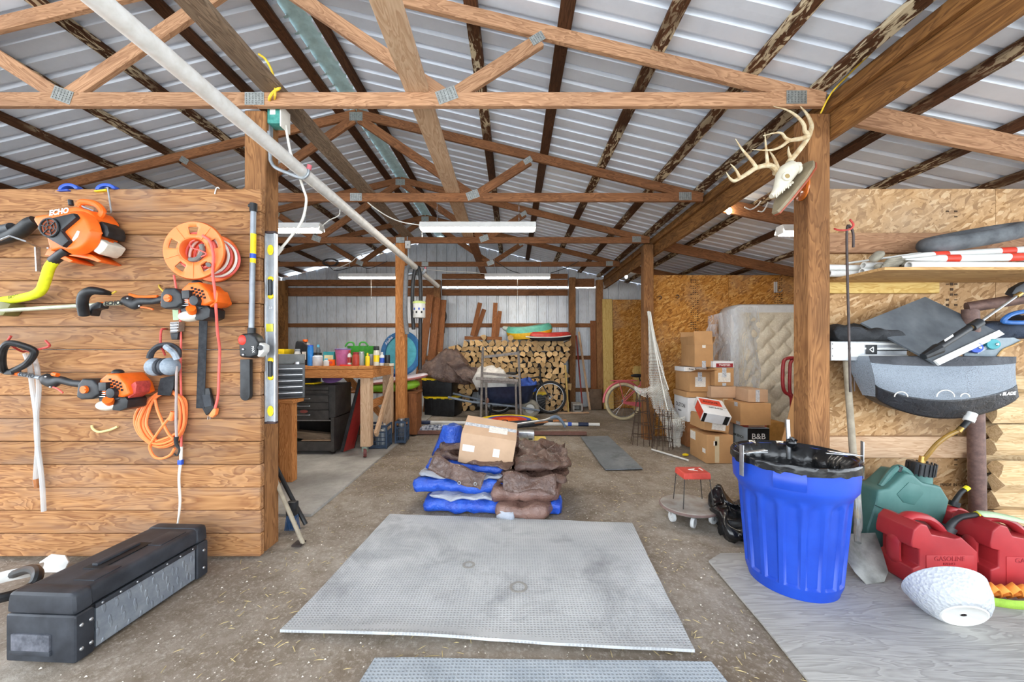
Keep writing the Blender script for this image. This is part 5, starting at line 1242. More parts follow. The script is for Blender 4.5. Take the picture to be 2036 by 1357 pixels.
b.add([A_, B2, C2, D2, A_+nn*.012, B2+nn*.012, C2+nn*.012, D2+nn*.012], [(0, 1, 2, 3), (7, 6, 5, 4), (0, 4, 5, 1), (1, 5, 6, 2), (2, 6, 7, 3), (3, 7, 4, 0)]); b.build('sheet', SLATE, r, smooth=0)
b = MB(); e = (C2-D2).normalized(); b.bar(D2-nn*.004, C2-nn*.004, .012, .036, nn.cross(e)); b.build('edge_strip', WHT, r)
r = thing('spray_wand', 'black pressure washer wand with a steel lance over the slate sheet', 'spray wand', r4(640, 945, .37))
b = MB(); b.tube([r4(700, 912, .38), r4(890, 792, .36)], .021, 12, flat=.8); gp = b.build('grip', BLK, r)
b = MB(); b.tube([r4(640, 948, .38), r4(722, 905, .38)], [.02, .034], 10); b.build('grip_base', BLK, r)
b = MB(); b.bar(r4(755, 862, .405), r4(800, 833, .40), .003, .012); b.build('label', WINK, gp)
b = MB(); b.tube([r4(885, 797, .36), r4(905, 785, .36)], .015, 10); b.tube([r4(1140, 622, .33), r4(1165, 607, .33)], .014, 10); b.build('brass_coupling', plain('brass', '#b08d4f', .35, .8), r)
b = MB(); b.tube([r4(898, 790, .36), r4(945, 762, .36)], .026, 12); b.build('collar', BLK, r)
b = MB(); b.tube([r4(940, 765, .36), r4(1150, 615, .33)], .0075, 8); b.build('lance', STEEL, r)
b = MB(); slab2(b, [r4(1118, 608, .33), r4(1140, 575, .33), r4(1200, 540, .33), r4(1260, 560, .33), r4(1220, 620, .33), r4(1165, 625, .33)], .04); b.build('trigger_gun', BLK, r, bevel=.008)
# mesh bag
MESH = NT('grey_mesh'); v_ = MESH.coord((1, 1, 1), rnd=False); vo = MESH.new('ShaderNodeTexVoronoi'); MESH.l.new(v_, vo.inputs['Vector']); vo.inputs['Scale'].default_value = 260; vo.inputs['Randomness'].default_value = 1
al = MESH.ramp(vo.outputs['Distance'], [(.3, .35), (.42, 1)]); MESH.l.new(al, MESH.b.inputs['Alpha']); MESH = MESH.out(lin('#8b949e'), .7, 0, .3)
TOPB = fabric('grey_binding', '#3c3e43', '#54565c', .75); BOTB = fabric('black_nylon', '#1b1d21', '#2c2f35', .5)
r = thing('mesh_bag', 'grey mesh storage bag with black binding and logo on the partition', 'bag', r4(760, 1290, .4))
def bagpt(u, v):
    "u along, v 0 top .. 1 bottom, front sheet"
    top = (345+u*795, 945+4*u); bot_y = 1165+(118*math.sin(PI*min(1, max(0, u)))**.7)
    x = 345+u*795+(28*math.sin(PI*min(1, v*1.2)/2))*(1-u)*1.3-8*u*math.sin(v*PI)+14*u*v
    y = top[1]+v*(bot_y-top[1])
    d = .22+.12*math.sin(PI*(.15+.8*v))*math.sin(PI*(.08+.84*u))**.5+.008*math.sin(9*u+5*v)
    return r4(x, y, d)
for nm, v0, v1, m in (('top_band', 0, .16, TOPB), ('mesh_panel', .16, .70, MESH), ('bottom_panel', .70, 1, BOTB)):
    b = MB(); b.grid(lambda u, v: bagpt(u, v0+(v1-v0)*v), 40, 10, thick=.002 if nm != 'mesh_panel' else 0); b.build(nm, m, r, smooth=180)
b = MB(); b.grid(lambda u, v: V((bagpt(u, 0).x*(1-v)+(bagpt(u, 1).x)*v, YR-.13, bagpt(u, 0).z*(1-v)+(bagpt(u, .96).z)*v)), 20, 6); b.build('rear_panel', plain('grey_nylon', '#6f7680', .7), r)
b = MB(); b.grid(lambda u, v: bagpt(u, 1)*(1-v)+V((bagpt(u, 1).x, YR-.13, bagpt(u, .97).z))*v, 30, 4); b.build('base_panel', BOTB, r)
for u in (0, 1):
    b = MB(); b.grid(lambda s, v: bagpt(u, v)*(1-s)+V((bagpt(u, v).x, YR-.13, bagpt(u, v).z))*s, 4, 12); b.build('side_panel', MESH, r)
for x, m in ((410, INK), (515, ORA)):
    b = MB(); b.box(r4(x, 963, .262), (.022, .003, .022)); b.build('tag', m, r)
pt = bagpt(.925, .80); text('BLADE', .028, WINK, r, Matrix.Translation(pt+V((-.002, -.012, .01))) @ Matrix.Rotation(R(-4), 4, 'Y') @ Matrix.Rotation(PI/2, 4, 'X'), shear=.3, bold=.001)
c_ = pt+V((-.062, -.012, .01)); b = MB(); b.bar(c_+V((-.012, 0, 0)), c_+V((.01, 0, .012)), .002, .004); b.bar(c_+V((.01, 0, .012)), c_+V((.008, 0, -.012)), .002, .004); b.bar(c_+V((-.012, 0, 0)), c_+V((.004, 0, -.006)), .002, .004); b.build('emblem', WINK, r)
b = MB()
for x0, w_ in ((520, 45), (760, 60), (865, 30)): b.tube([r4(x0+w_*math.cos(R(a))*.8, 1165-w_*.6*math.sin(R(a)), .36) for a in range(0, 181, 20)], .003, 5)
b.build('white_loops', WCORD, r)
# skateboard stored behind
r = thing('skateboard', 'grey skateboard with teal wheels behind the mesh bag', 'skateboard', r4(1000, 935, .25))
b = MB(); slab2(b, [r4(860, 945, .22), r4(880, 880, .22), r4(990, 850, .22), r4(1130, 845, .22), r4(1172, 862, .22), r4(1150, 885, .22), r4(1080, 905, .22), r4(1040, 950, .22)], .012); b.build('deck', plain('grey_deck', '#8e9aa2', .6, c2='#76838b', scale=12), r, bevel=.003)
b = MB(); b.tube(spline([r4(1040, 948, .225), r4(1070, 912, .225), r4(1120, 890, .225), r4(1172, 864, .225)], 4), .006, 6); b.build('deck_edge', W_SHELF, r)
for x, y, m in ((1003, 882, plain('teal_wheel', '#3f9aa2', .4)), (912, 900, BLUEP)):
    p = r4(x, y, .24); b = MB(); b.lathe([(.012, -.03), (.03, -.03), (.034, -.02), (.034, .02), (.03, .03), (.012, .03)], 20, Matrix.Translation(p) @ Matrix.Rotation(R(65), 4, 'Z') @ Matrix.Rotation(PI/2, 4, 'Y')); w_ = b.build('wheel', m, r); b = MB(); b.ell(p+V((.0, -.034, 0)), (.01, .006, .01), 8, 5); b.build('axle_nut', STEEL, w_)
b = MB(); b.bar(r4(920, 925, .235), r4(975, 895, .235), .02, .02); b.build('truck', GREYP, r)
b = MB(); p = r4(1050, 770, .12); pillow(b, [(p.x-.2, 2.5), (p.x+.5, 2.5), (p.x+.5, 2.62), (p.x-.15, 2.63)], p.z-.1, .14, .02, .05, 7, 55, (.15, 0)); tag(b.build('navy_bag', fabric('navy_cloth', '#16202f', '#27364c', .7), smooth=180, origin=(p.x, 2.55, p.z-.1)), 'crumpled navy bag lying on the logs under the pipe rail', 'bag')
b = MB(); b.tube(spline([r4(1075, 760, .22), r4(1090, 735, .23), r4(1130, 715, .23), r4(1200, 705, .23), r4(1280, 720, .22), r4(1240, 760, .22), r4(1160, 765, .23)], 5, True), .014, 8, closed=True); tag(b.build('blue_hose', plain('blue_hose', '#2f63a5', .4), origin=r4(1130, 765, .22)), 'loop of blue hose on the navy bag', 'hose')
# ---------------------------------------------------------------- fuel cans
RED = plain('gas_red', '#ab2f33', .42, c2='#98252c', scale=4, dust=.1); REDD = plain('gas_red_dark', '#8c2029', .45)
GRN = plain('fuel_green', '#3f6b66', .5, c2='#557f79', scale=4)
PZ = Matrix(((1, 0, 0, 0), (0, 0, -1, 0), (0, 1, 0, 0), (0, 0, 0, 1)))   # xy -> xz
def spout(par, pts, r_=.016):
    b = MB(); b.tube(spline(pts, 3), [r_*1.25, r_, r_*.9], 12); sp = b.build('spout', BLK, par, local=True)
    d = (V(pts[-1])-V(pts[-2])).normalized(); b = MB(); e = V(pts[-1]); b.tube([e-d*.012, e+d*.02], r_*1.15, 12); b.build('spout_cap', plain('lemon_cap', '#e8dc2a', .4), sp, local=True)
    b = MB(); d0 = (V(pts[1])-V(pts[0])).normalized(); b.tube([V(pts[0])-d0*.015, V(pts[0])+d0*.022], r_*2.0, 14); b.build('spout_collar', BLK, sp, local=True)
def gas_can(lab, x, y, rz, sp, txt=True):
    r = thing('gas_can', lab, 'gas can', (x, y, .013), rz, 'red gas cans')
    pr = [(0, .012), (.012, 0), (.348, 0), (.36, .012), (.36, .19), (.27, .272), (.235, .262), (.11, .285), (.085, .335), (.045, .345), (.012, .31), (0, .25), (0, .215), (.04, .205), (.04, .115), (0, .1)]
    b = MB(); b.prism(pr, -.105, .105, PZ); b.build('body', RED, r, bevel=.014, seg=3, local=True)
    b = MB(); b.tube(spline([(.06, 0, .325), (.1, 0, .345), (.19, 0, .33), (.25, 0, .285), (.275, 0, .25)], 4), .023, 12, flat=1.5); b.build('top_handle', RED, r, local=True)
    b = MB(); b.tube(spline([(.015, 0, .23), (.004, 0, .2), (.004, 0, .12), (.015, 0, .09)], 4), .018, 10, flat=2.2); b.build('rear_handle', RED, r, local=True)
    b = MB(); b.box((.205, -.106, .1), (.26, .004, .15)); lp = b.build('raised_panel', RED, r, bevel=.0015, local=True)
    if txt:
        text('GASOLINE', .036, REDD, lp, T(.2, -.1085, .155, rx=PI/2), local=True, depth=.001)
        text('ESSENCE', .018, REDD, lp, T(.2, -.1085, .128, rx=PI/2), local=True, depth=.001)
    b = MB(); b.ell((.115, -.104, .06), (.035, .004, .04), 12, 6); b.build('emblem_disc', REDD, lp, local=True)
    spout(r, sp); return r
gas_can('bright red gas can right behind the white bowl', 2.175, 2.18, 0, [(.315, 0, .26), (.34, 0, .30), (.39, 0, .335), (.49, 0, .35)])
gas_can('darker red gas can with green strap across it', 2.60, 2.17, R(-4), [(.30, 0, .26), (.32, 0, .29), (.36, 0, .34), (.42, 0, .37)])
gas_can('red gas can tucked behind the two others, upright spout', 2.69, 2.42, 0, [(.14, 0, .38), (.15, 0, .41), (.19, 0, .47), (.23, 0, .50)], False).scale = (.82, .82, .82)
r = thing('fuel_jug', 'green fuel jug with black cap and amber hose by the partition', 'fuel jug', P(1815, 1075, 2.5), group=None)
r.location.z = .0; YJ = 2.38
def j5(cx, cy): return r5(cx, cy, YR-YJ)
b = MB(); slab2(b, [j5(400, 585), (j5(455, 578)), j5(545, 495), j5(590, 500), j5(640, 545), j5(740, 565), j5(785, 640), j5(765, 720), j5(700, 900), j5(330, 900), j5(342, 790), j5(385, 660)], .17); b.build('body', GRN, r, bevel=.018, seg=3)
b = MB(); b.tube(spline([j5(460, 590)+V((0, .06, .01)), j5(540, 500)+V((0, .06, .02)), j5(600, 515)+V((0, .06, .02)), j5(640, 550)+V((0, .06, .0))], 4), .02, 10); b.build('handle', GRN, r)
b = MB(); slab2(b, [j5(495, 605)+V((0, -.004, 0)), j5(560, 540)+V((0, -.004, 0)), j5(615, 555)+V((0, -.004, 0)), j5(640, 600)+V((0, -.004, 0)), j5(590, 665)+V((0, -.004, 0)), j5(530, 650)+V((0, -.004, 0))], .01); b.build('moulded_panel', GRN, r, bevel=.004)
b = MB(); b.bar(j5(380, 665)+V((0, -.003, 0)), j5(440, 690)+V((0, -.003, 0)), .006, .004); b.build('seam', plain('dark_green', '#24423f', .6), r)
n0, n1 = j5(692, 565)+V((0, .08, 0)), j5(700, 500)+V((0, .08, 0)); b = MB(); b.cyl(n0, n1, .06, .055, 20); b.build('neck', GRN, r)
c0, c1 = j5(694, 520)+V((0, .08, 0)), j5(705, 455)+V((0, .08, 0)); b = MB(); b.tube([c0, c1], .066, 24)
cp = b.build('cap', BLK, r)
for k in range(18):
    a = 2*PI*k/18; b = MB(); o_ = V((.067*math.cos(a), .067*math.sin(a), 0)); b.bar(c0+o_, c1+o_, .008, .008); b.build('cap_rib', BLK, cp)
b = MB(); b.tube(spline([c1, j5(722, 405)+V((0, .06, 0)), j5(750, 345)+V((0, .04, 0)), j5(790, 295)+V((0, .02, 0)), j5(832, 262)], 5), .013, 10); b.build('amber_hose', plain('amber_hose', '#b08a3e', .25, trans=.4), r)
b = MB(); b.tube([c1, c1+V((.008, 0, .04))], .018, 12); b.build('hose_barb', plain('brass', '#b08d4f', .35, .8), r)
b = MB(); b.tube([j5(826, 268), j5(845, 248)], .016, 12); b.build('hose_clamp', plain('brass', '#b08d4f', .35, .8), r)
b = MB(); b.tube([j5(838, 258), j5(888, 205)], .0155, 12); b.build('nozzle', BLK, r)
b = MB(); b.tube([j5(882, 212), j5(893, 190)], .027, 14); b.tube([j5(890, 196), j5(906, 168)], .024, 14); b.build('nozzle_cap', WHT, r)
b = MB(); b.tube([j5(548, 497)+V((0, .05, 0)), j5(560, 468)+V((0, .05, 0))], .014, 10); b.build('vent_cap', BLK, r)
# ---------------------------------------------------------------- white bowl, straps
d_ = V((-.22, -.80, -.50)).normalized(); c0 = V((2.10, 1.86, .158)); zq = d_.to_track_quat('Z', 'Y').to_matrix().to_4x4(); zq.translation = c0
BOWL = NT('dimpled_white'); v_ = BOWL.coord((1, 1, 1), rnd=False); vo = BOWL.new('ShaderNodeTexVoronoi'); BOWL.l.new(v_, vo.inputs['Vector']); vo.inputs['Scale'].default_value = 75
BOWL.bump(vo.outputs['Distance'], .7, .006); BOWL = BOWL.out(lin('#b7bbbf'), .35, 0, .5)
r = thing('planter_bowl', 'white dimpled bowl lying on its side on the plywood', 'bowl', (2.15, 1.75, .013))
b = MB(); b.lathe([(.155, 0), (.16, .004), (.155, .02), (.145, .06), (.125, .10), (.1, .128), (.086, .138)], 40, zq, cap=False); o = b.build('bowl_wall', BOWL, r, smooth=60); md = o.modifiers.new('solid', 'SOLIDIFY'); md.thickness = .004
b = MB(); b.lathe([(.086, .138), (.08, .142), (.07, .136), (.012, .134), (.012, .136)], 40, zq, cap=False); b.build('base', WHT, r, smooth=60)
b = MB(); b.lathe([(.012, .1345), (.001, .1345)], 14, zq, cap=False); b.build('drain_hole', VENT, r)
def ribbon(nm, lab, pts, w_, m, up=(0, 0, 1), cat='strap', group=None, k=5):
    b = MB(); pp = spline(pts, k); vs = []; u = V(up)
    for p in pp: vs += [p-u*w_/2, p+u*w_/2]
    b.add(vs, [(2*i, 2*i+2, 2*i+3, 2*i+1) for i in range(len(pp)-1)]); o = b.build(nm, m, smooth=180, origin=min(pp, key=lambda p: p.z)); md = o.modifiers.new('solid', 'SOLIDIFY'); md.thickness = .002; md.offset = 0
    return tag(o, lab, cat, group)
GS = plain('green_webbing', '#8fb33f', .8, dust=.1, scale=60); GSP = plain('pale_green_webbing', '#b3cba2', .8, dust=.06, scale=60); OS = plain('orange_webbing', '#f0913a', .8, dust=.08, scale=60)
ribbon('webbing_strap', 'pale green webbing strap draped over the darker gas can', [V((2.60, 2.12, .395)), V((2.68, 2.10, .392)), V((2.80, 2.07, .365)), V((2.92, 2.035, .30)), V((3.02, 2.02, .2)), V((3.10, 2.0, .05))], .04, GSP, (-.2, .75, .6))
ribbon('webbing_strap', 'bright green webbing strap lying flat below the orange loops', [V((2.40, 1.93, .035)), V((2.5, 1.90, .035)), V((2.62, 1.90, .033)), V((2.8, 1.92, .035))], .04, GS, (0, .2, .98))
random.seed(2)
r = thing('orange_strap', 'tangled orange webbing strap beside the white bowl', 'strap', (2.56, 1.97, .013))
for k in range(6):
    x = 2.42+k*.055; b = MB(); pp = spline([V((x, 2.0, .02)), V((x+.015, 1.955, .07)), V((x+.05, 1.95, .095-.01*(k % 2))), V((x+.07, 1.955, .06)), V((x+.09, 1.99, .025))], 4); vs = []
    for p in pp: vs += [p-V((.0, .018, .008)), p+V((.0, .018, .012))]
    b.add(vs, [(2*i, 2*i+2, 2*i+3, 2*i+1) for i in range(len(pp)-1)]); o = b.build('loop', OS, r, smooth=180); md = o.modifiers.new('solid', 'SOLIDIFY'); md.thickness = .003
# ---------------------------------------------------------------- work bench bay
def b6(cx, cy, Y): return P(540+cx/4.847, 640+cy/4.847, Y)
ZB, ZF = 1.11, .014
r = thing('work_bench', 'wooden work bench on casters crowded with bottles and cans', 'work bench', (-2.65, 4.9, ZF))
for i in range(5): beam('top_board', (-3.75, 4.58+i*.165, ZB-.019), (-1.66, 4.58+i*.165, ZB-.019), .162, .038, W_BENCH, r)
beam('apron', (-3.7, 4.52, ZB-.09), (-1.66, 4.52, ZB-.09), .038, .1, W_BENCH, r); beam('apron', (-1.68, 4.54, ZB-.09), (-1.68, 5.3, ZB-.09), .038, .1, W_BENCH, r); beam('apron', (-3.7, 5.3, ZB-.09), (-1.7, 5.3, ZB-.09), .038, .1, W_BENCH, r)
for x, y in ((-1.755, 4.57), (-1.72, 5.24), (-3.6, 4.57), (-3.6, 5.24)):
    beam('leg', (x, y, .15), (x, y, ZB-.04), .1, .12, W_PALE, r, up=(1, 0, 0))
beam('brace', (-1.65, 4.58, .28), (-1.65, 5.2, .93), .035, .085, W_PALE, r); beam('stretcher', (-1.78, 4.6, .62), (-1.78, 5.25, .62), .038, .1, W_BENCH, r); beam('brace', (-2.3, 5.24, .95), (-1.76, 5.24, .35), .035, .085, W_BENCH, r)
for x, y in ((-1.755, 4.57), (-1.72, 5.24)):
    b = MB(); b.lathe([(.01, -.018), (.055, -.018), (.06, 0), (.055, .018), (.01, .018)], 20, T(x-.02, y, ZF+.061, ry=PI/2, rz=R(20))); b.build('caster_wheel', plain('red_caster', '#8e4a45', .5, c2='#6b3a38'), r)
    b = MB(); b.box((x-.02, y, .115), (.06, .06, .07)); b.build('caster_fork', plain('green_zinc', '#9fb0a4', .4, .5), r, bevel=.006)
# tool cabinet under the bench
GM = plain('gunmetal_paint', '#3b3836', .5, c2='#524e4a', scale=8); GMD = plain('gunmetal_dark', '#24211f', .6)
r = thing('tool_cabinet', 'dark metal roller tool cabinet with drawers under the bench', 'tool cabinet', (-2.55, 4.92, ZF))
x0, x1, y0, y1, zt = -2.93, -2.2, 4.68, 5.17, .865
b = MB(); b.box(((x0+x1)/2, (y0+y1)/2+.02, .66), (x1-x0, y1-y0-.03, .41)); b.build('carcass', GM, r, bevel=.004)
b = MB(); b.box((x0+.02, (y0+y1)/2, .26), (.04, y1-y0, .42)); b.build('side_panel', GM, r); b = MB(); b.box((x1-.02, (y0+y1)/2, .26), (.04, y1-y0, .42)); b.build('side_panel', GM, r)
b = MB(); b.box(((x0+x1)/2, y1-.01, .26), (x1-x0-.08, .02, .42)); b.build('rear_panel', GMD, r); b = MB(); b.box(((x0+x1)/2, (y0+y1)/2, .115), (x1-x0-.08, y1-y0, .11)); b.build('bottom_shelf', GM, r)
for z, h in ((.83, .04), (.785, .035), (.70, .085), (.61, .085), (.50, .12)):
    b = MB(); b.box(((x0+x1)/2-.02, y0+.008, z), (x1-x0-.1, .016, h)); d = b.build('drawer', GM, r, bevel=.003)
    if h > .05: b = MB(); b.tube(spline([(-2.64, y0-.002, z+.005), (-2.64, y0-.022, z+.005), (-2.5, y0-.022, z+.005), (-2.5, y0-.002, z+.005)], 3), .007, 7); b.build('pull_handle', STEEL, d)
b = MB(); b.ell((-2.57, y0-.003, .545), (.05, .004, .022), 16, 6); b.build('badge', plain('red_badge', '#8f4a42', .4), r)
b = MB(); b.box((-2.62, y0-.004, .835), (.11, .003, .022)); b.build('name_plate', LBL, r)
b = MB(); b.box(((x0+x1)/2, y0+.004, .435), (x1-x0-.08, .02, .012)); b.build('chrome_strip', STEEL, r)
for x in (x0+.08, x1-.03):
    b = MB(); b.lathe([(.008, -.014), (.036, -.014), (.036, .014), (.008, .014)], 16, T(x, y0+.05, ZF+.037, ry=PI/2)); b.build('caster', GMD, r)
tag(beam('plank_offcut', (-2.88, 4.80, .26), (-2.25, 4.80, .20), .1, .09, W_GREY), 'grey timber offcut lying in the open bay of the tool cabinet', 'plank')
tag(beam('book', (-2.85, 4.76, .178), (-2.68, 4.76, .178), .1, .012, plain('green_book', '#3d5c4a', .7)), 'thin green book on the cabinet bottom shelf', 'book')
tag(beam('plank_offcut', (-2.62, 4.74, .18), (-2.25, 4.74, .18), .06, .014, W_PALE), 'thin pale strip of wood on the cabinet bottom shelf', 'plank')
# wooden stand and machinist chest behind the level
r = thing('timber_stand', 'rough timber stand carrying the small drawer chest', 'stand', (-2.3, 3.8, ZF))
for x in (-2.215, -2.36, -2.62): beam('stand_board', (x, 3.75, ZF), (x, 3.75, .79), .09, .13, W_BENCH, r, up=(1, 0, 0))
beam('stand_top', (-2.72, 3.78, .80), (-2.13, 3.78, .80), .2, .035, W_BENCH, r)
r = thing('drawer_chest', 'small grey machinist drawer chest beside the spirit level', 'drawer chest'); r.matrix_basis = T(-2.36, 3.86, .82, rz=R(28))
b = MB(); b.box((0, 0, .17), (.44, .26, .34)); b.build('body', plain('grey_chest', '#5f6265', .45, .3), r, bevel=.006, local=True)
b = MB(); b.box((0, .02, .39), (.44, .22, .1)); lidc = b.build('lid', plain('grey_lid', '#7d807f', .5, .3), r, bevel=.012, local=True)
b = MB(); b.box((.15, -.1, .34), (.04, .02, .05)); b.build('latch', STEEL, lidc, bevel=.003, local=True)
for k in range(5):
    z = .04+k*.06; b = MB(); b.box((0, -.133, z), (.4, .008, .05)); d = b.build('drawer', plain('dark_drawer', '#33363a', .4, .3), r, bevel=.002, local=True); b = MB(); b.box((0, -.142, z+.016), (.4, .016, .012)); b.build('drawer_pull', STEEL, d, bevel=.003, local=True)
# things on the bench --------------------------------------------------------------
def can(nm, lab, cat, x, y, r_, h, m, capm=None, caph=.02, capr=.8, z=ZB, label=None, n=18, shoulder=True):
    h *= 1.18 if z == ZB else 1; r_ *= 1.08 if z == ZB else 1; q = thing(nm, lab, cat, (x, y, z)); b = MB(); pr = [(r_*.94, 0), (r_, .006), (r_, h*.86)]
    pr += [(r_*capr, h*.95), (r_*capr, h)] if shoulder else [(r_, h)]
    b.lathe(pr, n, T(x, y, z)); bd = b.build('body', m, q, smooth=50)
    if label: b = MB(); b.lathe([(r_*1.012, h*.25), (r_*1.012, h*.68)], n, T(x, y, z), cap=False); b.build('wrap_label', label, bd)
    if capm: b = MB(); b.lathe([(r_*capr*1.05, h), (r_*capr*1.05, h+caph), (r_*capr*.9, h+caph+.005), (.002, h+caph+.005)], n, T(x, y, z)); b.build('cap', capm, q, smooth=50)
    return q
def bp(cx, Y): return b6(cx, 0, Y).x
def hh(y0, y1, Y): return (y1-y0)/4.847*Y/FPX
can('spray_can', 'white spray can at the left end of the bench', 'spray can', bp(250, 4.6), 4.6, .033, .15, WHT, GREYP, .02)
can('spray_can', 'tall blue can on the work bench', 'can', bp(375, 4.6), 4.6, .032, .20, plain('azure', '#2e86d8', .35), BLUEP, .01, .9)
can('plastic_jar', 'white plastic jar with a dark lid on the work bench', 'jar', bp(445, 4.62), 4.62, .055, .11, plain('milk_plastic', '#cdd2d8', .4), BLK, .025, .75)
can('plastic_jar', 'small sky blue topped bottle behind the white jar', 'bottle', bp(450, 4.8), 4.8, .024, .19, plain('smoke_plastic', '#59626b', .4), plain('sky_cap', '#63b6d8', .4), .03, .6)
can('squeeze_bottle', 'small white bottle in front of the orange carton', 'bottle', bp(527, 4.56), 4.56, .03, .06, WHT, plain('sky_cap', '#63b6d8', .4), .015, .5)
can('plastic_jar', 'red jar in the middle of the work bench', 'jar', bp(812, 4.58), 4.58, .037, .12, plain('red_jar', '#a8392e', .4), REDD, .02, .8)
can('squeeze_bottle', 'slim white and red bottle beside the pink bucket', 'bottle', bp(752, 4.6), 4.6, .022, .13, WHT, plain('red_jar', '#a8392e', .4), .03, .5, label=plain('red_jar', '#a8392e', .4))
can('spray_can', 'yellow lighter-fluid style can on the work bench', 'can', bp(925, 4.58), 4.58, .023, .11, YEL, YEL, .02, .4)
can('spray_can', 'tall spray can with black cap and yellow label', 'spray can', bp(1010, 4.64), 4.64, .031, .16, plain('white_can', '#d9d4c2', .4), BLK, .045, .95, label=YEL)
can('squeeze_bottle', 'white bottle with blue label near the bench post', 'bottle', bp(1062, 4.66), 4.66, .027, .12, WHT, WHT, .02, .5, label=BLUEP)
can('cup', 'dark cup near the bench post', 'cup', bp(1115, 4.7), 4.7, .03, .11, BLK, None, shoulder=False)
can('cup', 'grey mug behind the yellow can', 'cup', bp(958, 4.75), 4.75, .035, .12, GREYP, None, shoulder=False)
can('tape_roll', 'brown roll of tape near the end of the bench', 'tape', bp(1110, 4.57), 4.57, .03, .03, plain('tan_tape', '#8f7a5c', .5), None, shoulder=False)
can('tape_roll', 'pale roll of tape lying by the bench corner', 'tape', bp(1150, 4.6), 4.6, .035, .025, plain('pale_tape', '#d5cbb5', .5), None, shoulder=False)
can('glass_jar', 'clear glass jar behind the red jar', 'jar', bp(868, 4.72), 4.72, .03, .13, CLEAR, STEEL, .015, .9)
def crate_box(nm, lab, cat, x, y, d, m, m2=None, rz=0, z=ZB):
    q = thing(nm, lab, cat, (x, y, z), rz); b = MB(); b.box((0, 0, d[2]/2), d); b.build('body', m, q, bevel=.003, local=True)
    if m2: b = MB(); b.box((0, -d[1]/2-.0008, d[2]*.55), (d[0]*.8, .0012, d[2]*.4)); b.build('print', m2, q, local=True)
crate_box('carton', 'orange carton on the work bench', 'carton', bp(578, 4.62), 4.62, (.065, .06, .075), ORA, REDH)
crate_box('carton', 'teal and cream carton behind the orange one', 'carton', bp(560, 4.78), 4.78, (.13, .07, .17), plain('teal_card', '#2f8f96', .6), plain('cream_card', '#efe3b0', .6), R(8))
crate_box('hand_tool', 'flat red plastic tool lying at the bench edge', 'tool', bp(712, 4.54), 4.54, (.13, .03, .018), plain('red_plastic', '#d8392b', .4), None, R(4))
r = thing('bucket', 'pink bucket with violet rim on the work bench', 'bucket', (bp(688, 4.68), 4.68, ZB)); b = MB(); b.lathe([(.07, 0), (.072, .005), (.09, .2), (.085, .2), (.068, .008), (.001, .006)], 26, T(*r.location)); b.build('pail', plain('pink_plastic', '#c46a98', .4), r, smooth=50)
b = MB(); b.tube([(r.location.x+.092*math.cos(2*PI*i/26), 4.68+.092*math.sin(2*PI*i/26), ZB+.202) for i in range(26)], .006, 7, closed=True); b.build('rim', plain('violet_rim', '#7d77b8', .4), r)
tag(beam('paint_stick', (bp(640, 4.7), 4.70, ZB+.03), (bp(632, 4.7), 4.72, ZB+.26), .004, .018, W_PALE), 'wooden paint stick standing in the pink bucket', 'stick')
r = thing('flex_tub', 'green flexible tub with loop handles on the work bench', 'tub', (bp(865, 5.05), 5.05, ZB)); b = MB(); b.lathe([(.11, 0), (.115, .01), (.15, .22), (.155, .245), (.145, .235), (.105, .015), (.001, .012)], 28, T(*r.location), sx=1.15); GT = plain('green_tub', '#3f9b3a', .45); b.build('tub', GT, r, smooth=50)
for s_ in (-1, 1):
    b = MB(); b.tube(spline([(r.location.x+(.06+.03)*s_-.06, 5.05-.145, ZB+.235), (r.location.x+.08*s_-.03, 5.05-.15, ZB+.285), (r.location.x+.08*s_+.03, 5.05-.15, ZB+.285), (r.location.x+(.06+.03)*s_+.06, 5.05-.145, ZB+.235)], 4), .011, 8); b.build('loop_handle', GT, r)
# black jug and yellow drill case on the left
r = thing('oil_jug', 'black oil jug with an orange cap on the work bench', 'jug', (bp(310, 4.85), 4.85, ZB)); X = r.location.x
b = MB(); b.prism([(-.11, 0), (.08, 0), (.09, .2), (.075, .25), (.02, .3), (-.05, .31), (-.075, .29), (-.085, .18), (-.115, .12)], -.06, .06, Matrix.Translation((X, 4.85, ZB)) @ PZ); b.build('body', BLK, r, bevel=.014, seg=3)
b = MB(); b.cyl((X+.02, 4.85, ZB+.295), (X+.02, 4.85, ZB+.325), .03, .03, 14); b.build('cap', ORA, r); b = MB(); b.box((X+.04, 4.785, ZB+.12), (.05, .004, .1)); b.build('label', LBL, r)
crate_box('drill_case', 'black and yellow tool case on the bench behind the drawer chest', 'tool case', -3.0, 4.8, (.34, .2, .14), BLK, YEL)
crate_box('yellow_organizer', 'yellow organizer box stacked on the black tool case', 'organizer', -3.0, 4.8, (.36, .22, .06), YEL, None, 0, ZB+.142)
can('helmet', 'white rounded hard hat left of the black oil jug', 'hard hat', -2.78, 4.60, .075, .08, WHT, WHT, .03, .7)
# yellow tray, purple disc under the bench
r = thing('tote_tray', 'black tray with a yellow rim on the tool cabinet', 'tray', (-2.62, 4.8, .867)); b = MB(); b.box((-2.66, 4.85, .92), (.3, .24, .1), taper=1.06); b.build('tray', BLK, r, bevel=.006); b = MB(); b.box((-2.62, 4.79, .885), (.34, .2, .018)); b.build('yellow_rim', YEL, r, bevel=.004)
b = MB(); b.lathe([(.001, -.012), (.138, -.012), (.15, 0), (.138, .012), (.001, .012)], 30, T(-2.36, 5.02, .867+.1, rx=R(38))); tag(b.build('saucer_sled', plain('lilac_plastic', '#9a6fb5', .45), smooth=50, origin=(-2.35, 5.0, .87)), 'lilac plastic disc lying on the tool cabinet', 'disc')
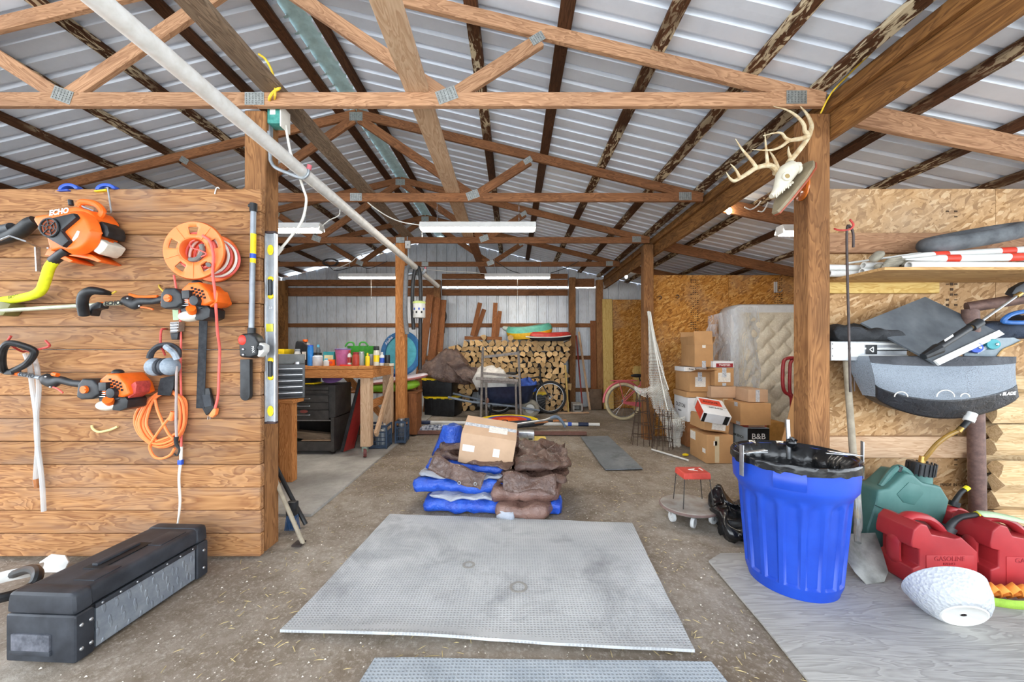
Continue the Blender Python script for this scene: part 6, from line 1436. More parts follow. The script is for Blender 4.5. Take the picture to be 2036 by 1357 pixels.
# red creeper standing on edge
A0, A1 = V((-2.06, 4.92, ZF+.02)), V((-1.88, 5.02, .90)); d = (A1-A0).normalized()
r = thing('mechanic_creeper', 'red mechanic creeper standing on edge against the bench leg', 'creeper', A0)
M_ = frame(A0, A1, (1, 0, 0)); L = (A1-A0).length
b = MB(); b.M = M_; b.box((L/2, .17, .0), (L, .34, .02)); b.build('board', plain('creeper_red', '#a22a26', .45), r, bevel=.004)
for yy in (0, .34):
    b = MB(); b.M = M_; b.box((L/2, yy, -.002), (L, .02, .035)); b.build('frame_rail', BLK, r, bevel=.003)
for t in (.02, .36, .6, .92):
    b = MB(); b.M = M_; b.ell((L*t, .02, -.05), (.028, .02, .028), 12, 8); b.tube([(L*t, .02, -.045), (L*t, .02, -.01)], .012, 8); b.build('caster', STEEL, r)
# milk crates
CRB = plain('crate_plastic', '#36485f', .5)
def crate(lab, x, y, w_, d_, h_, rz=0):
    r = thing('milk_crate', lab, 'crate', (x, y, ZF), rz, 'milk crates'); b = MB(); t = .012
    b.box((0, 0, .01), (w_, d_, .012)); 
    for sx in (-1, 1):
        for sy in (-1, 1): b.box((sx*(w_/2-t/2), sy*(d_/2-t/2), h_/2), (t*1.8, t*1.8, h_))
    for z in (.02, h_*.72, h_*.97):
        hgt = .03 if z > h_*.9 or z < .03 else .014
        b.box((0, -d_/2+t/2, z), (w_, t, hgt)); b.box((0, d_/2-t/2, z), (w_, t, hgt)); b.box((-w_/2+t/2, 0, z), (t, d_, hgt)); b.box((w_/2-t/2, 0, z), (t, d_, hgt))
    b.build('frame', CRB, r, local=True)
    b = MB()
    for s_ in (-1, 1):
        for k in range(6):
            u = -w_/2+w_*(k+.5)/6; b.bar((u, s_*(d_/2-t/2), .02), (u, s_*(d_/2-t/2), h_*.72), .006, .008); u = -d_/2+d_*(k+.5)/6; b.bar((s_*(w_/2-t/2), u, .02), (s_*(w_/2-t/2), u, h_*.72), .008, .006)
        for k in range(3):
            z = h_*(.15+.17*k); b.bar((-w_/2, s_*(d_/2-t/2), z), (w_/2, s_*(d_/2-t/2), z), .006, .008); b.bar((s_*(w_/2-t/2), -d_/2, z), (s_*(w_/2-t/2), d_/2, z), .006, .008)
    b.build('lattice', CRB, r, local=True); return r
crate('slate blue milk crate of bottles beside the bench caster', -1.80, 5.07, .30, .26, .30, R(4)); crate('slate blue milk crate beside the bench corner post', -1.56, 5.36, .14, .24, .30, R(4))
for k, (x, y, h) in enumerate(((-1.88, 5.02, .24), (-1.8, 5.08, .3), (-1.72, 5.02, .2), (-1.73, 5.12, .26))):
    can('empty_bottle', 'clear bottle in the milk crate beside the bench caster', 'bottle', x, y, .032, h, plain('clear_bottle', '#b9c4cc', .2, trans=.4), WHT, .015, .45, z=ZF+.018)['group'] = 'bottles in the milk crate'
can('paint_tin', 'silver tin in the milk crate by the corner post', 'tin', -1.56, 5.33, .045, .31, STEEL, None, shoulder=False, z=ZF+.018)
# boards behind the bench
def surfboard(nm, lab, c, L, W_, th, m, m2, rot, z):
    r = thing(nm, lab, 'board', (c[0], c[1], z)); mm = T(c[0], c[1], z) @ rot
    for k, (z0, z1, mat_, nm2) in enumerate(((0, th*.5, m2, 'bottom_skin'), (th*.5, th, m, 'top_skin'))):
        rings = []; b = MB()
        for zz, s in (((0, .9), (th*.25, .98), (th*.5, 1)) if k == 0 else ((th*.5, 1), (th*.78, .97), (th, .88))):
            rings.append([mm @ V((L/2*s*math.cos(2*PI*i/40)*(1+.06*math.cos(2*PI*i/40)), W_/2*s*math.copysign(abs(math.sin(2*PI*i/40))**.75, math.sin(2*PI*i/40)), zz+.12*th*8*(math.cos(2*PI*i/40))**4*.25)) for i in range(40)])
        b.loft(rings); b.build(nm2, mat_, r, smooth=60)
    return r
r = thing('wooden_crate', 'dark brown crate behind the bench that holds the boards', 'crate', (-1.95, 6.0, ZF))
for x, w_ in ((-2.35, .1), (-1.9, .12), (-1.52, .12)): beam('slat', (x, 5.92, ZF), (x, 5.92, .64), .3, w_, W_RED, r, up=(1, 0, 0))
beam('crate_top', (-2.5, 5.92, .655), (-1.44, 5.92, .655), .3, .025, W_RED, r)
surfboard('body_board', 'lime green body board under the pale one behind the bench', (-1.95, 5.92), .95, .42, .12, plain('lime_board', '#7fae2b', .4), plain('lime_board', '#7fae2b', .4), T(ry=R(-2)), .668)
surfboard('body_board', 'pale pink edged body board behind the work bench', (-1.86, 5.88), 1.05, .42, .07, plain('pale_board', '#e2d8dc', .4), plain('pink_edge', '#cc7d77', .45), T(ry=R(-7)), .80)
crate_box('cooler_lid', 'dark blue lid behind the bench above the pale board', 'lid', -2.12, 5.9, (.36, .3, .06), plain('royal_lid', '#24328f', .4), None, 0, .92)
r = thing('snow_saucer', 'large blue and teal oval sled leaning behind the bench post', 'sled', (-1.82, 6.15, .9)); mm = T(-1.8, 6.16, 1.245, rx=PI/2-R(8))
b = MB(); b.lathe([(.25, 0), (.31, 0), (.33, .03), (.31, .06), (.25, .05)], 40, mm, sy=1.12, cap=False); b.build('rim', plain('sled_blue', '#2a6fa8', .45), r, smooth=60)
b = MB(); b.lathe([(.001, .02), (.25, .02), (.25, .03), (.001, .03)], 40, mm, sy=1.12); b.build('centre', plain('sled_teal', '#4fb0bf', .45), r)
b = MB(); b.box((-1.82, 6.16, .79), (.3, .2, .22)); tag(b.build('storage_bin', plain('royal_lid', '#24328f', .4), bevel=.01, origin=(-1.82, 6.16, .68)), 'dark blue bin under the oval sled', 'bin')
text('Aloha', .07, WINK, r, Matrix.Translation(mm @ V((-.2, .2, .062))) @ Matrix.Rotation(R(-50), 4, 'Y') @ Matrix.Rotation(PI/2, 4, 'X'))
# brooms behind the left post
r = thing('hoe', 'wooden handled tool leaning beside the rough left post', 'hoe', G(603, 1085)); b = MB(); b.tube([G(603, 1085)+V((0, 0, .01)), P(556, 975, 2.60), P(530, 905, 2.72)], .014, 10); b.build('handle', plain('ash_handle', '#8d8372', .7, c2='#a59a86', scale=20), r)
b = MB(); b.bar(G(603, 1085)+V((0, 0, .012)), G(588, 1088)+V((-.02, .02, .012)), .07, .012); b.build('blade', DKROD, r)
r = thing('push_broom', 'dark handled broom with blue bristles behind the rough left post', 'broom', G(575, 1062)); b = MB(); b.tube([G(608, 1046)+V((0, 0, .01)), P(572, 975, 2.85), P(530, 890, 2.95)], .015, 10); b.build('handle', BLK, r)
b = MB(); b.box(G(573, 1062)+V((0, .05, .16)), (.07, .05, .1)); b.build('broom_head', BLK, r, bevel=.01); b = MB()
for i in range(9):
    for j in range(3): p = G(573, 1062)+V((-.03+i*.0075, .035+j*.015, 0)); b.tube([p+V((0, 0, .12)), p+V((.004*(i-4), 0, .004))], .0035, 4)
q = b.build('bristles', plain('navy_bristle', '#23466b', .7), r); q['kind'] = 'stuff'
# ---------------------------------------------------------------- back of the shed: woodpile and what stands in front
def b7(cx, cy, Y): return P(800+cx/4.24, 540+cy/4.24, Y)
ENDW = NT('cut_wood_end'); v_ = ENDW.coord(); n_ = ENDW.noise(v_, 9, 5, .65); n2_ = ENDW.noise(v_, 45, 4, .7)
oi_ = ENDW.new('ShaderNodeObjectInfo'); cc_ = ENDW.mix(ENDW.ramp(n_, [(.35, 0), (.7, 1)]), '#dcbb8a', '#bf9560'); cc_ = ENDW.mix(ENDW.math('MULTIPLY', ENDW.ramp(n2_, [(.5, 0), (.75, 1)]), .5), cc_, '#7c5a36')
hs_ = ENDW.new('ShaderNodeHueSaturation'); ENDW.l.new(cc_, hs_.inputs['Color']); ENDW.put(hs_, 'Value', ENDW.math('ADD', ENDW.math('MULTIPLY', oi_.outputs['Random'], .55), .68)); ENDW = ENDW.out(hs_.outputs[0], .85, 0, .2)
random.seed(21); LOGV = []
for k in range(16):
    b = MB(); kind = k % 4; pts = []
    if kind == 0: pts = [(.062*math.cos(a*PI/6)*random.uniform(.92, 1.06), .062*math.sin(a*PI/6)*random.uniform(.92, 1.06)) for a in range(13)]
    elif kind == 1: pts = [(-.07, -.035), (.07, -.035)]+[(.07*math.cos(a*PI/6)*random.uniform(.9, 1.05), -.035+.1*math.sin(a*PI/6)) for a in range(1, 6)]
    elif kind == 2: pts = [(-.06, -.055)]+[(-.06+.135*math.cos(a*PI/2/5)*random.uniform(.94, 1.04), -.055+.125*math.sin(a*PI/2/5)*random.uniform(.94, 1.04)) for a in range(6)]
    else: pts = [(-.065, -.05), (.07, -.045), (.06, .02), (.02, .065), (-.055, .045)]; pts = [(x*random.uniform(.9, 1.1), y*random.uniform(.9, 1.1)) for x, y in pts]
    n = len(pts); vs = [(x, 0, y) for x, y in pts]+[(x*.97+.004, .42, y*.97) for x, y in pts]
    b.k = 0; b.add(vs, [tuple(range(n)), tuple(range(2*n-1, n-1, -1))]); b.k = 1; b.add(vs, [(n+i, n+(i+1) % n, (i+1) % n, i) for i in range(n)])
    me = b.mesh('firewood_log', smooth=30); me.materials.append(ENDW); me.materials.append(BARK); LOGV.append(me)
Y0 = 8.06; cnt = 0
for row in range(13):
    z = .064+row*.114; lo = -1.52 if row < 11 else (-1.35 if row == 11 else -1.0); hi = 1.17
    x = lo+(.06 if row % 2 else 0)
    while x < hi:
        px, py = CXP+FPX*x/Y0, CYP-FPX*(z-HC)/Y0
        hidden = (px < 912 and py > 728) or (940 < px < 1060 and py > 772) or (px < 905 and py > 712)
        if not hidden and not (row == 12 and -.35 > x > -1.0 and False):
            o = link('firewood_log', LOGV[random.randrange(16)], None); s_ = random.uniform(.9, 1.16)
            o.matrix_basis = T(x+random.uniform(-.012, .012), Y0+random.uniform(-.05, .05), z+random.uniform(-.012, .012)) @ Matrix.Rotation(random.uniform(0, 2*PI), 4, 'Y') @ Matrix.Scale(s_, 4)
            tag(o, 'split firewood log stacked end-on in the big woodpile', 'log', 'logs of the woodpile'); cnt += 1
        x += random.uniform(.12, .148)
# a few logs on top
for x, z, a in ((.33, 1.57, .3), (.95, 1.53, 1.4), (1.0, 1.5, .2), (-.05, 1.55, 2), (-.62, 1.56, .9)):
    o = link('firewood_log', LOGV[random.randrange(16)], None); o.matrix_basis = T(x, Y0-.04, z) @ Matrix.Rotation(a, 4, 'Y'); tag(o, 'split firewood log stacked end-on in the big woodpile', 'log', 'logs of the woodpile')
# wooden frame and boards on top of the pile
r = thing('timber_trestle', 'reddish timber frame with two pairs of uprights on the woodpile', 'frame', b7(680, 570, 8.3))
ZT = 1.56; beam('base_rail', b7(525, 562, 8.25), b7(840, 566, 8.25), .05, .075, W_RED, r)
for a, c_ in (((655, 265), (590, 545)), ((690, 320), (612, 548)), ((785, 265), (768, 560)), ((822, 335), (792, 560))):
    beam('upright', b7(*c_, 8.26 if a[1] < 300 else 8.36), b7(*a, 8.30 if a[1] < 300 else 8.38), .095, .04, W_RED, r, up=(0, 1, 0))
def board2(nm, lab, c, L, W_, th, m, m2, rot): return surfboard(nm, lab, (c.x, c.y), L, W_, th, m, m2, rot, c.z)
board2('body_board', 'yellow body board with teal top on the woodpile', b7(1065, 570, 8.22), 1.0, .5, .25, plain('teal_board', '#5aa591', .45), plain('sun_yellow', '#d9a91c', .45), T(ry=R(-5)))
board2('body_board', 'red body board with white stripe and black base on the woodpile', b7(1225, 590, 8.12), .95, .5, .17, plain('red_board', '#b3352e', .45), plain('black_board', '#26262a', .5), T(ry=R(1)))
b = MB(); b.tube(spline([b7(1040, 552, 7.88), b7(1120, 556, 7.86), b7(1300, 555, 7.86), b7(1420, 542, 7.9)], 4), .012, 6); tag(b.build('white_rope', WHT, origin=b7(1040, 552, 7.88)), 'white edge rope along the red body board', 'rope')
board2('surf_fin_board', 'pale translucent board tip behind the yellow board', b7(950, 510, 8.45), .62, .2, .09, plain('pale_teal', '#c9d3c8', .4), plain('pale_teal', '#c9d3c8', .4), T(ry=R(4)))
# hoses on the bench corner post
def hose(nm, lab, pts, r_, m, Y):
    b = MB(); b.tube(spline([b7(x, y, Y) for x, y in pts], 6), r_, 12); return tag(b.build(nm, m, origin=b7(*pts[-1], Y)), lab, 'hose')
hose('vacuum_hose', 'grey flexible hose hanging on the bench corner post', [(75, -40), (50, -35), (35, 0), (25, 200), (25, 380), (40, 530)], .034, plain('grey_hose', '#7b7d80', .7, scale=30), 5.48)
hose('vacuum_hose', 'black vacuum hose looped over the small pipe hook', [(95, 490), (85, 300), (88, 120), (105, 0), (125, -35), (145, 0), (155, 150), (152, 400), (150, 600), (148, 830)], .028, BLK, 5.42)
r = thing('wipes_canister', 'white canister with lime lid hanging between the black hoses', 'canister', b7(142, 395, 5.36)); c_ = b7(142, 392, 5.36)
b = MB(); b.lathe([(.08, 0), (.085, .01), (.085, .19), (.08, .2)], 24, Matrix.Translation(c_)); b.build('body', WHT, r, smooth=50)
b = MB(); b.lathe([(.087, .2), (.087, .225), (.07, .235), (.001, .235)], 24, Matrix.Translation(c_)); b.build('lid', plain('lime_lid', '#cfe08a', .5), r, smooth=50)
for k in range(6):
    b = MB(); a = R(-150+k*24); b.box((0, 0, 0), (.022, .002, .03), Matrix.Translation(c_+V((.0865*math.cos(a), .0865*math.sin(a), .075+.045*(k % 2)))) @ Matrix.Rotation(a+PI/2, 4, 'Z')); b.build('print_block', BLUEP if k % 2 else INK, r)
r = thing('coiled_hose', 'coil of black garden hose hung on the dark post by the woodpile', 'hose', b7(318, 520, 8.35))
for k in range(5):
    b = MB(); b.tube([b7(316+k*3+(52-k*3)*math.cos(2*PI*i/30), 378+(78-k*5)*math.sin(2*PI*i/30), 8.45-.025*k) for i in range(30)], .016, 7, closed=True); b.build('loop', RUB, r)
b = MB(); b.tube(spline([b7(355, 430, 8.36), b7(352, 480, 8.36), b7(350, 522, 8.36)], 3), .016, 7); b.build('tail', RUB, r)
tag(MB().tube([b7(275, 480, 8.3), b7(270, 640, 8.3), V((b7(262, 0, 8.3).x, 8.3, 0))], .03, 10).build('black_pipe', BLK, origin=V((b7(262, 0, 8.3).x, 8.3, 0))), 'upright black plastic pipe before the dark post', 'pipe')
# cedar boards leaning
for k, (x0, x1, yb, yt) in enumerate(((110, 200, 900, 60), (185, 235, 900, 50), (225, 262, 880, 90))):
    p0, p1 = V((b7(x0+20*k, 0, 7.9).x, 7.85+.07*k, .0)), V((b7(x1+20*k, 0, 7.9).x+.03, 8.15+.05*k, 2.48-.05*k))
    tag(beam('cedar_board', p0, p1, .03, .16, W_RED, up=(1, 0, 0)), 'tall cedar board leaning behind the hoses, '+('the widest gap side', 'middle of three', 'nearest the hose coil')[k], 'board', 'leaning cedar boards')
r = thing('cedar_post', 'short cedar post piece standing left of the black totes', 'post', (-1.95, 7.3, 0)); beam('block', (-1.93, 7.3, 0), (-1.93, 7.3, .66), .2, .16, W_RED, r, up=(1, 0, 0)); beam('block', (-1.80, 7.34, 0), (-1.80, 7.34, .64), .1, .06, W_RED, r, up=(1, 0, 0))
# black totes with yellow lids
TOT = plain('tote_black', '#15171b', .45, dust=.25)
def tote(lab, x, y, z, d, rz=0, lm=YEL):
    r = thing('storage_tote', lab, 'tote', (x, y, z), rz, 'black totes'); w_, e_, h_ = d
    b = MB(); b.box((0, 0, h_/2-.01), (w_*.94, e_*.94, h_-.03), taper=1.04); b.build('bin', TOT, r, bevel=.012, local=True)
    b = MB(); b.box((0, 0, h_-.022), (w_, e_, .035)); l_ = b.build('lid', lm, r, bevel=.008, local=True)
    for k in range(4):
        b = MB(); b.box((-w_/2+w_*(k+.5)/4, -e_/2-.004, h_-.03), (w_*.1, .016, .04)); b.build('lid_lug', lm, l_, bevel=.003, local=True)
    for k in range(3):
        b = MB(); b.box((-w_/2+w_*(k+1)/4, -e_*.48, h_*.45), (.02, .012, h_*.7)); b.build('bin_rib', TOT, r, bevel=.003, local=True)
    return r
tote('lower black tote with yellow lid left of the wheelbarrow', -1.40, 7.68, 0, (.66, .48, .385), R(-12)); tote('upper black tote with yellow lid under the brown tarp', -1.46, 7.66, .385, (.62, .46, .36), R(-8))
tote('black tote with yellow lid behind the bicycle wheel', .42, 7.9, 0, (.52, .21, .42)); tote('low black tote with pale yellow lid behind the brown tarp heap', .22, 4.9, 0, (.42, .34, .16), 0, plain('pale_yellow', '#e3c860', .5))
r = thing('metal_case', 'silver metal lantern case on the pale yellow tote lid', 'case', (.2, 4.86, .155)); b = MB(); b.box((.17, 4.86, .215), (.2, .14, .11)); b.build('body', STEEL, r, bevel=.012); b = MB(); b.ell((.15, 4.785, .225), (.035, .006, .035), 14, 6); b.build('dial', GREYP, r); b = MB(); b.box((.22, 4.787, .18), (.05, .006, .02)); b.build('latch', BLK, r)
# brown tarp heap
b = MB(); rings = []
for k in range(9):
    t = k/8; zz = .73+.58*t; w_ = .52*(1-t**2.2*.8); cx = -1.36+.12*t
    rings.append([V((cx+w_*math.cos(2*PI*i/44)*(1+.1*nz3((math.cos(2*PI*i/44), math.sin(2*PI*i/44), t*1.5), 2.5, 3)), 7.66+.3*(1-t*.6)*math.sin(2*PI*i/44)*(1+.16*math.sin(i*1.1+4*t)), zz+.05*nz3((i*.2, t*2, 0), 1.6, 6)+(.14*math.cos(2*PI*i/44+.3) if t < .6 else 0)*-.9*(1-t))) for i in range(44)])
b.loft(rings); r = thing('crumpled_tarp', 'crumpled brown tarpaulin heaped on the black totes', 'tarp', (-1.4, 7.66, .74)); b.build('heap', TBRD, r, smooth=180)
b = MB(); b.grid(lambda u, v: V((-1.25+.62*u+.05*math.sin(6*v), 7.52-.12*u-.1*v+.03*math.sin(9*u+7*v), 1.2-.3*u-.36*v*(.6+u*.5)+.035*math.sin(8*u-5*v))), 22, 16, thick=.008); b.build('draped_side', TBRD, r, smooth=180)
# wheelbarrow
r = thing('wheelbarrow', 'navy wheelbarrow with grey handles holding bags', 'wheelbarrow', (-.1, 7.2, 0)); TRAY = plain('navy_tray', '#1c2740', .45, dust=.2)
b = MB(); rings = []
for z, sx, sy, ox in ((.30, .36, .2, .02), (.34, .42, .24, .02), (.50, .52, .30, .0), (.62, .58, .34, .03), (.635, .60, .355, .03), (.635, .575, .335, .03), (.5, .5, .285, .0), (.33, .36, .2, .02)):
    rings.append([V((-.12+ox+sx*math.copysign(abs(math.cos(2*PI*i/32))**.6, math.cos(2*PI*i/32)), 7.2+sy*math.copysign(abs(math.sin(2*PI*i/32))**.6, math.sin(2*PI*i/32)), z+(.03*math.cos(2*PI*i/32) if z > .45 else 0))) for i in range(32)])
b.loft(rings, cap=True); b.build('tray', TRAY, r, smooth=60)
for s_ in (-.22, .22):
    b = MB(); b.tube(spline([(-1.18, 7.2+s_*1.35, .44), (-.7, 7.2+s_*1.1, .34), (-.1, 7.2+s_*.8, .27), (.5, 7.2+s_*.3, .16)], 4), .02, 8); b.build('handle', plain('grey_blue_wood', '#7d8794', .6), r)
    b = MB(); b.tube([(-.4, 7.2+s_, .3), (-.45, 7.2+s_, .0)], .014, 8); b.build('leg', BLK, r)
b = MB(); b.tube([(.32+.13*math.cos(2*PI*i/24), 7.2, .185+.13*math.sin(2*PI*i/24)) for i in range(24)], .05, 10, closed=True); wh = b.build('tyre', plain('beige_tyre', '#9a9486', .8), r)
b = MB(); b.lathe([(.001, -.03), (.09, -.02), (.09, .02), (.001, .03)], 20, T(.32, 7.2, .185, rx=PI/2)); b.build('hub', WHT, wh)
b = MB(); pillow(b, [(-.66, 7.0), (-.15, 6.95), (-.15, 7.35), (-.6, 7.4)], .52, .40, .06, .07, 5, 61, (-.1, .1)); tag(b.build('plastic_sack', plain('white_sack', '#d9d6d0', .45, bump=.3, dust=.08), smooth=180, origin=(-.4, 7.2, .52)), 'white plastic sack lying in the wheelbarrow', 'sack')
b = MB(); pillow(b, [(.1, 7.0), (.42, 7.0), (.36, 7.3), (.1, 7.3)], .52, .2, .03, .06, 7, 63); tag(b.build('blue_bag', fabric('royal_cloth', '#1d3f8f', '#2d58b0', .6), smooth=180, origin=(.25, 7.2, .58)), 'blue cloth bag at the front of the wheelbarrow', 'bag')
b = MB(); pillow(b, [(-.2, 6.98), (.1, 6.98), (.1, 7.3), (-.2, 7.3)], .56, .14, .02, .03, 8, 64); tag(b.build('grey_bundle', fabric('grey_cloth', '#4c5052', '#6d7072', .8), smooth=180, origin=(-.05, 7.1, .56)), 'grey bundle between the white sack and blue bag', 'bundle')
# bicycle behind the barrow
def bicycle(nm, lab, M, tyre, frame_m, wr=.31, rim=STEEL, cruiser=False):
    r = thing(nm, lab, 'bicycle'); r.matrix_basis = M   # local: x along the bike (rear wheel at 0), z up
    for k, x in enumerate((0, 1.05)):
        b = MB(); b.tube([(x+wr*math.cos(2*PI*i/40), 0, wr+.026+wr*math.sin(2*PI*i/40)) for i in range(40)], .026, 8, closed=True); w_ = b.build('tyre', tyre, r, local=True)
        b = MB(); b.tube([(x+(wr-.03)*math.cos(2*PI*i/40), 0, wr+.026+(wr-.03)*math.sin(2*PI*i/40)) for i in range(40)], .009, 6, closed=True); b.build('rim', rim, w_, local=True)
        b = MB(); b.cyl((x, -.035, wr+.026), (x, .035, wr+.026), .022, .022, 10); b.build('hub', STEEL, w_, local=True)
        b = MB()
        for i in range(24):
            a = 2*PI*i/24; b.tube([(x+.02*math.cos(a+1.2), (-1)**i*.025, wr+.026+.02*math.sin(a+1.2)), (x+(wr-.032)*math.cos(a), 0, wr+.026+(wr-.032)*math.sin(a))], .0016, 3, cap=False)
        q = b.build('spokes', STEEL, w_, local=True); q['kind'] = 'stuff'
    za = wr+.026; b = MB()
    for a, c_, rr in (((.42, 0, .28), (.33, 0, .72), .016), ((.42, 0, .28), (.86, 0, .68), .018), ((.34, 0, .66), (.86, 0, .76), .016), ((.86, 0, .64), (.85, 0, .80), .018)): b.tube([a, c_], rr, 8)
    for s_ in (-.05, .05):
        b.tube([(.42, s_*.4, .28), (0, s_, za)], .01, 6); b.tube([(.34, s_*.4, .66), (0, s_, za)], .009, 6); b.tube([(.865, s_*.7, .64), (1.05, s_, za)], .012, 6)
    b.build('frame', frame_m, r, local=True)
    b = MB(); b.tube(spline([(.80, -.3, .92), (.84, -.15, .93), (.85, 0, .84), (.84, .15, .93), (.80, .3, .92)], 4), .012, 8); b.tube([(.85, 0, .78), (.85, 0, .85)], .014, 8); b.build('handlebar', BLK if not cruiser else STEEL, r, local=True)
    b = MB(); b.ell((.27, 0, .82), (.13, .07, .035), 14, 8); b.tube([(.33, 0, .7), (.3, 0, .82)], .012, 8); b.build('saddle', BLK, r, local=True)
    b = MB(); b.lathe([(.08, -.004), (.09, -.004), (.09, .004), (.08, .004)], 24, T(.42, -.05, .28, rx=PI/2)); b.tube([(.42, -.06, .28), (.45, -.065, .13)], .009, 6); b.box((.45, -.1, .12), (.08, .07, .02)); b.build('crank', STEEL if not cruiser else frame_m, r, local=True)
    if cruiser:
        b = MB(); b.tube([((wr+.05)*math.cos(R(a)), 0, za+(wr+.05)*math.sin(R(a))) for a in range(15, 190, 12)], .02, 8, flat=1); b.build('mudguard', frame_m, r, local=True)
        b = MB()
        for y in (-.06, 0, .06): b.tube([(-.22, y, .73), (.25, y, .73)], .008, 6)
        for x in (-.22, -.05, .12, .25): b.tube([(x, -.06, .73), (x, .06, .73)], .008, 6)
        b.tube([(-.1, -.06, .73), (0, -.06, za)], .007, 6); b.build('rear_rack', frame_m, r, local=True)
        b = MB(); b.prism([(-.02, .35), (.40, .33), (.46, .26), (.40, .22), (-.02, .31)], .045, .055, PZ); b.build('chain_guard', frame_m, r, local=True)
    return r
bicycle('bicycle', 'black bicycle with its front wheel beside the woodpile', T(-.30, 7.72, 0), RUB, BLK)
# old grey frame
OLD = plain('weathered_aluminium', '#9b948f', .6, .2, .2, 30, c2='#7b736d'); r = thing('folding_frame', 'weathered grey metal folding frame standing before the wheelbarrow', 'frame', (-.3, 6.8, 0))
for pts, rr in (([(680, 635), (672, 850), (662, 1245)], .022), ([(978, 672), (990, 950), (1002, 1250)], .022), ([(706, 935), (710, 1225)], .02), ([(955, 925), (964, 1240)], .02)):
    b = MB(); p_ = [b7(x, y, 6.80 if rr > .021 else 6.84) for x, y in pts]; p_[-1].z = 0; b.tube(p_, rr, 8); b.build('leg', OLD, r)
for a, c_, Y, w_ in (((690, 722), (980, 690), 6.80, .035), ((680, 858), (985, 888), 6.8, .03), ((620, 903), (975, 920), 6.78, .035), ((680, 925), (970, 940), 6.84, .03)):
    beam('crossbar', b7(*a, Y), b7(*c_, Y), .03, w_*1.4, OLD, r)
b = MB(); b.ell(b7(718, 1090, 6.80), (.03, .02, .05)); b.build('brown_knob', plain('brown_knob', '#7c5a4c', .6), r)
# striped saucer board
r = thing('striped_sled', 'yellow, blue and red striped plastic sled behind the cardboard box', 'sled', (-.1, 6.3, 0)); mm = T(-.08, 6.57, .06, rx=R(18))
for r0, r1, z, m, nm in ((.40, .52, .03, YEL, 'outer_band'), (.32, .40, .034, BLUEP, 'blue_band'), (.18, .32, .038, RB, 'red_band'), (.001, .18, .042, ORA, 'centre')):
    b = MB(); b.lathe([(r0, z), (r1, z), (r1, z-.03), (r0, z-.03), (r0, z)], 40, mm, sy=.4, cap=False); b.build(nm, m, r, smooth=40)
b = MB(); b.tube([mm @ V((-.06+.05*math.cos(a*PI/6), -.1+.03*math.sin(a*PI/6), .07)) for a in range(13)], .008, 6, closed=True); b.build('rope_loop', BLK, r)
# long things lying across the dirt
tag(beam('steel_channel', G(806, 864)+V((0, 0, .03)), G(1166, 866)+V((0, 0, .03)), .07, .05, plain('brown_channel', '#6d4a40', .5)), 'long brown steel channel lying across the dirt floor', 'channel')
r = thing('extension_pole', 'white telescopic pole with blue collars lying across the floor', 'pole', G(1000, 850)); p0, p1 = G(823, 851)+V((0, 0, .09)), G(1192, 852)+V((0, 0, .06)); d = p1-p0
b = MB(); b.tube([p0, p1], [.03, .028], 12); b.build('tube', WHT, r)
for t0, t1, m in ((0, .09, plain('navy_grip', '#1f2c4a', .5)), (.885, .94, plain('navy_grip', '#1f2c4a', .5)), (.83, .85, BLUEP)):
    b = MB(); b.tube([p0+d*t0, p0+d*t1], .034, 12); b.build('collar', m, r)
def umbrella(lab, a, c_, m1, m2):
    r = thing('folded_umbrella', lab, 'umbrella', c_); b = MB(); n = 5; d = c_-a
    for k in range(13):
        pass
    rings = [[a+d*t+V((0, w_*math.cos(2*PI*i/16)*(1+.25*(i % 2)), w_*math.sin(2*PI*i/16)*(1+.25*(i % 2)))) for i in range(16)] for t, w_ in ((0, .012), (.2, .035), (.5, .045), (.9, .055), (1, .03))]
    b.loft(rings); b.build('canopy', m1, r, smooth=40); b = MB(); b.tube([c_, c_+d*.12], .02, 8); b.build('handle', m2, r); b = MB(); b.tube([a, a-d*.08], .006, 6); b.build('tip', STEEL, r)
umbrella('navy and white folded umbrella beside the blue tarp', G(905, 858)+V((0, .02, .08)), G(835, 862)+V((0, .02, .05)), plain('navy_white_print', '#22324f', .7, c2='#dfe3ea', scale=22), plain('peach_handle', '#d39a78', .5))
umbrella('black folded umbrella under the grey cane', G(1100, 850)+V((0, 0, .10)), G(1000, 860)+V((0, 0, .10)), BLKD, BLK)
r = thing('walking_cane', 'grey cane with a bent handle lying on the umbrellas', 'cane', G(1100, 862)); b = MB(); b.tube([P(1003, 848, 5.9), P(1085, 836, 6.1), P(1098, 830, 6.1)], .017, 10); b.build('shaft', STEEL, r)
b = MB(); b.tube(spline([P(1094, 832, 6.1), P(1106, 829, 6.1), P(1117, 838, 6.1), P(1124, 850, 6.1)], 4), [.024, .026, .024, .018], 10); b.build('handle', plain('blue_grey_grip', '#6f8298', .5), r)
for k, (x, y, lab) in enumerate(((1063, 856, 'orange wooden handle lying nearest the black umbrella'), (1100, 852, 'orange wooden handle lying by the cane'))):
    p = G(x, y)+V((0, 0, .12)); b = MB(); b.tube([p, p+V((.22, .03, .01))], [.016, .012], 10); tag(b.build('wooden_dowel', plain('orange_wood', '#c98552', .6), origin=p), lab, 'handle')
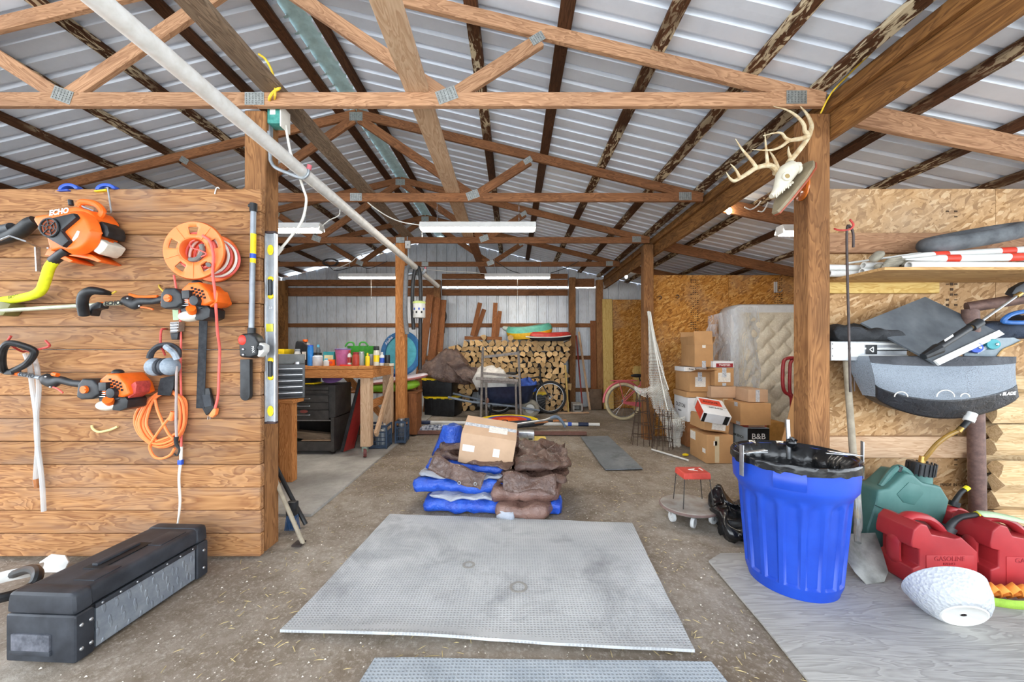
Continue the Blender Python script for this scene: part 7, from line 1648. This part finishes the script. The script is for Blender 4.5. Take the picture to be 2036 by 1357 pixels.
# back right corner
tag(beam('pale_board', V((1.16, 8.0, 0)), V((1.10, 8.03, .98)), .03, .11, W_PINE, up=(0, 1, 0)), 'pale board leaning on the right end of the woodpile', 'board')
r = thing('concrete_block', 'grey concrete block at the right end of the woodpile', 'block', (1.33, 7.95, 0)); b = MB(); b.box((1.33, 7.95, .025), (.2, .3, .05)); b.box((1.33, 7.95, .175), (.2, .3, .03)); b.box((1.245, 7.95, .1), (.03, .3, .13)); b.box((1.415, 7.95, .1), (.03, .3, .13)); b.box((1.33, 8.06, .1), (.15, .03, .13)); b.build('block_shell', M_CONC, r)
def tool(nm, lab, p0, p1, m, r_=.016): b = MB(); b.tube([p0, p1], r_, 8); return tag(b.build(nm, m, origin=p0), lab, 'handle')
tool('rake_handle', 'red long handle leaning beside the right back post', V((1.52, 8.3, 0)), V((1.42, 8.55, 1.62)), plain('red_handle', '#8e2f26', .5))
tag(beam('wood_stake', V((1.66, 8.2, 0)), V((1.47, 8.5, 1.70)), .025, .05, W_PALE), 'thin pale stake leaning beside the right back post', 'stake')
tag(beam('cedar_stake', V((1.79, 8.42, .0)), V((1.80, 8.55, 1.95)), .03, .13, W_RED, up=(1, 0, 0)), 'tall cedar board behind the rusty square shovel', 'board')
b = MB(); b.box((1.80, 8.3, .22), (.27, .03, .44), T(0, 0, 0)); tag(b.build('square_shovel', plain('rusty_blade', '#77614e', .8, c2='#5b4a3c', scale=12), bevel=.01, origin=(1.80, 8.3, 0)), 'rusty square shovel blade standing at the back wall', 'shovel')
tag(beam('floor_board', V((.9, 7.75, .014)), V((1.55, 7.8, .014)), .09, .025, W_PALE), 'thin board lying on the dirt by the bicycle wheel', 'board')
tag(beam('pine_plank', V((2.10, 8.35, 0)), V((2.10, 8.5, 2.43)), .04, .22, W_PINE, up=(1, 0, 0)), 'yellow pine plank standing beside the dark post', 'plank')
b = MB(); b.box((2.62, 8.5, 1.21), (.8, .012, 2.42)); tag(b.build('board_sheet', M_OSB2, origin=(2.62, 8.5, 0)), 'amber strand board sheet standing against the back wall', 'board')
r = thing('pine_crate', 'small yellow pine crate behind the pink bicycle', 'crate', (2.75, 8.1, .0)); 
for k in range(3): beam('crate_slat', (2.62+k*.12, 8.1, .02), (2.62+k*.12, 8.1, .95), .02, .11, W_PINE, r, up=(1, 0, 0))
beam('crate_rail', (2.55, 8.13, .1), (2.95, 8.13, .1), .02, .08, W_PINE, r); beam('crate_rail', (2.55, 8.13, .85), (2.95, 8.13, .85), .02, .08, W_PINE, r)
# ---------------------------------------------------------------- bay with mattress, boxes, net and pink bicycle
def b8(cx, cy, Y): return P(1160+cx/3.393, 540+cy/3.393, Y)
def c9(cx, cy): return (1330+cx/5.217, 660+cy/5.217)
for k, (px, y0, y1, seed) in enumerate(((1381, 555, 588, 1), (1381, 592, 660, 2), (1548, 553, 604, 3))):
    z0, z1 = P(px, y1, 5.79).z, P(px, y0, 5.79).z; n = int((z1-z0)/.03); b = MB(); random.seed(seed); X = P(px, 0, 5.79).x
    for i in range(n):
        for j in range(4):
            if random.random() < .75: b.box((X-.05+j*.033, 5.792, z0+(i+.5)*(z1-z0)/n), (random.uniform(.012, .028), .002, random.uniform(.005, .016)))
    b.build('ink_stamp', STAMP, WR2)
r = thing('wall_bracket', 'pair of white metal rails with a hook on the amber board wall', 'bracket', P(1541, 582, 5.78)); b = MB(); b.bar(P(1540, 561, 5.785), P(1540, 582, 5.785), .012, .03, (0, 1, 0)); b.bar(P(1543.5, 561, 5.785), P(1543.5, 582, 5.785), .012, .03, (0, 1, 0)); b.build('rail', WHT, r); b = MB(); b.tube(spline([P(1546, 581, 5.78), P(1552, 581, 5.74), P(1556, 577, 5.70)], 4), .008, 6); b.build('hook', STEEL, r)
for x, y, lab in ((1312, 592, 'small iron hook on the amber board nearer the net'), (1347, 590, 'small iron hook on the amber board above the open box')):
    b = MB(); b.tube([P(x, y, 5.76)+V((.025*math.cos(a*PI/5), 0, .025*math.sin(a*PI/5))) for a in range(-3, 5)], .006, 6); b.tube([P(x, y, 5.76)+V((-.01, 0, .02)), P(x, y, 5.79)+V((-.01, 0, .02))], .006, 6); tag(b.build('iron_hook', DKROD, origin=P(x, y, 5.76)), lab, 'hook')
# mattress in plastic
TICK = NT('mattress_ticking'); v_ = TICK.coord(rnd=False); n_ = TICK.noise(v_, 26, 4, .6, 2.0); TICK.bump(n_, .25, .006); TICK = TICK.out(TICK.mix(TICK.ramp(n_, [(.45, 0), (.6, 1)]), '#cfc6b2', '#ded7c6'), .7, 0, .3)
mx0, mx1, mz0, mz1, myf = 3.10, 4.75, .03, 1.955, 5.42
r = thing('mattress', 'cream quilted mattress in plastic standing against the amber wall', 'mattress', (3.9, 5.55, .0))
rc_ = .22
def rr_outline(x0, x1, z0, z1, rad, n=8):
    o = []
    for cx, cz, a0 in ((x1-rad, z0+rad, -90), (x1-rad, z1-rad, 0), (x0+rad, z1-rad, 90), (x0+rad, z0+rad, 180)):
        for k in range(n+1): a = R(a0+90*k/n); o.append((cx+rad*math.cos(a), cz+rad*math.sin(a)))
    return o
ol = rr_outline(mx0, mx1, mz0, mz1, .16); cx_, cz_ = (mx0+mx1)/2, (mz0+mz1)/2
b = MB(); b.loft([[V((cx_+(x-cx_)*s, y, cz_+(z-cz_)*s)) for x, z in ol] for y, s in ((5.76, .985), (5.74, 1), (5.46, 1), (5.43, .985), (5.425, .95))]); b.build('border', plain('mattress_border', '#d9dcdf', .5, dust=.04), r, smooth=50)
def quilt(u, v):
    x, z = mx0+.12+u*(mx1-mx0-.24), mz0+.12+v*(mz1-mz0-.24)
    du, dv = u*6, v*7
    h = abs(math.sin(PI*(du+.18*math.sin(2*PI*dv))+.0))*abs(math.sin(PI*(dv+.22*math.sin(2*PI*du))))
    ed = min(1, 14*min(u, 1-u, v, 1-v)); return V((x, 5.422-.045*(h**.45)*ed, z))
b = MB(); b.grid(quilt, 110, 120); b.build('quilted_panel', TICK, r, smooth=180)
FILM = NT('plastic_film'); v_ = FILM.coord((1, 1, .25), rnd=False); n_ = FILM.noise(v_, 9, 4, .7, 1.0); FILM.bump(n_, .9, .03); al_ = FILM.ramp(n_, [(.35, .12), (.75, .75)]); FILM.l.new(al_, FILM.b.inputs['Alpha']); FILM = FILM.out(lin('#dfe5ec'), .15, 0, .6)
b = MB(); b.grid(lambda u, v: V((2.86+.62*u+.05*math.sin(7*v+2)*(1-u)+.02*math.sin(19*v+11*u), 5.62-.24*min(1, u*2.2)+.018*math.sin(14*u+9*v), .12+1.8*v-.12*(1-u)**2*(v > .5)*(v-.5)*2)), 30, 36); b.build('plastic_wrap', FILM, r, smooth=180)
b = MB(); b.grid(lambda u, v: V((2.84+.14*u+.03*math.sin(13*v), 5.5+.05*math.sin(9*v+5*u), .95+.72*v)), 10, 24); b.build('loose_wrap', FILM, r, smooth=180)
# hand truck and cardboard sheet
b = MB(); RT = plain('red_tube', '#8f2328', .35, dust=.15)
r = thing('hand_truck', 'dark red hand truck with looped handle before the mattress', 'hand truck', (3.3, 4.9, 0))
b.tube(spline([b8(1440, 640, 4.90), b8(1440, 600, 4.90), b8(1420, 585, 4.90), b8(1370, 590, 4.90), b8(1348, 625, 4.90), b8(1345, 760, 4.90), b8(1360, 815, 4.90), b8(1395, 840, 4.90), b8(1405, 900, 4.90), V((b8(1405, 0, 4.90).x, 4.90, .0))], 5), .021, 10); b.tube(spline([b8(1500, 582, 4.92), b8(1430, 584, 4.92), b8(1400, 610, 4.92), b8(1393, 660, 4.92), b8(1393, 810, 4.92), b8(1420, 850, 4.92)], 5), .02, 10); b.build('tube_handle', RT, r)
b = MB(); b.box((b8(1460, 0, 4.9).x, 4.85, .012), (.3, .25, .02)); b.build('toe_plate', RT, r)
s0, s1 = b8(1292, 1190, 4.25), b8(1462, 660, 4.75); s0.z = 0.0
r = thing('cardboard_sheet', 'large flat cardboard sheet leaning behind the trash can', 'cardboard'); M_ = frame(s0, s1, (-.3, -1, .2)); L = (s1-s0).length; r.matrix_basis = M_
b = MB(); b.box((L/2, -.22, 0), (L, .44, .008)); b.build('sheet', CARD, r, local=True)
# cardboard boxes ----------------------------------------------------------------
WB = plain('white_box_board', '#dfe1e4', .6, dust=.03); LBB = plain('pale_blue_board', '#b9cbd8', .6, dust=.03)
def stackbox(lab, cpx, rpx, Y, depth, z0, z1, m=CARD, **k):
    "cpx/rpx: pixel columns of its front corners at distance Y"
    x0, x1 = (cpx-CXP)*Y/FPX, (rpx-CXP)*Y/FPX; rz = k.pop('rz', 0)
    return carton(lab, T((x0+x1)/2, Y+depth/2, z0, rz=rz), (x1-x0, depth, z1-z0-.004), m, **k)
ZT = lambda y, Y: HC-(y-CYP)*Y/FPX
stackbox('dark brown box under the white printed wine carton', 1367, 1410, 5.1, .42, 0.0, .34, plain('dark_card', '#8a5a35', .8))
stackbox('white wine carton with black lettering in the leftmost stack', 1367, 1408, 5.08, .42, .34, .665, WB, flaps=[('y', -1, 170), ('x', -1, 160)], labels=[('f', .35, .72, .16, .10, LBL, ('||| ||', .05, INK, 0, .01)), ('f', -.45, .32, .07, .07, INK), ('l', 0, .62, .36, .1, WB, ('DLETON', .075, INK, 0, .0)), ('l', .1, .38, .2, .05, WB, ('WINERY', .03, INK, 0, 0))])
stackbox('closed brown box lying between the wine carton and the labelled box', 1365, 1408, 5.07, .42, .667, .745, CARD)
stackbox('brown box with paper label and open flap in the leftmost stack', 1371, 1412, 5.05, .44, .747, 1.01, CARD, tape=('y', TAPEB), flaps=[('y', -1, 12)], labels=[('f', .05, .5, .14, .13, LBL)])
stackbox('white printed carton inside the labelled brown box', 1360, 1405, 5.12, .3, 1.012, 1.075, WB, labels=[('f', -.1, .5, .24, .045, LBL, ('Polar Bear', .035, INK, 0, 0))])
stackbox('open topped brown box crowning the leftmost stack', 1381, 1418, 5.03, .40, 1.077, 1.375, CARD, flaps=[('y', -1, 98), ('x', -1, 80), ('x', 1, 70), ('y', 1, 80)], labels=[('f', .0, .12, .05, .09, TAPEB), ('f', .0, .92, .045, .035, LBL)])
stackbox('lowest brown box of the middle stack behind the red printed carton', 1414, 1458, 4.98, .4, 0, .47, CARD2)
stackbox('brown box with pale tape third from the top of the middle stack', 1418, 1458, 4.97, .4, .47, .675, CARD, labels=[('f', .2, .5, .06, .19, TAPE)])
stackbox('plain brown box second from the top of the middle stack', 1414, 1463, 4.96, .42, .677, .832, CARD2)
stackbox('brown box with address label on top of the middle stack', 1421, 1459, 4.95, .38, .834, 1.07, CARD, tape=('y', TAPEB), labels=[('f', 0, .48, .16, .12, LBL), ('f', 0, .08, .05, .035, TAPEB)])
stackbox('flat white carton with red stripe on top of the middle stack', 1418, 1459, 4.97, .3, 1.072, 1.16, WB, labels=[('f', .1, .35, .22, .05, REDD, ('TWISTED', .035, WINK, 0, 0))])
stackbox('black fronted carton lettered B and B beside the trash can', 1486, 1530, 4.72, .42, 0, .335, LBB, labels=[('f', 0, .5, .27, .325, INK, ('B&B', .10, WINK, 0, .06)), ('l', .0, .6, .32, .1, LBB, ('BEAM BENCH', .045, INK, 0, 0)), ('l', 0, .12, .4, .07, INK)])
stackbox('thin brown carton with red edges on the black fronted one', 1480, 1524, 4.75, .36, .337, .385, plain('red_edge_card', '#a5493f', .7), labels=[('f', .1, .5, .2, .036, CARD2)])
stackbox('wide plain brown box above the black fronted carton', 1472, 1533, 4.62, .45, .387, .655, CARD, labels=[('l', -.6, .93, .07, .05, TAPEB), ('l', -.8, .08, .08, .04, TAPEB)])
stackbox('shallow taped brown box on top of the wide plain one', 1488, 1527, 4.70, .40, .657, .815, CARD2, labels=[('f', -.05, .5, .05, .15, TAPEB)])
stackbox('brown box on the floor behind the cardboard sheet', 1530, 1560, 4.95, .35, 0, .36, plain('amber_card', '#b07f3f', .8))
stackbox('large foreground brown box with paper sticker on its side', 1405, 1458, 4.36, .41, 0, .325, CARD, labels=[('l', .62, .8, .13, .1, LBL), ('l', -.7, .42, .07, .05, LBL), ('f', -.35, .72, .04, .05, LBL), ('f', -.22, .5, .05, .3, TAPE)])
carton('open slanted brown box sitting on the large foreground box', T(2.36, 4.60, .355, ry=R(7)), (.29, .36, .165), CARD, labels=[('f', .15, .35, .16, .08, LBL), ('f', .12, .75, .05, .07, TAPEB)])
carton('red and white printed wine carton tilted on the foreground boxes', T(2.33, 4.50, .535, rx=R(26), ry=R(9), rz=R(-6)), (.30, .34, .12), WB, labels=[('t', -.1, .45, .24, .12, plain('tomato_print', '#d2452c', .6), ('ROGUE', .05, INK, 0, 0)), ('l', -.1, .5, .24, .115, plain('tomato_print', '#d2452c', .6)), ('f', .72, .5, .05, .11, INK), ('f', -.9, .5, .035, .115, INK), ('t', .1, -.2, .2, .05, WB, ('RED BLEND', .03, INK, 0, 0))])
# ---------------------------------------------------------------- net, cages, sticks
NET = plain('net_cord', '#ecece6', .8, dust=.06)
r = thing('fishing_net', 'white fishing net hung on the timber post and trailing to the floor', 'net', b8(620, 1230, 5.0))
prof = [(270, 430, 452), (330, 437, 462), (450, 440, 488), (600, 440, 530), (700, 440, 548), (770, 446, 562), (850, 450, 585), (920, 470, 610), (1000, 520, 660), (1060, 545, 690), (1130, 565, 655), (1235, 605, 664)]
def netpt(u, v, off=0):
    t = v*(len(prof)-1); i = min(int(t), len(prof)-2); f = t-i; a, c_ = prof[i], prof[i+1]
    y = a[0]+(c_[0]-a[0])*f; x0 = a[1]+(c_[1]-a[1])*f; x1 = a[2]+(c_[2]-a[2])*f
    Y = 5.47-.35*max(0, v-.45)/.55+.035*math.sin(u*16+v*5)*min(1, v*3)+off
    return b8(x0+(x1-x0)*u, y, Y)
def net_layer(nm, fn, nu, nv, th):
    b = MB(); ids = {}; vs = []; es = []
    for j in range(nv+1):
        for i in range(nu+1): vs.append(fn((i+.5*(j % 2))/(nu+.5), j/nv))
    me = bpy.data.meshes.new(nm); W_ = nu+1
    for j in range(nv):
        for i in range(nu+1):
            k = i if j % 2 == 0 else i+1
            es.append((j*W_+i, (j+1)*W_+i))
            o = i-1 if j % 2 == 0 else i+1
            if 0 <= o <= nu: es.append((j*W_+i, (j+1)*W_+o))
    b = MB()
    for p, q in es: b.tube([vs[p], vs[q]], th, 3, cap=False)
    o = b.build(nm, NET, r, smooth=180); o['kind'] = 'stuff'
net_layer('net_mesh', lambda u, v: netpt(u, v), 13, 60, .003); net_layer('net_mesh', lambda u, v: netpt(u*.9+.08, v, .05), 12, 54, .003)
fp = [(770, 440, 560), (790, 395, 545), (800, 350, 500), (850, 375, 480), (900, 425, 520)]
net_layer('net_fold', lambda u, v: b8(345+u*215, 772+v*(30+90*u)+18*math.sin(6*u), 5.30-.06*math.sin(PI*u)+.03*math.sin(9*v)), 13, 12, .004)
net_layer('net_roll', lambda u, v: b8(560+u*125, 1030+50*math.sin(2*PI*v)*(.4+.6*u), 5.10-.09*math.cos(2*PI*v)), 9, 16, .004)
for pts in ([(440, 268), (462, 400), (505, 640), (560, 900), (600, 1060)], [(452, 275), (500, 560), (575, 800)], [(575, 1100), (578, 1160), (582, 1232)]):
    b = MB(); b.tube(spline([b8(x, y, 5.40-.0003*(y-268)) for x, y in pts], 4), .008, 6); b.build('head_rope', NET, r)
WIRE = plain('rusty_wire', '#4a3a30', .7, .4, .3)
for k, (x, y, lab) in enumerate(((1.78, 5.25, 'rusty wire plant cage leaning in front of the net post'), (1.97, 5.02, 'smaller rusty wire plant cage under the trailing net'))):
    r = thing('plant_cage', lab, 'wire cage', (x, y, 0)); H = .68 if k == 0 else .5; b = MB()
    for i in range(11):
        a = 2*PI*i/11+k; r0, r1 = (.13, .075) if k == 0 else (.12, .1); b.tube([(x+r0*math.cos(a)*1.15, y+r0*math.sin(a), 0), (x+r1*math.cos(a)+.01*math.sin(i*3), y+r1*math.sin(a), H+.05*math.sin(i*2.2))], .0045, 4)
    b.build('upright_wires', WIRE, r)
    for z in (.12, .28, .44, .6):
        if z < H: t = z/H; q = (.13 if k == 0 else .12)*(1-t)+(.075 if k == 0 else .1)*t; b = MB(); b.tube([(x+q*math.cos(2*PI*i/20)*1.1, y+q*math.sin(2*PI*i/20), z+.01*math.sin(i)) for i in range(20)], .0045, 4, closed=True); b.build('ring_wire', WIRE, r)
b = MB(); b.tube([G(1296, 896)+V((0, 0, .012)), G(1369, 918)+V((0, 0, .012))], .012, 10); tag(b.build('plastic_stick', WHT, origin=G(1330, 907)), 'white plastic stick on the dirt below the net', 'stick')
b = MB(); b.ell(G(1363, 908)+V((0, 0, .02)), (.04, .02, .018)); tag(b.build('yellow_float', YEL, origin=G(1363, 908)), 'small yellow float on the dirt beside the foreground box', 'float')
bicycle('bicycle', 'pink cruiser bicycle with cream tyres behind the net post', T(2.04, 7.05, 0, rz=R(4)), plain('cream_tyre', '#d8cba4', .7), plain('pink_paint', '#d86a72', .4), .32, STEEL, True)
# ---------------------------------------------------------------- loose cables under the roof
CB = plain('black_cable', '#2a2a2c', .6)
def cable(lab, pts, Y, m=CB, r_=.006):
    b = MB(); b.tube(spline([P(x, y, Y) for x, y in pts], 5), r_, 6); tag(b.build('cable', m, origin=P(*pts[0], Y)), lab, 'cable', 'loose cables')
cable('black cable sagging below the rear truss left of the middle post', [(648, 522), (665, 538), (690, 534), (712, 528), (735, 534), (770, 520)], 7.05)
cable('white cable bundle tied to the rear truss left of the middle post', [(662, 536), (680, 530), (700, 520), (714, 506), (722, 512)], 7.0, WCORD, .008)
cable('thin black cable drooping over the woodpile light', [(985, 520), (1020, 540), (1070, 548), (1120, 535), (1150, 520)], 7.1)
cable('thin white cable strung from the pipe hook towards the woodpile light', [(850, 536), (890, 540), (930, 541), (965, 545)], 7.0, WCORD)
r = thing('cable_coil', 'small black cable coil hung on the rear truss', 'cable', P(655, 530, 7.05))
for k in range(3): b = MB(); b.tube([P(655+k*2+14*math.cos(2*PI*i/20), 522+7*math.sin(2*PI*i/20), 7.1-.02*k) for i in range(20)], .007, 6, closed=True); b.build('loop', CB, r)
# ---------------------------------------------------------------- straw and grit
random.seed(8); b = MB()
STRAW = plain('straw', '#c9b583', .8, c2='#a8976b', scale=3)
n = 0
while n < 1500:
    Y = 1.35+5.5*random.random()**1.5; X = random.uniform(-1.9, 2.0)*(.5+.5*min(1, Y/3)) if Y < 6 else random.uniform(-1.5, 1.8)
    if nz3((X, Y, 0), 1.1, 3) < -.05 and random.random() < .7: continue
    n += 1; a = random.uniform(0, PI); l = random.uniform(.008, .045)*(1.6 if random.random() < .06 else 1); w_ = random.uniform(.0008, .002); d = V((math.cos(a)*l, math.sin(a)*l, 0)); p = V((X, Y, .004+.004*math.sin(X*3.1+1)*math.cos(Y*2.7)-.006)); s_ = V((-d.y, d.x, 0)).normalized()*w_
    b.add([p-d/2-s_, p+d/2-s_, p+d/2+s_, p-d/2+s_, p+V((0, 0, .003))], [(0, 1, 4), (1, 2, 4), (2, 3, 4), (3, 0, 4)])
o = b.build('straw', STRAW, smooth=0); o['kind'] = 'stuff'; o['label'] = 'dry straw bits strewn over the dirt floor'; o['category'] = 'straw'
b = MB(); n = 0
while n < 900:
    Y = 1.35+4.5*random.random()**1.4; X = random.uniform(-2.2, 2.0)
    n += 1; q = random.uniform(.002, .007); p = V((X, Y, -.004)); b.add([p+V((q, 0, 0)), p+V((-.6*q, .8*q, 0)), p+V((-.5*q, -.9*q, 0)), p+V((0, 0, q*.9))], [(0, 1, 3), (1, 2, 3), (2, 0, 3)])
o = b.build('grit', plain('pale_grit', '#cfc7ba', .9), smooth=0); o['kind'] = 'stuff'; o['label'] = 'pale wood chips and grit scattered on the dirt floor'; o['category'] = 'grit'
